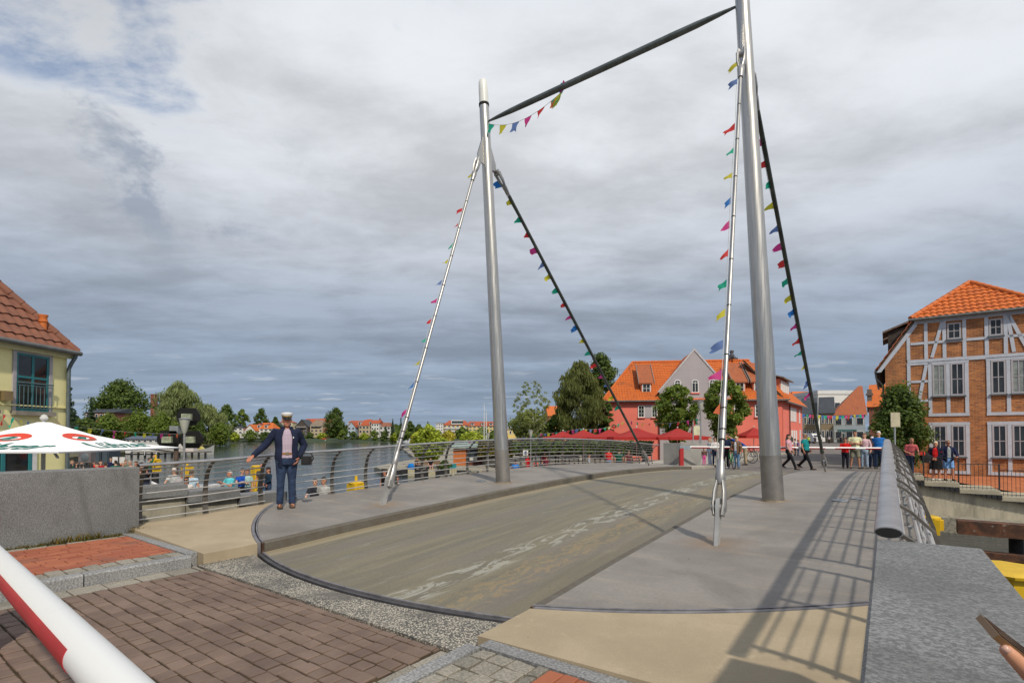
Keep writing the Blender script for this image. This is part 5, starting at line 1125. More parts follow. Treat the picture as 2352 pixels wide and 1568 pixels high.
    if not (jacket and jacket[1] == 'only'): voxel(c, detail * k, 2).build('shirt', tm_, t, 180)
    if jacket:
        jm = cloth(jacket[0]); j = MB(); gap = jacket[2] if len(jacket) > 2 else .75; zlow = jacket[3] if len(jacket) > 3 else .86; outs = []; ins = []
        for z, rx, ry in [(zlow - .06, .185, .135)] + [(z, rx * fb(z) + .03, ry * fb(z) ** 1.4 + .032) for z, rx, ry in TORSO if z >= zlow]:
            gp = gap * (1.0 if z < 1.36 else .75); aa = lin(-pi / 2 + gp / 2, 1.5 * pi - gp / 2, 26); o_ = tf((0, 0, z))
            fold = lambda a, z=z: 1 + .035 * sin(3 * a + z * 9) * (z < 1.3)
            outs.append([V((rx * k * cos(a) * fold(a), o_.y + ry * k * sin(a) * fold(a), o_.z)) for a in aa]); ins.append([V(((rx - .012) * k * cos(a) * fold(a), o_.y + (ry - .012) * k * sin(a) * fold(a), o_.z)) for a in aa])
        n = len(outs[0]); rs = [o_ + list(reversed(i_)) for o_, i_ in zip(outs, ins)]; j.rings(rs)
        jk = j.build('jacket', jm, t, 60); c = MB()
        for s_, e, w_ in ar:
            b1, b2 = s_.lerp(e, .5), e.lerp(w_, .4); limb(c, [V((s_.x * .62, s_.y, s_.z + .0)), s_, s_.lerp(e, .25), b1 + V((0, .012, 0)), e, e.lerp(w_, .2), b2, w_.lerp(e, .02)], [.052, .084, .078, .069, .068, .060, .060, .049], 14)
        if len(jacket) <= 4: voxel(c, detail * k, 1).build('sleeves', jm, t, 180)
        cl = MB(); zc = 1.455; o_ = tf((0, 0, zc))
        rs = []
        for a in lin(-pi / 2 + gap * .42, 1.5 * pi - gap * .42, 16): rs.append([V((.098 * k * cos(a), o_.y + .08 * k * sin(a), o_.z - .01 * k)), V((.088 * k * cos(a), o_.y + .07 * k * sin(a), o_.z + .055 * k)), V((.108 * k * cos(a), o_.y + .09 * k * sin(a), o_.z + .045 * k)), V((.122 * k * cos(a), o_.y + .10 * k * sin(a), o_.z - .02 * k))])
        cl.rings(rs); cl.build('collar', jm, t, 50)
    bm_ = bmat or cloth(bottom); c = MB()
    if bkind == 'skirt':
        zl = .50; c.loft([(0, tf((0, 0, z)).y, (z + dz) * k, rx * k * fat, ry * k * fat) for z, rx, ry in ((zl, .225, .185), (.62, .215, .17), (.80, .195, .145), (.92, .178, .13), (1.02, .165, .122))], 18); c.build('skirt', bm_, t, 50)
    else:
        o_ = [(.80 if legs != 'sit' else .86, .165, .118), (.88, .176, .126), (.96, .172, .125), (1.02, .165, .121)]
        c.loft([(0, tf((0, 0, z)).y - (.02 * (fat - 1) * 3 * k), (z + dz) * k, (rx * fb(z) + .006) * k, (ry * fb(z) ** 1.4 + .006) * k) for z, rx, ry in o_], 16)
        for (kn, an), sg in zip(lg, (-1, 1)):
            kn, an = V(kn), V(an); hip = V((sg * .088, 0 if legs != 'sit' else -.05, .88 if legs != 'sit' else .97)); md = (hip + kn) / 2
            if bkind == 'shorts': limb(c, [hip, md, kn + (hip - kn) * .08], [.104, .100, .096], 12)
            else: limb(c, [hip, md, kn, kn.lerp(an, .45), an + V((0, .004, -.02))], [.102 * sqrt(fat), .090, .070, .067, .062], 12)
        voxel(c, detail * k, 1).build('shorts' if bkind == 'shorts' else 'trousers', bm_, t, 180)
    if shoes:
        for (kn, an), sg in zip(lg, (-1, 1)):
            lift = V((0, 0, an[2] - .09)); A_ = V((an[0], an[1], 0)) + lift; s = MB(); rs = []; til = .9 if an[2] > .14 else 0
            for y, w_, h in ((.075, .022, .060), (.055, .036, .085), (.0, .038, .095), (-.05, .042, .075), (-.11, .046, .058), (-.16, .038, .045), (-.185, .018, .030)):
                zt = max(0, (y + .16) * til * .55)
                rs.append([tf(A_ + V((w_ * q, y, zt + hh * h))) for q, hh in ((-1, .02), (-1, .45), (-.75, .8), (0, 1), (.75, .8), (1, .45), (1, .02))])
            s.rings(rs); sh = s.build('shoe', cloth(shoe), t, 50)
            so_ = MB(); rs = []
            for y, w_ in ((.08, .028), (.05, .041), (-.05, .047), (-.12, .050), (-.17, .038), (-.192, .016)):
                zt = max(0, (y + .16) * til * .55); rs.append([tf(A_ + V((w_ * q, y, zt + hh))) for q, hh in ((-1, .0), (-1, .022), (1, .022), (1, .0))])
            so_.rings(rs); so_.build('sole', M('sole_rubber', (.035, .03, .028), .8), sh, 50)
    return t
def toq(x, y, Y): p = at(x, y, Y); return p
def face(p, deg=0): return atan2(-p.x, p.y) * 0 + atan2(p.x, p.y) * -1 + radians(deg)      # 0: turned to the camera
def stand(label, x, ytop, H, zg, deg=0, Y=None, **k):
    if Y:
        p = at(x, ytop, Y); zt = p.z; p.z = zg(p) if callable(zg) else zg
        return person(label, p, face(p, deg), zt - p.z, **k)
    v0 = V((x, ytop, 0)); lo, hi = 3.0, 160.0
    f = lambda Y: at(x, ytop, Y).z - (zg(at(x, ytop, Y)) if callable(zg) else zg)
    a = f(lo) - H
    for _ in range(50):
        m = (lo + hi) / 2
        if (f(m) - H > 0) == (a > 0): lo = m
        else: hi = m
    p = at(x, ytop, lo); p.z = zg(p) if callable(zg) else zg
    return person(label, p, face(p, deg), H, **k)
def atY(label, x, Y, H, zg, deg=0, **k):
    p = at(x, 1000, Y); p.z = zg; return person(label, p, face(p, deg), H, **k)
jeans = special('denim'); JN = (.03, .06, .13)
# the man in the skipper's cap
mp_ = on(657, 1167, .255); mp_.z = zw(-4.33, -4.98) - .002
BM = person('man in a white skipper\'s cap, open navy jacket and jeans leaning on the handrail', mp_, face(mp_, 4), 1.74, 'r', (.5, .45, .5), .3, JN, 'trousers', (.13, .07, .04), (.32, .28, .24), 0, None, False, 'stand',
            (((-.375, .03, 1.145), (-.56, -.17, .975)), ((.315, .09, 1.15), (.205, -.05, .915))), 1.10, ((.014, .020, .046), 'open', .88, .80), 0, 0, detail=.013, tmat=special('check_shirt'), bmat=jeans)
k = 1.74 / 1.75; hx = MB(); rs = []
for z, g in ((1.675, 1.02), (1.700, 1.05), (1.712, 1.10), (1.728, 1.30), (1.748, 1.26), (1.757, .95), (1.760, .3)): rs.append([(.083 * g * cos(a) * k, (.0 + .103 * g * sin(a)) * k, (z + (.012 * sin(a) * -1 if z > 1.72 else 0)) * k) for a in lin(0, 2 * pi, 28)[:-1]])
hx.rings(rs); cap = hx.build('cap', M('cap_white', (.74, .74, .74), .8, var=.05), BM, 60)
hx = MB(); rs = []
for z, g in ((1.672, 1.05), (1.712, 1.075)): rs.append([(.083 * g * cos(a) * k, .103 * g * sin(a) * k, z * k) for a in lin(0, 2 * pi, 28)[:-1]])
hx.rings(rs); hx.build('cap_band', cloth((.02, .02, .025)), cap, 60)
hx = MB(); hx.tube([(.083 * 1.10 * cos(a) * k, .103 * 1.10 * sin(a) * k, 1.690 * k) for a in lin(-pi + .25, -.25, 14)], .006, 6); hx.build('cap_braid', M('gold_braid', (.50, .33, .10), .5, .3), cap, 60)
hx = MB(); rs = []
for y, wd, z in ((-.088, .070, 1.684), (-.125, .074, 1.668), (-.155, .058, 1.648), (-.17, .03, 1.638)): rs.append([(wd * q * k, (y + .035 * q * q) * k, (z + a) * k) for q, a in ((-1, -.012), (-.5, .0), (0, .004), (.5, .0), (1, -.012), (1, -.018), (.5, -.006), (0, -.002), (-.5, -.006), (-1, -.018))])
hx.rings(rs); hx.build('visor', M('visor_black', (.01, .01, .012), .25), cap, 60)
hx = MB(); rs = []
for z, g in ((.985, 1.0), (1.022, 1.0)): rs.append([(.190 * g * cos(a) * k, (.150 * g * sin(a) - .006) * k, z * k) for a in lin(0, 2 * pi, 28)[:-1]])
hx.rings(rs); bl = hx.build('belt', M('belt_leather', (.25, .11, .03), .5, var=.2), BM, 60)
MB().box(-.028, .028, -.166, -.152, .982, 1.026).build('buckle', M('buckle', (.45, .36, .18), .3, .8), bl)
hx = MB(); hx.box(.095, .112, -.158, -.150, 1.28, 1.31); hx.build('chest_badge', M('badge', (.6, .6, .6), .6), BM)
bgp = mp_ + V((.31, -.06, .88)); bt = thing('camera_bag', 'black camera hanging at the hip of the man in the white cap', 'camera', bgp, radians(20))
hx = MB(); hx.box(-.01, .17, -.07, .06, -.09, .07); hx.box(.02, .12, -.16, -.07, -.07, .05); hx.build('case', M('black_plastic', (.012, .012, .013), .45), bt)
hx = MB(); hx.tube([(-.02, 0, .07), (.02, 0, .13), (.16, 0, .12), (.20, 0, .03), (.16, 0, -.04)], .012, 6); hx.build('strap', M('black_plastic', (.012, .012, .013), .45), bt, 60)
# near lower quay, left
Q = -1.5; GQ = 'onlookers on the near lower quay'
stand('white-haired man with dark rucksack straps on the lower quay', 400, 1074, 1.76, Q, -30, top=(.42, .44, .45), hair=(.55, .53, .5), arms=('fwd', 'down'), group=GQ, skin='p')
stand('dark-haired woman with sunglasses in pale top on the lower quay', 428, 1095, 1.62, Q, -10, top=(.55, .5, .47), hair=(.045, .02, .015), hlen=.22, glasses=True, sleeve=.2, group=GQ, arms=('phone', 'down'))
stand('man in sunglasses between the rucksack man and the man seen from behind', 419, 1082, 1.70, Q, 10, top=(.35, .33, .34), glasses=True, hair=(.12, .08, .06), group=GQ)
stand('man in light blue shirt seen from behind on the lower quay', 440, 1079, 1.78, Q, 160, top=(.36, .48, .58), hair=(.10, .07, .05), group=GQ)
stand('grey-haired man in turquoise polo shirt taking a photo', 528, 1080, 1.74, Q, -55, top=(.10, .48, .55), hair=(.55, .53, .52), skin='r', arms=('phone', 'phone'), fat=1.18, group=GQ, bottom=(.25, .22, .17))
stand('dark-haired man in royal blue T-shirt with folded arms', 557, 1074.5, 1.75, Q, 20, top=(.012, .075, .42), arms=('crossed', 'crossed'), skin='p', group=GQ, bottom=(.02, .02, .025))
stand('person with red-brown hair behind the man in the royal blue T-shirt', 568, 1077, 1.70, Q, -40, top=(.30, .45, .45), hair=(.12, .05, .03), group=GQ)
stand('bald man in charcoal shirt behind the gap in the railing', 602, 1065, 1.82, Q, -30, top=(.06, .06, .065), hair=None, skin='r', group=GQ, bottom=(.04, .08, .16))
stand('woman in dark cap and dark blue jacket holding a white bag', 617, 1073, 1.66, Q, -60, top=(.012, .03, .055), hat=((.02, .02, .025), 'c'), sleeve=1, skin='r', group=GQ, bmat=jeans, hlen=.2, arms=('clasp', 'clasp'))
stand('short-haired man in black T-shirt right of the man in the cap', 724, 1098.5, 1.70, Q, -15, top=(.02, .022, .03), group=GQ, arms=('fwd', 'down'), skin='p')
stand('bearded man with dark quiff in grey shirt right of the man in the cap', 744, 1095, 1.76, Q, -35, top=(.35, .35, .34), group=GQ, hair=(.02, .015, .012))
stand('dark-haired woman in black top holding her hair beside the granite wall', 336, 1071, 1.70, Q, -60, top=(.012, .012, .02), sleeve=0, hair=(.03, .015, .015), hlen=.1, arms=('up', 'up'), skin='r', group=GQ)
stand('tanned person in black vest behind the near stay of the left pylon', 884, 1078, 1.74, -1.75, -40, top=(.01, .01, .012), sleeve=0, skin='r', hair=(.02, .015, .01), hlen=.12, group=GQ)
stand('man in white vest right of the near stay of the left pylon', 912, 1093, 1.70, -1.75, 10, top=(.6, .58, .55), sleeve=0, skin='r', hair=(.06, .03, .02), group=GQ)
# beer garden by the yellow house
GB = 'guests in the beer garden'
for x, yt, c, hr, lab, dg, ar in ((166, 1057, (.015, .09, .05), (.25, .16, .1), 'guest in green shirt nearest the downpipe of the yellow house', -40, 'lap'), (208, 1060, (.02, .11, .06), (.10, .05, .03), 'guest in green top beside the two red ones', 50, 'phone'), (216, 1056, (.45, .01, .015), (.09, .05, .03), 'guest in red shirt, left of the two red ones', -20, 'lap'),
        (231, 1057, (.38, .008, .015), (.03, .02, .015), 'broad guest in dark red shirt, right of the two red ones', 30, 'lap'), (243, 1061, (.36, .48, .62), (.04, .03, .02), 'guest in light blue shirt', 170, 'lap'), (255, 1050, (.015, .02, .06), (.04, .03, .02), 'man in navy shirt standing behind the guests', 0, 'down'),
        (266, 1057, (.015, .10, .06), (.03, .02, .02), 'guest in green shirt right of the man in navy', 200, 'lap'), (289, 1056, (.02, .10, .055), (.12, .06, .04), 'guest in green shirt near the end of the granite wall', 20, 'lap'), (299, 1058, (.42, .25, .19), (.35, .25, .18), 'bare-shouldered fair guest near the end of the granite wall', -30, 'lap'), (343, 1051, (.01, .12, .06), (.04, .025, .02), 'waving guest with raised green sleeve behind the wall end', 90, 'up')):
    stand(lab, x, yt, 1.70, Q, dg, top=c, hair=hr, arms=(ar, ar), sleeve=1 if ar == 'up' else .55, group=GB, skin='p')
for x, yt, c, hr, lab, dg in ((176, 1061, (.02, .02, .025), (.05, .03, .02), 'dark dressed guest sitting low right of the guest nearest the downpipe', 60), (188, 1060, (.40, .26, .18), (.2, .12, .07), 'guest in tan top before the round loudspeaker', 10), (224, 1063, (.42, .02, .02), (.06, .03, .02), 'guest in red leaning forward below the two cabins', -70),
        (236, 1049, (.05, .06, .10), (.03, .02, .02), 'guest in dark blue standing before the right cabin', 40), (277, 1055, (.30, .03, .03), (.05, .03, .02), 'guest in brick red under the white notice panels', 120), (283, 1060, (.5, .48, .45), (.4, .36, .3), 'grey-haired guest in white right of the notice panels', 20), (312, 1059, (.02, .09, .05), (.05, .03, .02), 'guest in bottle green nearest the waving guest', -20), (325, 1061, (.10, .05, .04), (.03, .02, .02), 'guest in brown just left of the waving guest', 70)):
    stand(lab, x, yt, 1.68, Q, dg, top=c, hair=hr, arms=('lap', 'lap'), group=GB, skin='p')
# far promenade
PZ = -1.75; GF = 'people on the far promenade'
stand('man in bright blue T-shirt and dark cap right of the left pylon', 1184, 1056, 1.76, PZ, 20, top=(.01, .16, .55), hat=((.02, .02, .025), 'c'), arms=('hip', 'hip'), group=GF, bottom=(.05, .05, .06))
stand('woman in long red dress on the far promenade', 1213, 1046, 1.66, PZ, 170, top=(.55, .01, .015), bkind='skirt', bottom=(.45, .01, .015), hair=(.35, .05, .03), hlen=.25, group=GF)
stand('boy in orange-red T-shirt and blue shorts on the far promenade', 1231, 1055, 1.45, PZ, 150, top=(.65, .05, .025), bkind='shorts', bottom=(.02, .04, .16), group=GF)
stand('man in maroon shirt with hands on hips on the far promenade', 1255, 1047, 1.72, PZ, 180, top=(.13, .015, .03), arms=('hip', 'hip'), group=GF, bottom=(.03, .03, .035), bkind='shorts')
stand('woman in red jacket behind the man in maroon', 1251, 1039, 1.66, -1.6, 0, top=(.5, .01, .03), sleeve=1, hair=(.1, .05, .03), group=GF)
stand('crouching person in dark top beside a pushchair', 1296, 1055, 1.35, PZ, -60, top=(.03, .03, .035), lean=.4, group=GF, arms=('fwd', 'fwd'), bottom=(.3, .09, .05))
stand('woman in pale grey coat in the shade of the parasols', 1353, 1043, 1.66, -1.6, 90, top=(.35, .37, .4), sleeve=1, group=GF)
stand('man in bright red shirt and denim shorts near the far end of the railing', 1398, 1030, 1.72, -1.0, 160, top=(.6, .015, .01), bkind='shorts', bottom=(.15, .2, .3), group=GF)
stand('broad man in dark green shirt near the far end of the railing', 1422, 1030, 1.80, -1.0, 180, top=(.01, .08, .05), fat=1.2, group=GF, arms=('down', 'down'))
stand('seated guest in brown under the parasols', 1444, 1034, 1.6, -1.0, 30, top=(.12, .03, .03), group=GF); stand('guest in black under the parasols beside the far stay', 1480, 1034, 1.6, -1.0, 0, top=(.02, .02, .02), group=GF)
p = at(989, 1085, 49); p.z = PZ; person('person in black top and red shorts sitting on the quay bench', p, face(p, 10), 1.7, top=(.012, .012, .015), bkind='shorts', bottom=(.4, .05, .05), legs='sit', arms=('lap', 'lap'), group=GF, skin='p')
p = at(957, 1085, 49.6); p.z = PZ; person('dark-haired person sitting at the left end of the quay bench beside a blue bag', p, face(p, 60), 1.7, top=(.02, .02, .022), legs='sit', arms=('lap', 'lap'), hlen=.15, group=GF)
bb = at(944, 1079, 49.4); t = thing('rucksack', 'bright blue rucksack on the ground at the left end of the quay bench', 'rucksack', (bb.x, bb.y, PZ)); MB().loft([(0, 0, 0, .3, .2), (0, 0, .35, .34, .22), (0, 0, .6, .26, .18), (0, 0, .72, .1, .08)], 14).build('bag', cloth((.01, .16, .5)), t, 50); MB().box(-.2, .2, -.27, -.2, .12, .4).build('pocket', cloth((.01, .12, .4)), t)
# far end of the bridge, waiting group left
S = lambda p: zst((p - O).dot(X), (p - O).dot(U)) + (.10 if (p - O).dot(X) < -2.3 and (p - O).dot(U) < 40 else 0)
GW = 'people waiting at the far barrier'
stand('girl in pink leggings and brown jacket behind the far boom', 1617, 1029, 1.18, S, Y=26.3, deg=20, top=(.13, .07, .06), sleeve=1, bottom=(.62, .08, .30), hair=(.3, .2, .1), hlen=.15, group=GW, shoe=(.5, .1, .3), skin='p')
stand('fair girl in grey top and light blue skirt with pink leggings', 1630, 1006, 1.58, S, Y=26.3, deg=-60, top=(.42, .45, .48), sleeve=1, bottom=(.42, .50, .62), hair=(.42, .32, .18), hlen=.25, group=GW, skin='p', shoe=(.6, .6, .6))
stand('woman in white T-shirt with dark print and jeans behind the far boom', 1642, 1005, 1.62, S, Y=26, deg=10, top=(.6, .57, .56), hair=(.10, .05, .035), bmat=jeans, arms=('clasp', 'clasp'), group=GW, skin='p')
stand('tall man in navy jacket and white shoes half behind the right near stay', 1667, 996, 1.84, S, Y=25.2, deg=-30, top=(.015, .025, .06), sleeve=1, bottom=(.015, .016, .02), shoe=(.65, .65, .65), hair=(.12, .07, .05), group=GW)
stand('blonde woman in sunglasses, brown jacket and light jeans', 1691, 1002, 1.70, S, Y=24.6, deg=-20, top=(.6, .6, .62), bottom=(.12, .22, .36), hair=(.58, .48, .30), hlen=.2, glasses=True, jacket=((.16, .09, .05), 'open', .8), group=GW, skin='p', arms=('bag', 'bag'))
q = at(1712, 1060, 27.5); q.z = S(q); person('man in blue jacket and beige trousers bending over a bicycle', q, face(q, -80), 1.70, top=(.015, .06, .28), sleeve=1, bottom=(.36, .29, .19), lean=1.25, arms=(((-.2, -.45, 1.05), (-.15, -.55, .82)), ((.2, -.45, 1.05), (.15, -.55, .82))), group=GW)
stand('dark-haired woman in pink shirt and black trousers walking right', 1811, 997, 1.66, S, Y=24.2, deg=75, top=(.55, .30, .36), bottom=(.012, .012, .014), hair=(.035, .012, .012), hlen=.05, legs='walk', arms=('bag', 'bag'), group=GW, shoe=(.02, .02, .02), skin='p', fat=1.1)
stand('heavy man in teal shirt and black trousers walking right', 1848, 994.5, 1.74, S, Y=24.2, deg=70, top=(.01, .20, .21), bottom=(.012, .012, .014), hair=(.22, .2, .18), legs='walk', fat=1.25, arms=('down', 'bag'), group=GW, glasses=True, shoe=(.02, .02, .02))
stand('woman in red jacket with folded arms behind the far boom', 1941, 1006, 1.58, S, Y=24.7, deg=0, top=(.55, .015, .012), sleeve=1, bottom=(.015, .015, .02), hair=(.12, .04, .03), hlen=.05, arms=('crossed', 'crossed'), group=GW, fat=1.1)
stand('dark-haired man in pale yellow shirt and khaki shorts with folded arms', 1963, 989, 1.78, S, Y=24.7, deg=0, top=(.62, .62, .38), bkind='shorts', bottom=(.19, .19, .14), hair=(.025, .02, .015), arms=('crossed', 'crossed'), group=GW, fat=1.15, legs='wide')
stand('woman in pale pink blouse and light jeans right of the man in yellow', 1985, 994.5, 1.72, S, Y=24.6, deg=-15, top=(.62, .42, .46), sleeve=1, bottom=(.28, .36, .46), hair=(.16, .07, .04), hlen=.05, arms=('down', 'down'), group=GW, skin='p')
stand('short person in white cap and navy jacket between pink blouse and blue polo', 2003, 1003, 1.62, S, Y=25.0, deg=10, top=(.03, .035, .07), sleeve=1, hat=((.65, .65, .66), 'c'), bmat=jeans, group=GW, hair=(.2, .12, .1))
stand('white-haired man in blue polo shirt and jeans at the end of the boom', 2018, 990, 1.78, S, Y=24.4, deg=-15, top=(.02, .14, .44), hair=(.6, .6, .58), bmat=jeans, group=GW, fat=1.15, skin='p', arms=('down', 'back'))
GD = 'passers-by down the street'
for x, yt, H, c, b_, dg, lab in ((1826, 1007, 1.35, (.6, .58, .6), (.03, .03, .04), 100, 'child in white top walking behind the woman in pink'), (1833, 1010, 1.30, (.14, .08, .30), (.05, .10, .2), 100, 'child in purple top walking behind the woman in pink'), (1857, 1000.5, 1.78, (.45, .6, .06), (.02, .02, .02), 0, 'police officer in yellow vest and white helmet by the van')):
    stand(lab, x, yt, H, .03, dg, Y=40 if x < 1850 else 78, top=c, bottom=b_, group=GD, hat=((.7, .7, .7), 'c') if 'helmet' in lab else None, detail=.03)
for x, yt, c, lab in ((1872, 1002, (.02, .02, .02), 'dark figure by the sandstone houses, left of the lady in white'), (1886, 1001, (.6, .58, .55), 'lady in white far down the street'), (1904, 1001, (.45, .45, .47), 'figure in grey top with dark trousers far down the street'), (1931, 1001, (.03, .035, .07), 'dark figure before the blue shop house'), (1944, 1001, (.03, .03, .03), 'figure in black right of the door of the blue shop house')):
    stand(lab, x, yt, 1.72, .03, R.choice((0, 180, 90)), Y=100, top=c, bottom=(.03, .03, .035), group=GD, detail=.035)
# right quay
def zq(p):
    c = (p - O).dot(X)
    for lim, z in ((5.9, -.08), (7.0, -.30), (8.2, -.53), (9.6, -.75)):
        if c < lim: return z
    return -.95
stand('balding man in red checked shirt and jeans leaning over with a jacket', 2089, 1006, 1.74, zq, Y=22.0, deg=25, top=(.42, .09, .10), hair=(.25, .14, .08), bmat=jeans, fat=1.15, lean=.25, arms=('clasp', 'fwd'), skin='r', shoe=(.5, .48, .45), sleeve=.7)
stand('blonde woman in red vest, dark jacket and black skirt on the ramp', 2149, 1013.5, 1.66, zq, Y=21.9, deg=-10, top=(.62, .02, .02), hair=(.6, .5, .32), jacket=((.012, .014, .03), 'open', 1.1), bkind='skirt', bottom=(.01, .01, .012), shoe=(.6, .58, .56), skin='r', fat=1.12, arms=('clasp', 'clasp'))
stand('man in navy jacket, grey T-shirt, sunglasses and light blue shorts', 2177, 1011, 1.74, zq, Y=21.9, deg=20, top=(.30, .33, .34), hair=(.2, .13, .08), jacket=((.012, .016, .05), 'open', .8), bkind='shorts', bottom=(.16, .32, .60), shoe=(.02, .02, .02), skin='r', glasses=True, arms=('down', 'fwd'), legs='relax')
# hand with a phone over the wall, close to the camera
YP = .76
ph = thing('smartphone', 'brown smartphone held by the hand above the granite wall', 'phone', at(2318, 1478, YP))
a1, b1 = at(2266, 1437, YP), at(2352, 1504, YP - .012); dph = (b1 - a1).normalized(); nup = V((.42, -.30, .62)); sd_ = dph.cross(nup).normalized(); up_ = sd_.cross(dph)
if up_.z < 0: up_ = -up_
if sd_.y > 0: sd_ = -sd_
c_ = a1 + dph * .072; mb = MB(); mb.obox(c_ - ph.location, dph * .072, sd_ * .030, up_ * .0048); mb.build('case', M('phone_case', (.20, .12, .06), .35, .3), ph)
mb = MB(); mb.obox(c_ - ph.location + up_ * .0053, dph * .068, sd_ * .0275, up_ * .0005); mb.build('screen', M('phone_screen', (.018, .007, .005), .12), ph)
T0, T1, T2, T3 = at(2302, 1483, YP - .03), at(2326, 1507, YP - .034), at(2352, 1534, YP - .036), at(2405, 1580, YP - .034)
hnd = thing('person', 'bare forearm and hand holding a smartphone, coming in from the right', 'person', T3); L0 = lambda p: V(p) - T3
wr, el = at(2470, 1660, YP - .02), at(2900, 2000, YP - .06)
s0 = MB(); s0.tube([L0(el), L0(el.lerp(wr, .6)), L0(wr)], [.045, .037, .027], 16); s0.tube([L0(wr), L0(wr.lerp(T3, .5)), L0(T3 + up_ * -.004)], [.028, .036, .024], 14, flat=.6, side=sd_); s0.tube([L0(wr.lerp(T3, .5)), L0(c_ + dph * .075 - up_ * .022)], [.034, .026], 12)
vv = voxel(s0, .004, 3)
vv.tube([L0(T3), L0(T2), L0(T1), L0(T0.lerp(T1, .25)), L0(T0)], [.0125, .0108, .0096, .0078, .0036], 14)
for i, l in enumerate((.0, .016, .032, .048)):                          # four fingers below the back of the phone
    q0 = c_ + dph * (.062 - .001 * i) - up_ * .018 + sd_ * (.030 - l); f = (.075, .082, .077, .060)[i]
    vv.tube([L0(q0), L0(q0 - dph * f * .4 - up_ * .003), L0(q0 - dph * f * .75 + up_ * .0), L0(q0 - dph * f + up_ * .004)], [.0092, .0088, .0080, .0050], 10)
vv.mi = 1; nm = (at(0, 0, 1) * 0 + (V((0, 0, 1.6)) - T0)).normalized(); nq = T0.lerp(T1, .34) + nm * .0084; tx = (T1 - T0).normalized(); vv.obox(L0(nq), tx * .0055, tx.cross(nm) * .0055, nm * .0008)
vv.build('body', [M('skin_hand', (.50, .24, .14), .55, var=.12, scale=30, spec=.35), M('nail', (.60, .36, .28), .35)], hnd, 180)
mb = MB(); mb.tube([L0(el.lerp(wr, .35)), L0(el + (el - wr) * .3)], [.050, .060], 18); mb.build('sleeve', cloth((.05, .06, .08)), hnd, 60)
# ---------------------------------------------------------------- right bank: quay, ramp, fence, dolphins
for c0, c1, z in ((4.9, 5.9, -.08), (5.9, 7.0, -.30), (7.0, 8.2, -.53), (8.2, 9.6, -.75), (9.6, 16, -.95)): bst('ramp', MB().box(c0 + .004, c1 - .004, 16.9, 19.4, z - .16, z), M('ramp_slab', (.40, .36, .27), .9, var=.15, scale=2, bmp=.2, bs=20))
rq = MB(); nq_ = 20; vs = []
for s in (19.41, 21.5, 23.78):
    for i in range(nq_ + 1):
        c = 4.9 + 11 * i / nq_; z0 = -.10 - .17 * max(0, c - 5.3) * (1 if c < 10.5 else 10.5 / c * .98); f = (s - 19.41) / 4.4; vs.append((c, s, z0 * (1 - f) + -.38 * f + (-.02 if f < 1 else 0)))
rq.add(vs, [(j*(nq_+1)+i, j*(nq_+1)+i+1, (j+1)*(nq_+1)+i+1, (j+1)*(nq_+1)+i) for j in range(2) for i in range(nq_)])
bst('paving', rq, M('orange_paving', (.40, .13, .05), .9, var=.22, scale=2.2, bmp=.3, bs=30), 40)
qw = thing('quay_wall', 'stained pale concrete quay wall with dark fenders below the ramp', 'wall', O, BR)
pr = [(4.9, -2.6), (4.9, -.30), (5.9, -.36), (7.0, -.58), (8.2, -.80), (9.6, -1.02), (16, -1.2), (16, -2.6)]
MB().prism([(c, 17.05, z) for c, z in pr], (0, 2.3, 0)).build('wall', special('quay_wall_pale'), qw)
MB().box(4.9, 16, 16.2, 17.04, -2.6, -1.62).build('ledge', M('pebble_ledge', (.27, .25, .20), .9, var=.35, scale=9, bmp=.8, bs=30), qw)
fnd = M('fender_black', (.022, .022, .024), .6, var=.3)
for i in range(46):
    c = 5.0 + i * .155; z = zq(B(c, 17)) - .16; sl = -.17 * max(0, c - 5.4) - .26
    MB().box(c, c + .135, 16.86, 17.04, sl - .16, min(sl + .06, z - .003)).build('fender', fnd, qw)
fe = thing('ramp_fence', 'dark thin vertical bar fence stepping down along the ramp', 'fence', O, BR); fm_ = M('fence_dark', (.045, .045, .048), .5, .4)
zt_ = lambda c: zq(B(c, 17.3))
cur = 5.4
for c1 in (5.9, 7.0, 8.2, 9.6, 12.6):
    z = zt_(cur + .01); mb = MB(); n = int((c1 - cur) / .115)
    for i in range(n + 1): x = cur + (c1 - cur) * i / n; mb.box(x - .006, x + .006, 17.19, 17.21, z - .1, z + .98 - .0)
    mb.box(cur, c1 + .02, 17.185, 17.215, z + .98, z + 1.01); mb.box(cur, c1, 17.185, 17.215, z + .06, z + .08); mb.build('fence_panel', fm_, fe)
    MB().box(c1 - .025, c1 + .025, 17.18, 17.23, z - .25, z + 1.02).build('post', fm_, fe); cur = c1
rust = special('rusty_steel'); yel = M('dolphin_yellow', (.62, .40, .015), .45, var=.12, scale=2, bmp=.1, bs=20)
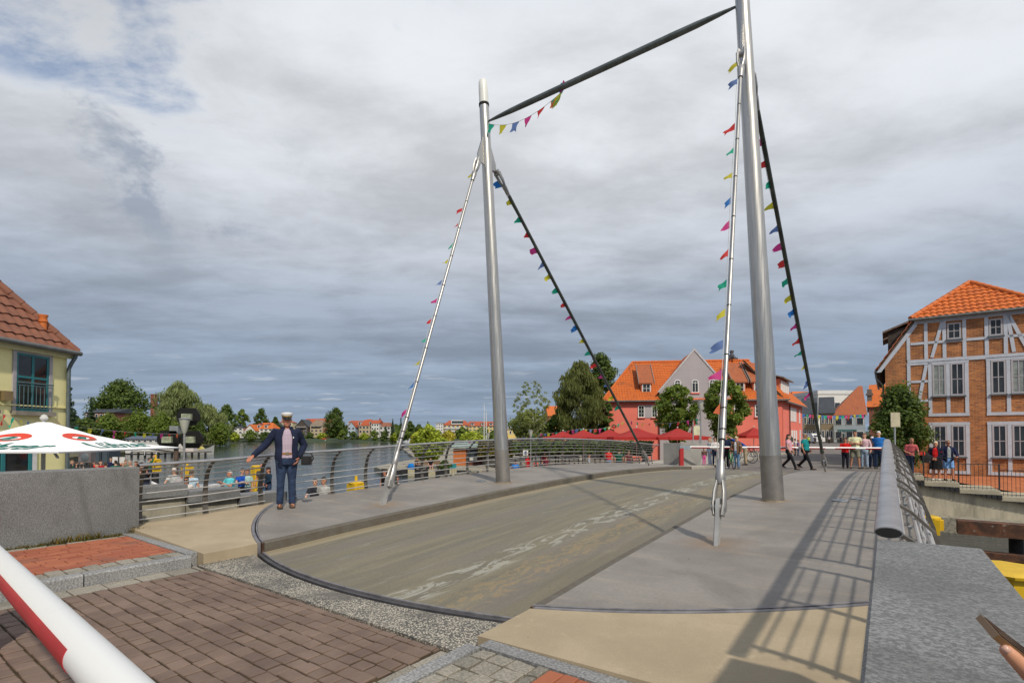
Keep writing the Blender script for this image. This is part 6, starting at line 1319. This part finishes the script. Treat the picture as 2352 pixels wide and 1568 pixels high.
def dolphin(label, p, r, top, box_h, sq=True, knob=False):
    t = thing('mooring_dolphin', label, 'dolphin', (p.x, p.y, WZ), BR, 'yellow mooring dolphins'); h = top - WZ
    mb = MB(); mb.tube([(0, 0, -1), (0, 0, h - box_h - .002)], r * .8, 16); mb.build('pile', M('pile_dark', (.02, .02, .02), .7, var=.4), t, 50)
    mb = MB()
    if sq: mb.box(-r, r, -r, r, h - box_h, h - .08); mb.box(-r * 1.25, -r - .002, -r * .6, r * .6, h - box_h * .7, h - .1); mb.box(r + .002, r * 1.35, -r * .6, r * .6, h - box_h * .75, h - .1)
    else: mb.lathe([(r * .95, h - box_h), (r, h - .1)], 8)
    mb.build('head', yel, t)
    mb = MB(); mb.lathe([(r * 1.15, h - .078), (r * 1.18, h - .03), (r * .9, h), (0, h + .005)], 8 if not sq else 12); mb.build('cover', yel, t)
    if knob: mb = MB(); mb.tube([(0, 0, h), (0, 0, h + .28)], .07, 10); mb.build('knob', yel, t, 50)
    return t
dolphin('yellow square dolphin head at the start of the rusty guide beams', B(5.62, 9.5), .28, -.78, .52)
dolphin('big eight-sided yellow dolphin head close behind the granite wall', B(6.3, 1.8), .60, -.62, .75, False)
dolphin('yellow dolphin with knob seen through the left railing', at(818, 1100, 24), .30, .0 - .55, .85, True, True)
dolphin('small yellow dolphin behind the people on the lower quay', at(430, 1080, 30), .25, -.15, .8, True, True)
dolphin('slim yellow dolphin behind the gap in the railing', at(590, 1085, 26), .22, .1, 1.6, True)
dolphin('yellow dolphin head beside the waving guest', at(357, 1060, 33), .25, .1, .8, True, True)
t = thing('guide_wall', 'rusty steel guide beams along the channel below the ramp', 'guide beam', O, BR)
MB().box(6.3, 24, 9.3, 9.75, -1.22, -.84).build('beam', rust, t); MB().box(6.3, 24, 9.35, 9.7, -1.86, -1.68).build('beam', rust, t)
for c in (7.6, 10.2, 12.8, 16): mb = MB(); mb.tube([(c, 9.98, -3.2), (c, 9.98, -1.0)], .16, 12); mb.build('pile', M('pile_dark', (.02, .02, .02), .7, var=.4), t, 50)
# signs and posts at the far end
def post_sign(label, x, yt, yb, Y, zg, w_, h_, c, deg=0, disc=False, twin=False):
    p = at(x, yt, Y); t = thing('sign_post', label, 'sign', (p.x, p.y, zg), radians(deg)); hh = p.z - zg
    mb = MB()
    for q in ((-w_ * .55, w_ * .55) if twin else (0,)): mb.tube([(q, .04, 0), (q, .04, hh + (.25 if twin else 0))], .035, 10)
    mb.build('post', M('galvanised', (.36, .38, .38), .5, .5), t, 50)
    mb = MB()
    if disc: mb.tube([(0, -.01, hh - h_ / 2), (0, .01, hh - h_ / 2)], h_ / 2, 24)
    else: mb.box(-w_ / 2, w_ / 2, -.015, .005, hh - h_, hh)
    mb.build('panel', M('sign_%d' % int(c[0] * 1000), c, .6), t)
    return t
post_sign('beige sign panel on a grey post before the round clipped tree', 2056, 947, 1010, 22, .0, .40, .62, (.42, .38, .27))
post_sign('dark round road sign seen from behind on the pink house\'s street side', 1813, 1000, 1020, 46, .03, .7, .72, (.05, .055, .055), disc=True)
post_sign('pale notice board between two posts behind the far boom', 1600, 978, 1000, 31, .03, .36, .55, (.55, .53, .36), twin=True)
cw = thing('concrete_wall', 'grey concrete parapet wall behind the red barrier post', 'wall'); a_, b_, c_ = at(1524, 1060, 26.4), at(1563, 1060, 25.7), at(1611, 1060, 26.0)
for p, q in ((a_, b_), (b_ + V((.01, 0, 0)), c_)):
    d = (q - p); d.z = 0; nn = V((-d.y, d.x, 0)).normalized() * .3; mb = MB(); mb.prism([(p.x, p.y, -2), (q.x, q.y, -2), (q.x + nn.x, q.y + nn.y, -2), (p.x + nn.x, p.y + nn.y, -2)], (0, 0, 3.22)); mb.build('wall', M('wall_concrete', (.27, .265, .25), .9, var=.15, scale=1.5, bmp=.2), cw)
er = thing('granite_block', 'grey block ending the right handrail at the far bank', 'block', O, BR); MB().box(4.5, 4.95, 15.1, 16.6, -.2, 1.12).build('block', special('granite_wall'), er)
# parasols
def parasol(label, x, ya, yr, half_px, Y, zg, mat, n=4, rot=.785, group=None, valance=.28, layers=False):
    A_ = at(x, ya, Y); r_ = half_px / 1180 * Y; rim = at(x, yr, Y).z; t = thing('parasol', label, 'parasol', (A_.x, Y, zg), rot, group); h = A_.z - zg; hr = rim - zg
    mb = MB(); ring = []; m = 8
    for k in range(n):
        a, b = 2 * pi * k / n, 2 * pi * (k + 1) / n; pa, pb = V((cos(a), sin(a), 0)) * r_, V((cos(b), sin(b), 0)) * r_
        ring += [pa.lerp(pb, i / m) for i in range(m)]
    rs = []
    for f in (1.0, .66, .33, .04):
        rs.append([V((p.x * f, p.y * f, hr + (h - hr) * (1 - f) - .05 * r_ * sin(pi * f) * (1 - .0) + (.0 if f > .9 else 0))) for p in ring])
    mb.rings(rs, cap=False); mb.rings([[V((p.x, p.y, hr)) for p in ring], [V((p.x * .995, p.y * .995, hr - valance * (.8 + .0 * i))) for i, p in enumerate(ring)]], cap=False)
    mb.build('canopy', mat, t, 25)
    if layers: mb = MB(); mb.rings([[V((p.x * f, p.y * f, hr + (h - hr) * (1 - f) + .06)) for p in ring] for f in (.42, .2, .03)], cap=False); mb.build('vent', mat, t, 25)
    mb = MB(); mb.tube([(0, 0, 0), (0, 0, h + .02)], .035, 10); mb.lathe([(.05, h), (.07, h + .04), (.04, h + .1), (0, h + .12)], 10); mb.build('pole', M('pole_white', (.5, .5, .48), .5), t, 50)
    mb = MB(); mb.lathe([(.3, 0), (.3, .1), (.05, .14)], 16); mb.build('base', M('base_grey', (.2, .2, .2), .8), t, 50)
    mb = MB()
    for k in range(n): a = 2 * pi * k / n; mb.bar((0, 0, h - .32), (cos(a) * r_ * .95, sin(a) * r_ * .95, hr - .10), .03, .03)
    mb.build('ribs', M('rib_grey', (.3, .29, .27), .6), t); return t, h, hr, r_, ring
redc = thin('parasol_red', (.62, .055, .05)); GP = 'red parasols of the restaurant terrace'
for x, ya, hp, Y, rot, lab in ((1293, 989.5, 56, 44, .7, 'leftmost of the red parasols'), (1340, 986, 60, 43, .8, 'second red parasol from the left'), (1399, 985.5, 66, 43, .75, 'red parasol in the middle of the joined row'), (1462, 981.5, 82, 41, .8, 'largest red parasol, right end of the joined row'), (1556, 982.5, 70, 40, .75, 'red parasol behind the concrete wall'), (1731, 981, 40, 46, .8, 'small red parasol before the right end of the pink house')):
    parasol(lab, x, ya, 1003 if x < 1700 else 1000, hp * 1.15, Y, -1.0 if x < 1700 else .0, redc, rot=rot, group=GP)
p = at(1593, 966, 44); t = thing('folded_parasol', 'closed red parasol standing behind the notice board', 'parasol', (p.x, p.y, -1.0)); h = p.z + 1
MB().loft([(0, 0, h - 1.5, .18, .18), (0, 0, h - 1.2, .26, .26), (0, 0, h - .5, .16, .16), (0, 0, h, .05, .05)], 10).build('canopy', redc, t, 40); mb = MB(); mb.tube([(0, 0, 0), (0, 0, h + .06)], .035, 8); mb.build('pole', MATS['pole_white'], t, 50)
# white parasol with printed lettering
whc = M('parasol_white', (.84, .84, .84), .8, var=.03, scale=1); C0 = at(101, 965, 9.9)
t, h, hr, r_, ring = parasol('large white parasol printed with a red oval emblem and green script', 101, 965, 1031.5, 273, 9.9, Q, whc, rot=radians(-43), valance=.03)
def on_canopy(k, u_, v_, lift=.012):     # u across the panel, v from rim (0) to apex (1)
    a, b = 2 * pi * k / 4, 2 * pi * (k + 1) / 4; pa, pb = V((cos(a), sin(a), 0)) * r_, V((cos(b), sin(b), 0)) * r_; f = 1 - v_; m_ = (pa + pb) / 2; ex_ = (pb - pa).normalized()
    q = m_ * f + ex_ * u_; return V((q.x, q.y, hr + (h - hr) * (1 - f) - .05 * r_ * sin(pi * f) + lift))
fc = bpy.data.curves.new('script', 'FONT'); fc.body = 'Lübzer'; fc.size = 1.0; fc.shear = .4; fc.align_x = 'CENTER'; fc.offset = .018; fc.resolution_u = 3
fo = bpy.data.objects.new('script', fc); col.objects.link(fo); bpy.context.view_layer.update(); me0 = bpy.data.meshes.new_from_object(fo.evaluated_get(bpy.context.evaluated_depsgraph_get())); bpy.data.objects.remove(fo)
grn = M('print_green', (.012, .16, .13), .7, var=.05); red2 = M('print_red', (.62, .06, .03), .7, var=.05)
canopy = [o for o in t.children if o.name.startswith('canopy')][0]
for k in range(4):
    bm = bmesh.new(); bm.from_mesh(me0); bmesh.ops.triangulate(bm, faces=bm.faces[:]); bmesh.ops.subdivide_edges(bm, edges=bm.edges[:], cuts=1)
    for v in bm.verts: v.co = on_canopy(k, v.co.x * .56 + .28, .13 + v.co.y * .42)
    me = bpy.data.meshes.new('lettering'); bm.to_mesh(me); bm.free(); me.materials.append(grn); o = bpy.data.objects.new('lettering', me); col.objects.link(o); o.parent = canopy
    mb = MB(); n = 28; vs = [on_canopy(k, .34 * cos(a), .58 + .115 * sin(a), .016) for a in lin(0, 2 * pi, n)[:-1]] + [on_canopy(k, .19 * cos(a), .57 + .045 * sin(a), .016) for a in lin(0, 2 * pi, n)[:-1]]
    mb.add(vs, [(i, (i + 1) % n, n + (i + 1) % n, n + i) for i in range(n)]); e_ = mb.build('emblem', red2, canopy)
    mb = MB(); mb.add([on_canopy(k, .05 * a, .57 + .04 * b, .019) for a, b in ((-3.4, -.9), (1, -1), (3, .2), (.5, .9))], [(0, 1, 2, 3)]); mb.add([on_canopy(k, .05 * a, .51 + .03 * b, .019) for a, b in ((-1, -.6), (5.4, -.5), (5.2, .1), (-1, .3))], [(0, 1, 2, 3)]); mb.build('emblem_figure', grn, canopy)
# navigation signal with three black octagon boards and the lantern beside it
p = at(405, 1000, 24); t = thing('signal_mast', 'mast with three black octagonal navigation signal boards', 'signal', (p.x, p.y, Q)); mb = MB(); mb.tube([(0, 0, 0), (0, 0, at(405, 978, 24).z - Q)], .10, 12); mb.build('mast', M('mast_brown', (.10, .07, .055), .8), t, 50)
blk = M('board_black', (.008, .008, .009), .5)
for x, y in ((432, 957), (387, 1009), (439, 1009)):
    q = at(x, y, 23.8); r_x, r_z = .54, .40; ch_ = .36; o8 = [(-1, -1 + ch_ * 2), (-1 + ch_, -1), (1 - ch_, -1), (1, -1 + ch_ * 2), (1, 1 - ch_ * 2), (1 - ch_, 1), (-1 + ch_, 1), (-1, 1 - ch_ * 2)]
    c_ = V((q.x - p.x, q.y - p.y, q.z - Q)); mb = MB(); mb.prism([(c_.x + a * r_x, c_.y, c_.z + b * r_z) for a, b in o8], (0, .06, 0)); mb.box(c_.x - r_x * .75, c_.x + r_x * .75, c_.y - .2, c_.y - .003, c_.z - r_z * .5, c_.z - r_z * .42); bd = mb.build('board', blk, t)
    mb = MB(); mb.box(c_.x - .24, c_.x + .2, c_.y - .13, c_.y - .003, c_.z - .15, c_.z + .14); mb.build('lamp_housing', M('lamp_pale', (.30, .33, .24), .5, var=.3, scale=5), bd)
MB().box(-.2, .2, -.2, .2, at(405, 990, 24).z - Q - .1, at(405, 990, 24).z - Q + .25).build('junction_box', M('box_grey', (.2, .22, .23), .6), t)
def lantern(label, x, yt, yb, Y, zg, group=None):
    p = at(x, yt, Y); t = thing('street_lamp', label, 'street lamp', (p.x, Y, zg), 0, group); h = p.z - zg
    mb = MB(); mb.tube([(0, 0, 0), (0, 0, .8), (0, 0, .81), (0, 0, h - .62)], [.07, .07, .045, .04], 12); mb.build('pole', M('lamp_grey', (.27, .28, .29), .55, .4), t, 50)
    mb = MB(); mb.lathe([(.05, h - .62), (.10, h - .5), (.19, h - .08), (.17, h - .06)], 14); ln_ = mb.build('lamp_shade', M('lamp_glass', (.42, .43, .38), .3, var=.1), t, 40)
    mb = MB(); mb.lathe([(.2, h - .078), (.22, h - .05), (.1, h), (0, h)], 14); mb.build('lid', M('lamp_grey', (.27, .28, .29), .55, .4), ln_, 40); return t
GL = 'grey street lamps'
lantern('street lamp in front of the octagonal signal boards', 424, 959, 1100, 20, Q, GL); lantern('street lamp left of the red parasols', 1219, 987, 1062, 43, PZ, GL); lantern('street lamp whose head shows right of the hotel', 1121, 994, 1060, 52, PZ, GL); lantern('street lamp rising before the lime trees of the pink house', 1609, 921, 1010, 33, .03, GL)
for x, yt, lab in ((1112, 928, 'white flagpole left of the left pylon'), (1117, 944, 'thinner white mast beside the flagpole')):
    p = at(x, yt, 62); t = thing('flagpole', lab, 'flagpole', (p.x, 62, PZ)); mb = MB(); mb.tube([(0, 0, 0), (0, 0, p.z - PZ)], [.07, .035], 8); mb.build('pole', M('pole_white2', (.62, .64, .64), .4), t, 50); mb = MB(); mb.lathe([(.06, 0), (.09, .05), (0, .12)], 8, (0, 0, p.z - PZ)); mb.build('finial', MATS['pole_white2'], t, 50)
# far buntings
def hang(label, pts_q, seq_n, size, cols, group='buntings around the square', sag=.25):
    P_ = [at(*q) for q in pts_q]; t = thing('bunting', label, 'bunting', P_[0], 0, group); line = []
    for a, b in zip(P_[:-1], P_[1:]):
        for k in lin(0, 1, 8): line.append(a.lerp(b, k) - V((0, 0, sag * 4 * k * (1 - k))))
    mb = MB(); mb.tube(line, .008 if P_[0].y > 30 else .005, 5); mb.build('cord', cordm, t)
    for i in range(seq_n):
        f = (i + .5) / seq_n * (len(line) - 1); j = min(int(f), len(line) - 2); p = line[j].lerp(line[j + 1], f - j); pennant(t, p, line[j + 1] - line[j], V((R.uniform(-.5, .2), -.05, -1)), size[0] * R.uniform(.8, 1.15), size[1] * R.uniform(.7, 1.1), cols[i % len(cols)], R.random() < .6)
    return fixp(t)
hang('bunting from the yellow house over the white parasol to the signal mast', [(0, 949, 9.5), (150, 976, 16.2), (415, 996, 23.7)], 24, (.20, .21), 'rgylmrgylmro', sag=.08)
hang('bunting along the left end of the red parasol terrace', [(1075, 1012, 60), (1170, 1007, 56), (1236, 996, 50), (1330, 984, 46)], 34, (.35, .40), 'mlyrgylr', sag=.1)
hang('bunting across the pink house to the notice board lamp', [(1330, 984, 46), (1440, 965, 47), (1612, 959, 34)], 22, (.30, .32), 'gylrmgyr', sag=.35)
hang('bunting strung across the street before the blue shop house', [(1836, 950, 90), (1985, 951, 96)], 22, (.7, .75), 'ybgmrl', sag=.3)
# beer garden furniture and clutter on the left quay
p = at(196, 1062, 27); t = thing('speaker_board', 'grey board with round loudspeaker behind the beer garden guests', 'loudspeaker', (p.x, p.y, Q)); zc = at(196, 1050, 27).z - Q
MB().box(-.33, .33, -.05, .25, zc - .28, zc + .28).build('cabinet', M('cab_grey', (.13, .115, .12), .7, var=.2), t); mb = MB(); mb.tube([(0, -.07, zc), (0, -.052, zc)], [.2, .22], 20); mb.build('cone', M('cone_grey', (.10, .12, .135), .5), t, 50); mb = MB(); mb.tube([(0, .1, 0), (0, .1, zc - .28)], .05, 8); mb.build('stand', fm_, t, 50)
for x, lab in ((224, 'dark slate-blue cabin, left one of the pair behind the guests'), (243, 'dark slate-blue cabin, right one of the pair behind the guests')):
    a = at(x - 9, 1030, 34); b = at(x + 9, 1030, 34); t = thing('cabin', lab, 'cabin', (a.x, 34, Q), 0, 'dark cabins by the shore'); w_ = b.x - a.x; MB().box(0, w_ - .04, 0, 1.0, 0, 2.35).build('wall', M('cabin_blue', (.035, .05, .065), .6, var=.15), t); MB().box(.08, w_ - .12, -.04, -.003, .1, 2.0).build('door', M('cabin_door', (.05, .068, .085), .6), t); MB().box(-.05, w_ + .01, -.08, 1.05, 2.353, 2.45).build('roof', fm_, t)
p = at(273, 1060, 30); t = thing('notice_board', 'white double notice panel on a post behind the guests', 'sign', (p.x, p.y, Q)); zc = at(273, 1053, 30).z - Q; mb = MB(); mb.box(-.03, .03, 0, .05, 0, zc + .15); mb.build('post', fm_, t)
for sx in (-.36, .05): MB().box(sx, sx + .31, -.03, -.002, zc - .25, zc + .1).build('panel', M('panel_white', (.6, .6, .58), .6), t)
fz = thing('timber_fence', 'dark low picket fence beside the yellow house', 'fence', at(176, 1062, 25)); fz.location.z = Q
for i in range(8): MB().box(-.5 + i * .17, -.4 + i * .17, 0, .03, 0, 1.72).build('picket', fm_, fz)
MB().box(-.55, .9, .032, .06, 1.4, 1.5).build('rail', fm_, fz)
# jetty, boats, tents on the left shore
t = thing('jetty', 'long white railed jetty on the left shore', 'jetty', at(300, 1035, 92)); t.location.z = WZ; L_ = at(470, 1035, 92).x - t.location.x
MB().box(0, L_, 0, 2.2, .75, .95).build('deck', M('jetty_deck', (.16, .14, .12), .9), t)
for i in range(12): MB().box(L_ * i / 11 - .12, L_ * i / 11 + .12, .1, .4, -1, .74).build('pile', M('pile_dark', (.02, .02, .02), .7), t)
mb = MB(); n = 46
for i in range(n): x = L_ * .72 * i / (n - 1); mb.box(x - .035, x + .035, .05, .1, .95, 1.9)
mb.box(0, L_ * .72, .04, .11, 1.9, 2.0); mb.box(0, L_ * .72, .04, .11, 1.08, 1.15); mb.build('rail', M('jetty_white', (.52, .52, .48), .7), t)
MB().box(L_ * .45, L_ * .82, .6, 1.9, .96, 2.4).build('container', M('kiosk_pale', (.55, .50, .48), .7, var=.1), t)
def boat(label, x, y, Y, Lm, c, c2, deg=0, cabin=True, canopy=None, mast=0, group='boats along the shore'):
    p = at(x, y, Y); t = thing('motor_boat' if not mast else 'sailing_boat', label, 'boat', (p.x, p.y, WZ), radians(deg), group); rs = []
    for q, w_, z in ((-.5, .30, .0), (-.25, .36, .0), (.1, .36, .02), (.35, .24, .08), (.5, .02, .18)): b = Lm * .36; rs.append([(Lm * q, -w_ * b, Lm * (.13 + z)), (Lm * q, w_ * b, Lm * (.13 + z)), (Lm * q * .96, w_ * b * .7, -Lm * .03), (Lm * q * .96, -w_ * b * .7, -Lm * .03)])
    MB().rings(rs).build('hull', M('hull_%d%d' % (int(c[0] * 99), int(c[2] * 99)), c, .4), t, 40)
    if cabin: mb = MB(); mb.prism([(-Lm * .22, -Lm * .09, Lm * .135), (Lm * .2, -Lm * .09, Lm * .16), (Lm * .08, -Lm * .09, Lm * .27), (-Lm * .2, -Lm * .09, Lm * .27)], (0, Lm * .18, 0)); cb_ = mb.build('cabin', M('cabin_%d%d' % (int(c2[0] * 99), int(c2[2] * 99)), c2, .5), t); MB().box(-Lm * .15, Lm * .05, -Lm * .093, -Lm * .0905, Lm * .19, Lm * .25).build('window', pane_m, cb_)
    if canopy: MB().box(-Lm * .42, Lm * .1, -Lm * .13, Lm * .13, Lm * .31, Lm * .335).build('canopy', M('canopy_%d' % int(canopy[0] * 99), canopy, .6), t); mb = MB(); [mb.box(sx * Lm - .03, sx * Lm + .03, sy * Lm - .03, sy * Lm + .03, Lm * .13, Lm * .31) for sx in (-.4, .08) for sy in (-.12, .12)]; mb.build('canopy_post', M('post_grey', (.3, .3, .3), .5), t)
    if mast: mb = MB(); mb.tube([(0, 0, .3), (0, 0, mast)], .07, 8); mb.build('mast', MATS['pole_white2'], t, 50)
    return t
boat('white motor boat moored under the willow', 460, 1018, 235, 8.0, (.62, .62, .62), (.55, .57, .6), 15); boat('grey motor boat with yellow canopy at the jetty head', 455, 1038, 105, 6.2, (.30, .31, .30), (.5, .42, .1), 8, True, (.55, .38, .03))
boat('blue covered boat at the far shore beside the near stay', 927, 1014, 290, 7.5, (.55, .57, .6), (.02, .16, .45), 5); boat('small sailing boat with bare mast near the blue boat', 935, 1014, 300, 6, (.6, .6, .6), (.5, .5, .5), 20, True, None, 11)
boat('low white rowing boat below the orange garden parasol', 738, 1014, 285, 5, (.62, .62, .6), (.5, .5, .5), 0, False)
boat('white motor boat moored at the lower quay behind the onlookers', 455, 1095, 27, 4.6, (.66, .66, .65), (.6, .6, .6), 185, True)
parasol('small orange garden parasol at the far water edge', 744, 1005, 1007.5, 7, 292, -1.2, thin('parasol_orange', (.65, .15, .03)), 8, 0)
tp = at(318, 1020, 88); t = thing('tent', 'white pointed pavilion tent on the left shore', 'tent', (tp.x, 88, -1.7)); hz = at(300, 1018, 88).z + 1.7; MB().add([(-2.2, -1.5, hz - 1.1), (2.2, -1.5, hz - 1.1), (2.2, 1.5, hz - 1.1), (-2.2, 1.5, hz - 1.1), (0, 0, hz)], [(0, 1, 4), (1, 2, 4), (2, 3, 4), (3, 0, 4)]).build('roof', whc, t)
for sx in (-2.1, 2.1):
    for sy in (-1.4, 1.4): MB().box(sx - .04, sx + .04, sy - .04, sy + .04, 0, hz - 1.1).build('leg', MATS['pole_white2'], t)
# far quay: edge, bench, hut, lifebuoy boat
qe = thing('quay_edge', 'far quay edge of alternating black timbers and pale stone', 'quay edge'); pa, pb, pc = V((-12.6, 50, 0)), V((-3.0, 47.4, 0)), V((-.4, 36, 0)); blkt = M('quay_timber', (.02, .02, .02), .8, var=.4); pst = M('quay_stone', (.42, .38, .25), .85, var=.15)
for p, q, n in ((pa, pb, 14), (pb, pc, 13)):
    d = (q - p) / n; nn = V((d.y, -d.x, 0)).normalized() * .25
    for i in range(n):
        a, b = p + d * i, p + d * (i + (.97)); z0, z1 = -2.35, -1.62; pale = i % 3 == 1
        mb = MB(); mb.prism([(a.x, a.y, z0 if not pale else -2.5), (b.x, b.y, z0 if not pale else -2.5), (b.x + nn.x, b.y + nn.y, z0), (a.x + nn.x, a.y + nn.y, z0)], (0, 0, z1 - z0 + (.02 if pale else 0))); mb.build('stone' if pale else 'timber', pst if pale else blkt, qe)
p = at(985, 1080, 49.6); t = thing('bench', 'wooden bench with backrest on the far quay', 'bench', (p.x, 49.9, PZ)); bw = M('bench_wood', (.17, .11, .065), .8)
MB().box(-1.5, 1.0, -.25, .25, .42, .49).build('seat', bw, t); MB().box(-1.5, 1.0, .24, .30, .55, .95).build('backrest', bw, t)
for x in (-1.35, -.25, .85): MB().box(x - .05, x + .05, -.22, .22, 0, .418).build('leg', fm_, t)
p = at(1041, 1058, 58); w_ = at(1070, 1058, 58).x - p.x; t = thing('wooden_kiosk', 'orange wooden hut with pale green roof on the far quay', 'kiosk', (p.x, 58, PZ)); h = at(1041, 1030, 58).z - PZ
MB().box(0, w_, 0, 2, 0, h).build('wall', M('hut_orange', (.45, .13, .03), .8, var=.15, scale=3), t); MB().box(w_ + .003, w_ * 2.6, .1, 2, 0, h + .15).build('wall', M('hut_brown', (.11, .04, .03), .8), t)
MB().prism([(-.3, -.4, h + .02), (w_ * 2.8, -.4, h + .2), (w_ * 2.8, 2.4, h + .75), (-.3, 2.4, h + .57)], (0, 0, .10)).build('roof', M('roof_pale_green', (.26, .33, .30), .6), t); MB().box(w_ * 1.2, w_ * 1.9, .05, .097, .5, h - .1).build('window', pane_m, t); MB().box(w_ * 1.3, w_ * 1.9, -.02, .04, .55, .95).build('counter', M('hut_white', (.5, .5, .48), .6), t)
p = at(1027, 1070, 53); t = thing('rowing_boat', 'small turquoise boat lying on the far quay', 'boat', (p.x, 53, PZ), radians(5)); MB().rings([[(x, -w_, h), (x, w_, h), (x, w_ * .5, .02), (x, -w_ * .5, .02)] for x, w_, h in ((-.9, .25, .4), (0, .42, .38), (.6, .3, .42), (.95, .03, .5))]).build('hull', M('turquoise', (.03, .24, .27), .5), t, 40); MB().box(-.1, .1, -.38, .38, .385, .41).build('thwart', bw, t)
p = at(1085, 1078, 45); t = thing('timber_steps', 'grey timber ramp and beams at the water below the far quay', 'ramp', (p.x, 44, WZ), radians(-20)); 
for i in range(5): MB().box(-3 + i * .2, 3.4, i * 1.0, i * 1.0 + .3, .1 + i * .07, .26 + i * .07).build('beam', M('grey_timber', (.20, .18, .14), .9, var=.3), t)
for x in (-2, .6, 3): mb = MB(); mb.tube([(x, .5, -1), (x, .5, .9)], .14, 10); mb.build('pile', M('pale_pile', (.36, .32, .2), .9), t, 50)
# tables and blackboards in the shade of the red parasols
GT = 'dark tables under the red parasols'
tb0 = None
for i, (x, Y, lab) in enumerate(((1262, 45, 'dark table under the leftmost red parasol'), (1318, 44, 'dark table under the second red parasol'), (1372, 44, 'dark table under the middle red parasol'), (1452, 42, 'dark table under the largest red parasol'))):
    p = at(x, 1000, Y)
    if tb0 is None:
        tb0 = thing('table', lab, 'table', (p.x, Y, -1.0), .3, GT); MB().box(-.8, .8, -.4, .4, .72, .76).build('tabletop', M('table_dark', (.035, .025, .02), .7), tb0)
        for sx in (-.7, .7):
            for sy in (-.3, .3): MB().box(sx - .03, sx + .03, sy - .03, sy + .03, 0, .718).build('leg', M('table_dark', (.035, .025, .02), .7), tb0)
    else: dup(tb0, (p.x, Y, -1.0), .3 + i * .2, lab, GT)
p = at(1207, 1040, 44); t = thing('parking_sign', 'small white and blue sign on a post behind the left railing', 'sign', (p.x, 44, PZ)); zc = at(1207, 1040, 44).z - PZ; MB().box(-.03, .03, 0, .05, 0, zc + .3).build('post', fm_, t); MB().box(-.22, .22, -.03, -.003, zc - .2, zc + .25).build('panel', M('panel_white', (.6, .6, .58), .6), t); MB().box(-.1, .1, -.04, -.031, zc - .1, zc + .12).build('symbol', M('symbol_blue', (.02, .06, .25), .6), t)
# bicycles and van
def bike(label, pos, rz, c, group='parked bicycles'):
    t = thing('bicycle', label, 'bicycle', pos, rz, group); tyre = M('tyre', (.012, .012, .012), .8); fr = M('bike_%d' % int(c[1] * 999), c, .4, .3)
    for x in (-.52, .52):
        mb = MB(); mb.tube([(x + .33 * cos(a), 0, .345 + .33 * sin(a)) for a in lin(0, 2 * pi, 28)], .018, 8); w_ = mb.build('wheel', tyre, t, 60); mb = MB()
        for k in range(10): a = pi * k / 5; mb.tube([(x, 0, .345), (x + .32 * cos(a), 0, .345 + .32 * sin(a))], .003, 4)
        mb.build('spokes', M('spoke', (.4, .4, .4), .3, .8), w_)
    mb = MB(); A, B2, C, D, E, F = (-.52, 0, .345), (-.08, 0, .30), (-.2, 0, .82), (.36, 0, .80), (.34, 0, .92), (.52, 0, .345)
    for a, b in ((A, B2), (B2, C), (A, C), (C, D), (B2, D), (D, F), (D, E)): mb.tube([a, b], .016, 8)
    mb.build('frame', fr, t, 50); mb = MB(); mb.tube([(.28, -.27, .98), (.36, -.15, 1.0), (.34, 0, .97), (.36, .15, 1.0), (.28, .27, .98)], .012, 8); mb.build('handlebar', fm_, t, 50); mb = MB(); mb.loft([(-.22, 0, .84, .13, .07), (-.22, 0, .88, .14, .075), (-.22, 0, .90, .08, .05)], 12); mb.build('saddle', tyre, t, 50); return t
for x, yb, Y, rz, c, lab in ((1679, 1071, 24.6, 1.4, (.02, .25, .06), 'black and green bicycle beside the man in the navy jacket'), (1708, 1059, 29, .1, (.02, .02, .025), 'dark bicycle with the bending man'), (1738, 1056, 31, .3, (.03, .03, .03), 'dark bicycle standing alone by the metal stands')):
    p = at(x, yb, Y); p.z = S(p); bike(lab, p, rz, c)
p = at(1748, 1056, 31); t = thing('bicycle_stand', 'grey tube bicycle stand beside the lone bicycle', 'bicycle stand', (p.x, 31, S(p)))
for x in (-.6, 0, .6): mb = MB(); mb.tube([(x - .25, 0, 0), (x - .25, 0, .75), (x + .25, 0, .75), (x + .25, 0, 0)], .025, 8); mb.build('hoop', MATS['galvanised'], t, 50)
p = at(1864, 1018, 104); t = thing('van', 'white van parked far down the street by the police officer', 'van', (p.x, 104, .03), .2)
mb = MB(); mb.prism([(-1, -2.4, .35), (-1, -2.4, 1.1), (-1, -1.7, 1.25), (-1, -1.1, 2.0), (-1, 2.4, 2.05), (-1, 2.4, .35)], (2, 0, 0)); mb.build('body', M('van_white', (.6, .6, .6), .35), t); MB().add([(-.85, -1.69, 1.29), (.85, -1.69, 1.29), (.8, -1.14, 1.93), (-.8, -1.14, 1.93)], [(0, 1, 2, 3)]).build('windscreen', pane_m, t)
for x in (-.85, .85):
    for y in (-1.5, 1.5): mb = MB(); mb.tube([(x - .11, y, .35), (x + .11, y, .35)], .35, 16); mb.build('wheel', M('tyre', (.012, .012, .012), .8), t, 50)
# folded jacket carried by the man on the ramp, lady's bag
p = [o for o in bpy.data.objects if o.get('label', '').startswith('balding man in red checked')][0]; q = p.location + V((.42, -.30, .82)); t = thing('jacket', 'black and red jacket hung over the arm of the man in the checked shirt', 'jacket', q)
mb = MB(); mb.loft([(0, 0, -.28, .12, .05), (.04, 0, -.15, .22, .08), (0, 0, 0, .24, .10), (-.03, 0, .1, .18, .09), (-.05, 0, .15, .08, .05)], 14); mb.build('cloth', cloth((.02, .02, .022)), t, 60); mb = MB(); mb.loft([(-.16, -.03, .03, .1, .09), (-.16, -.03, .12, .13, .09), (-.14, -.03, .2, .07, .05)], 12); mb.build('lining', cloth((.55, .04, .02)), t, 60)
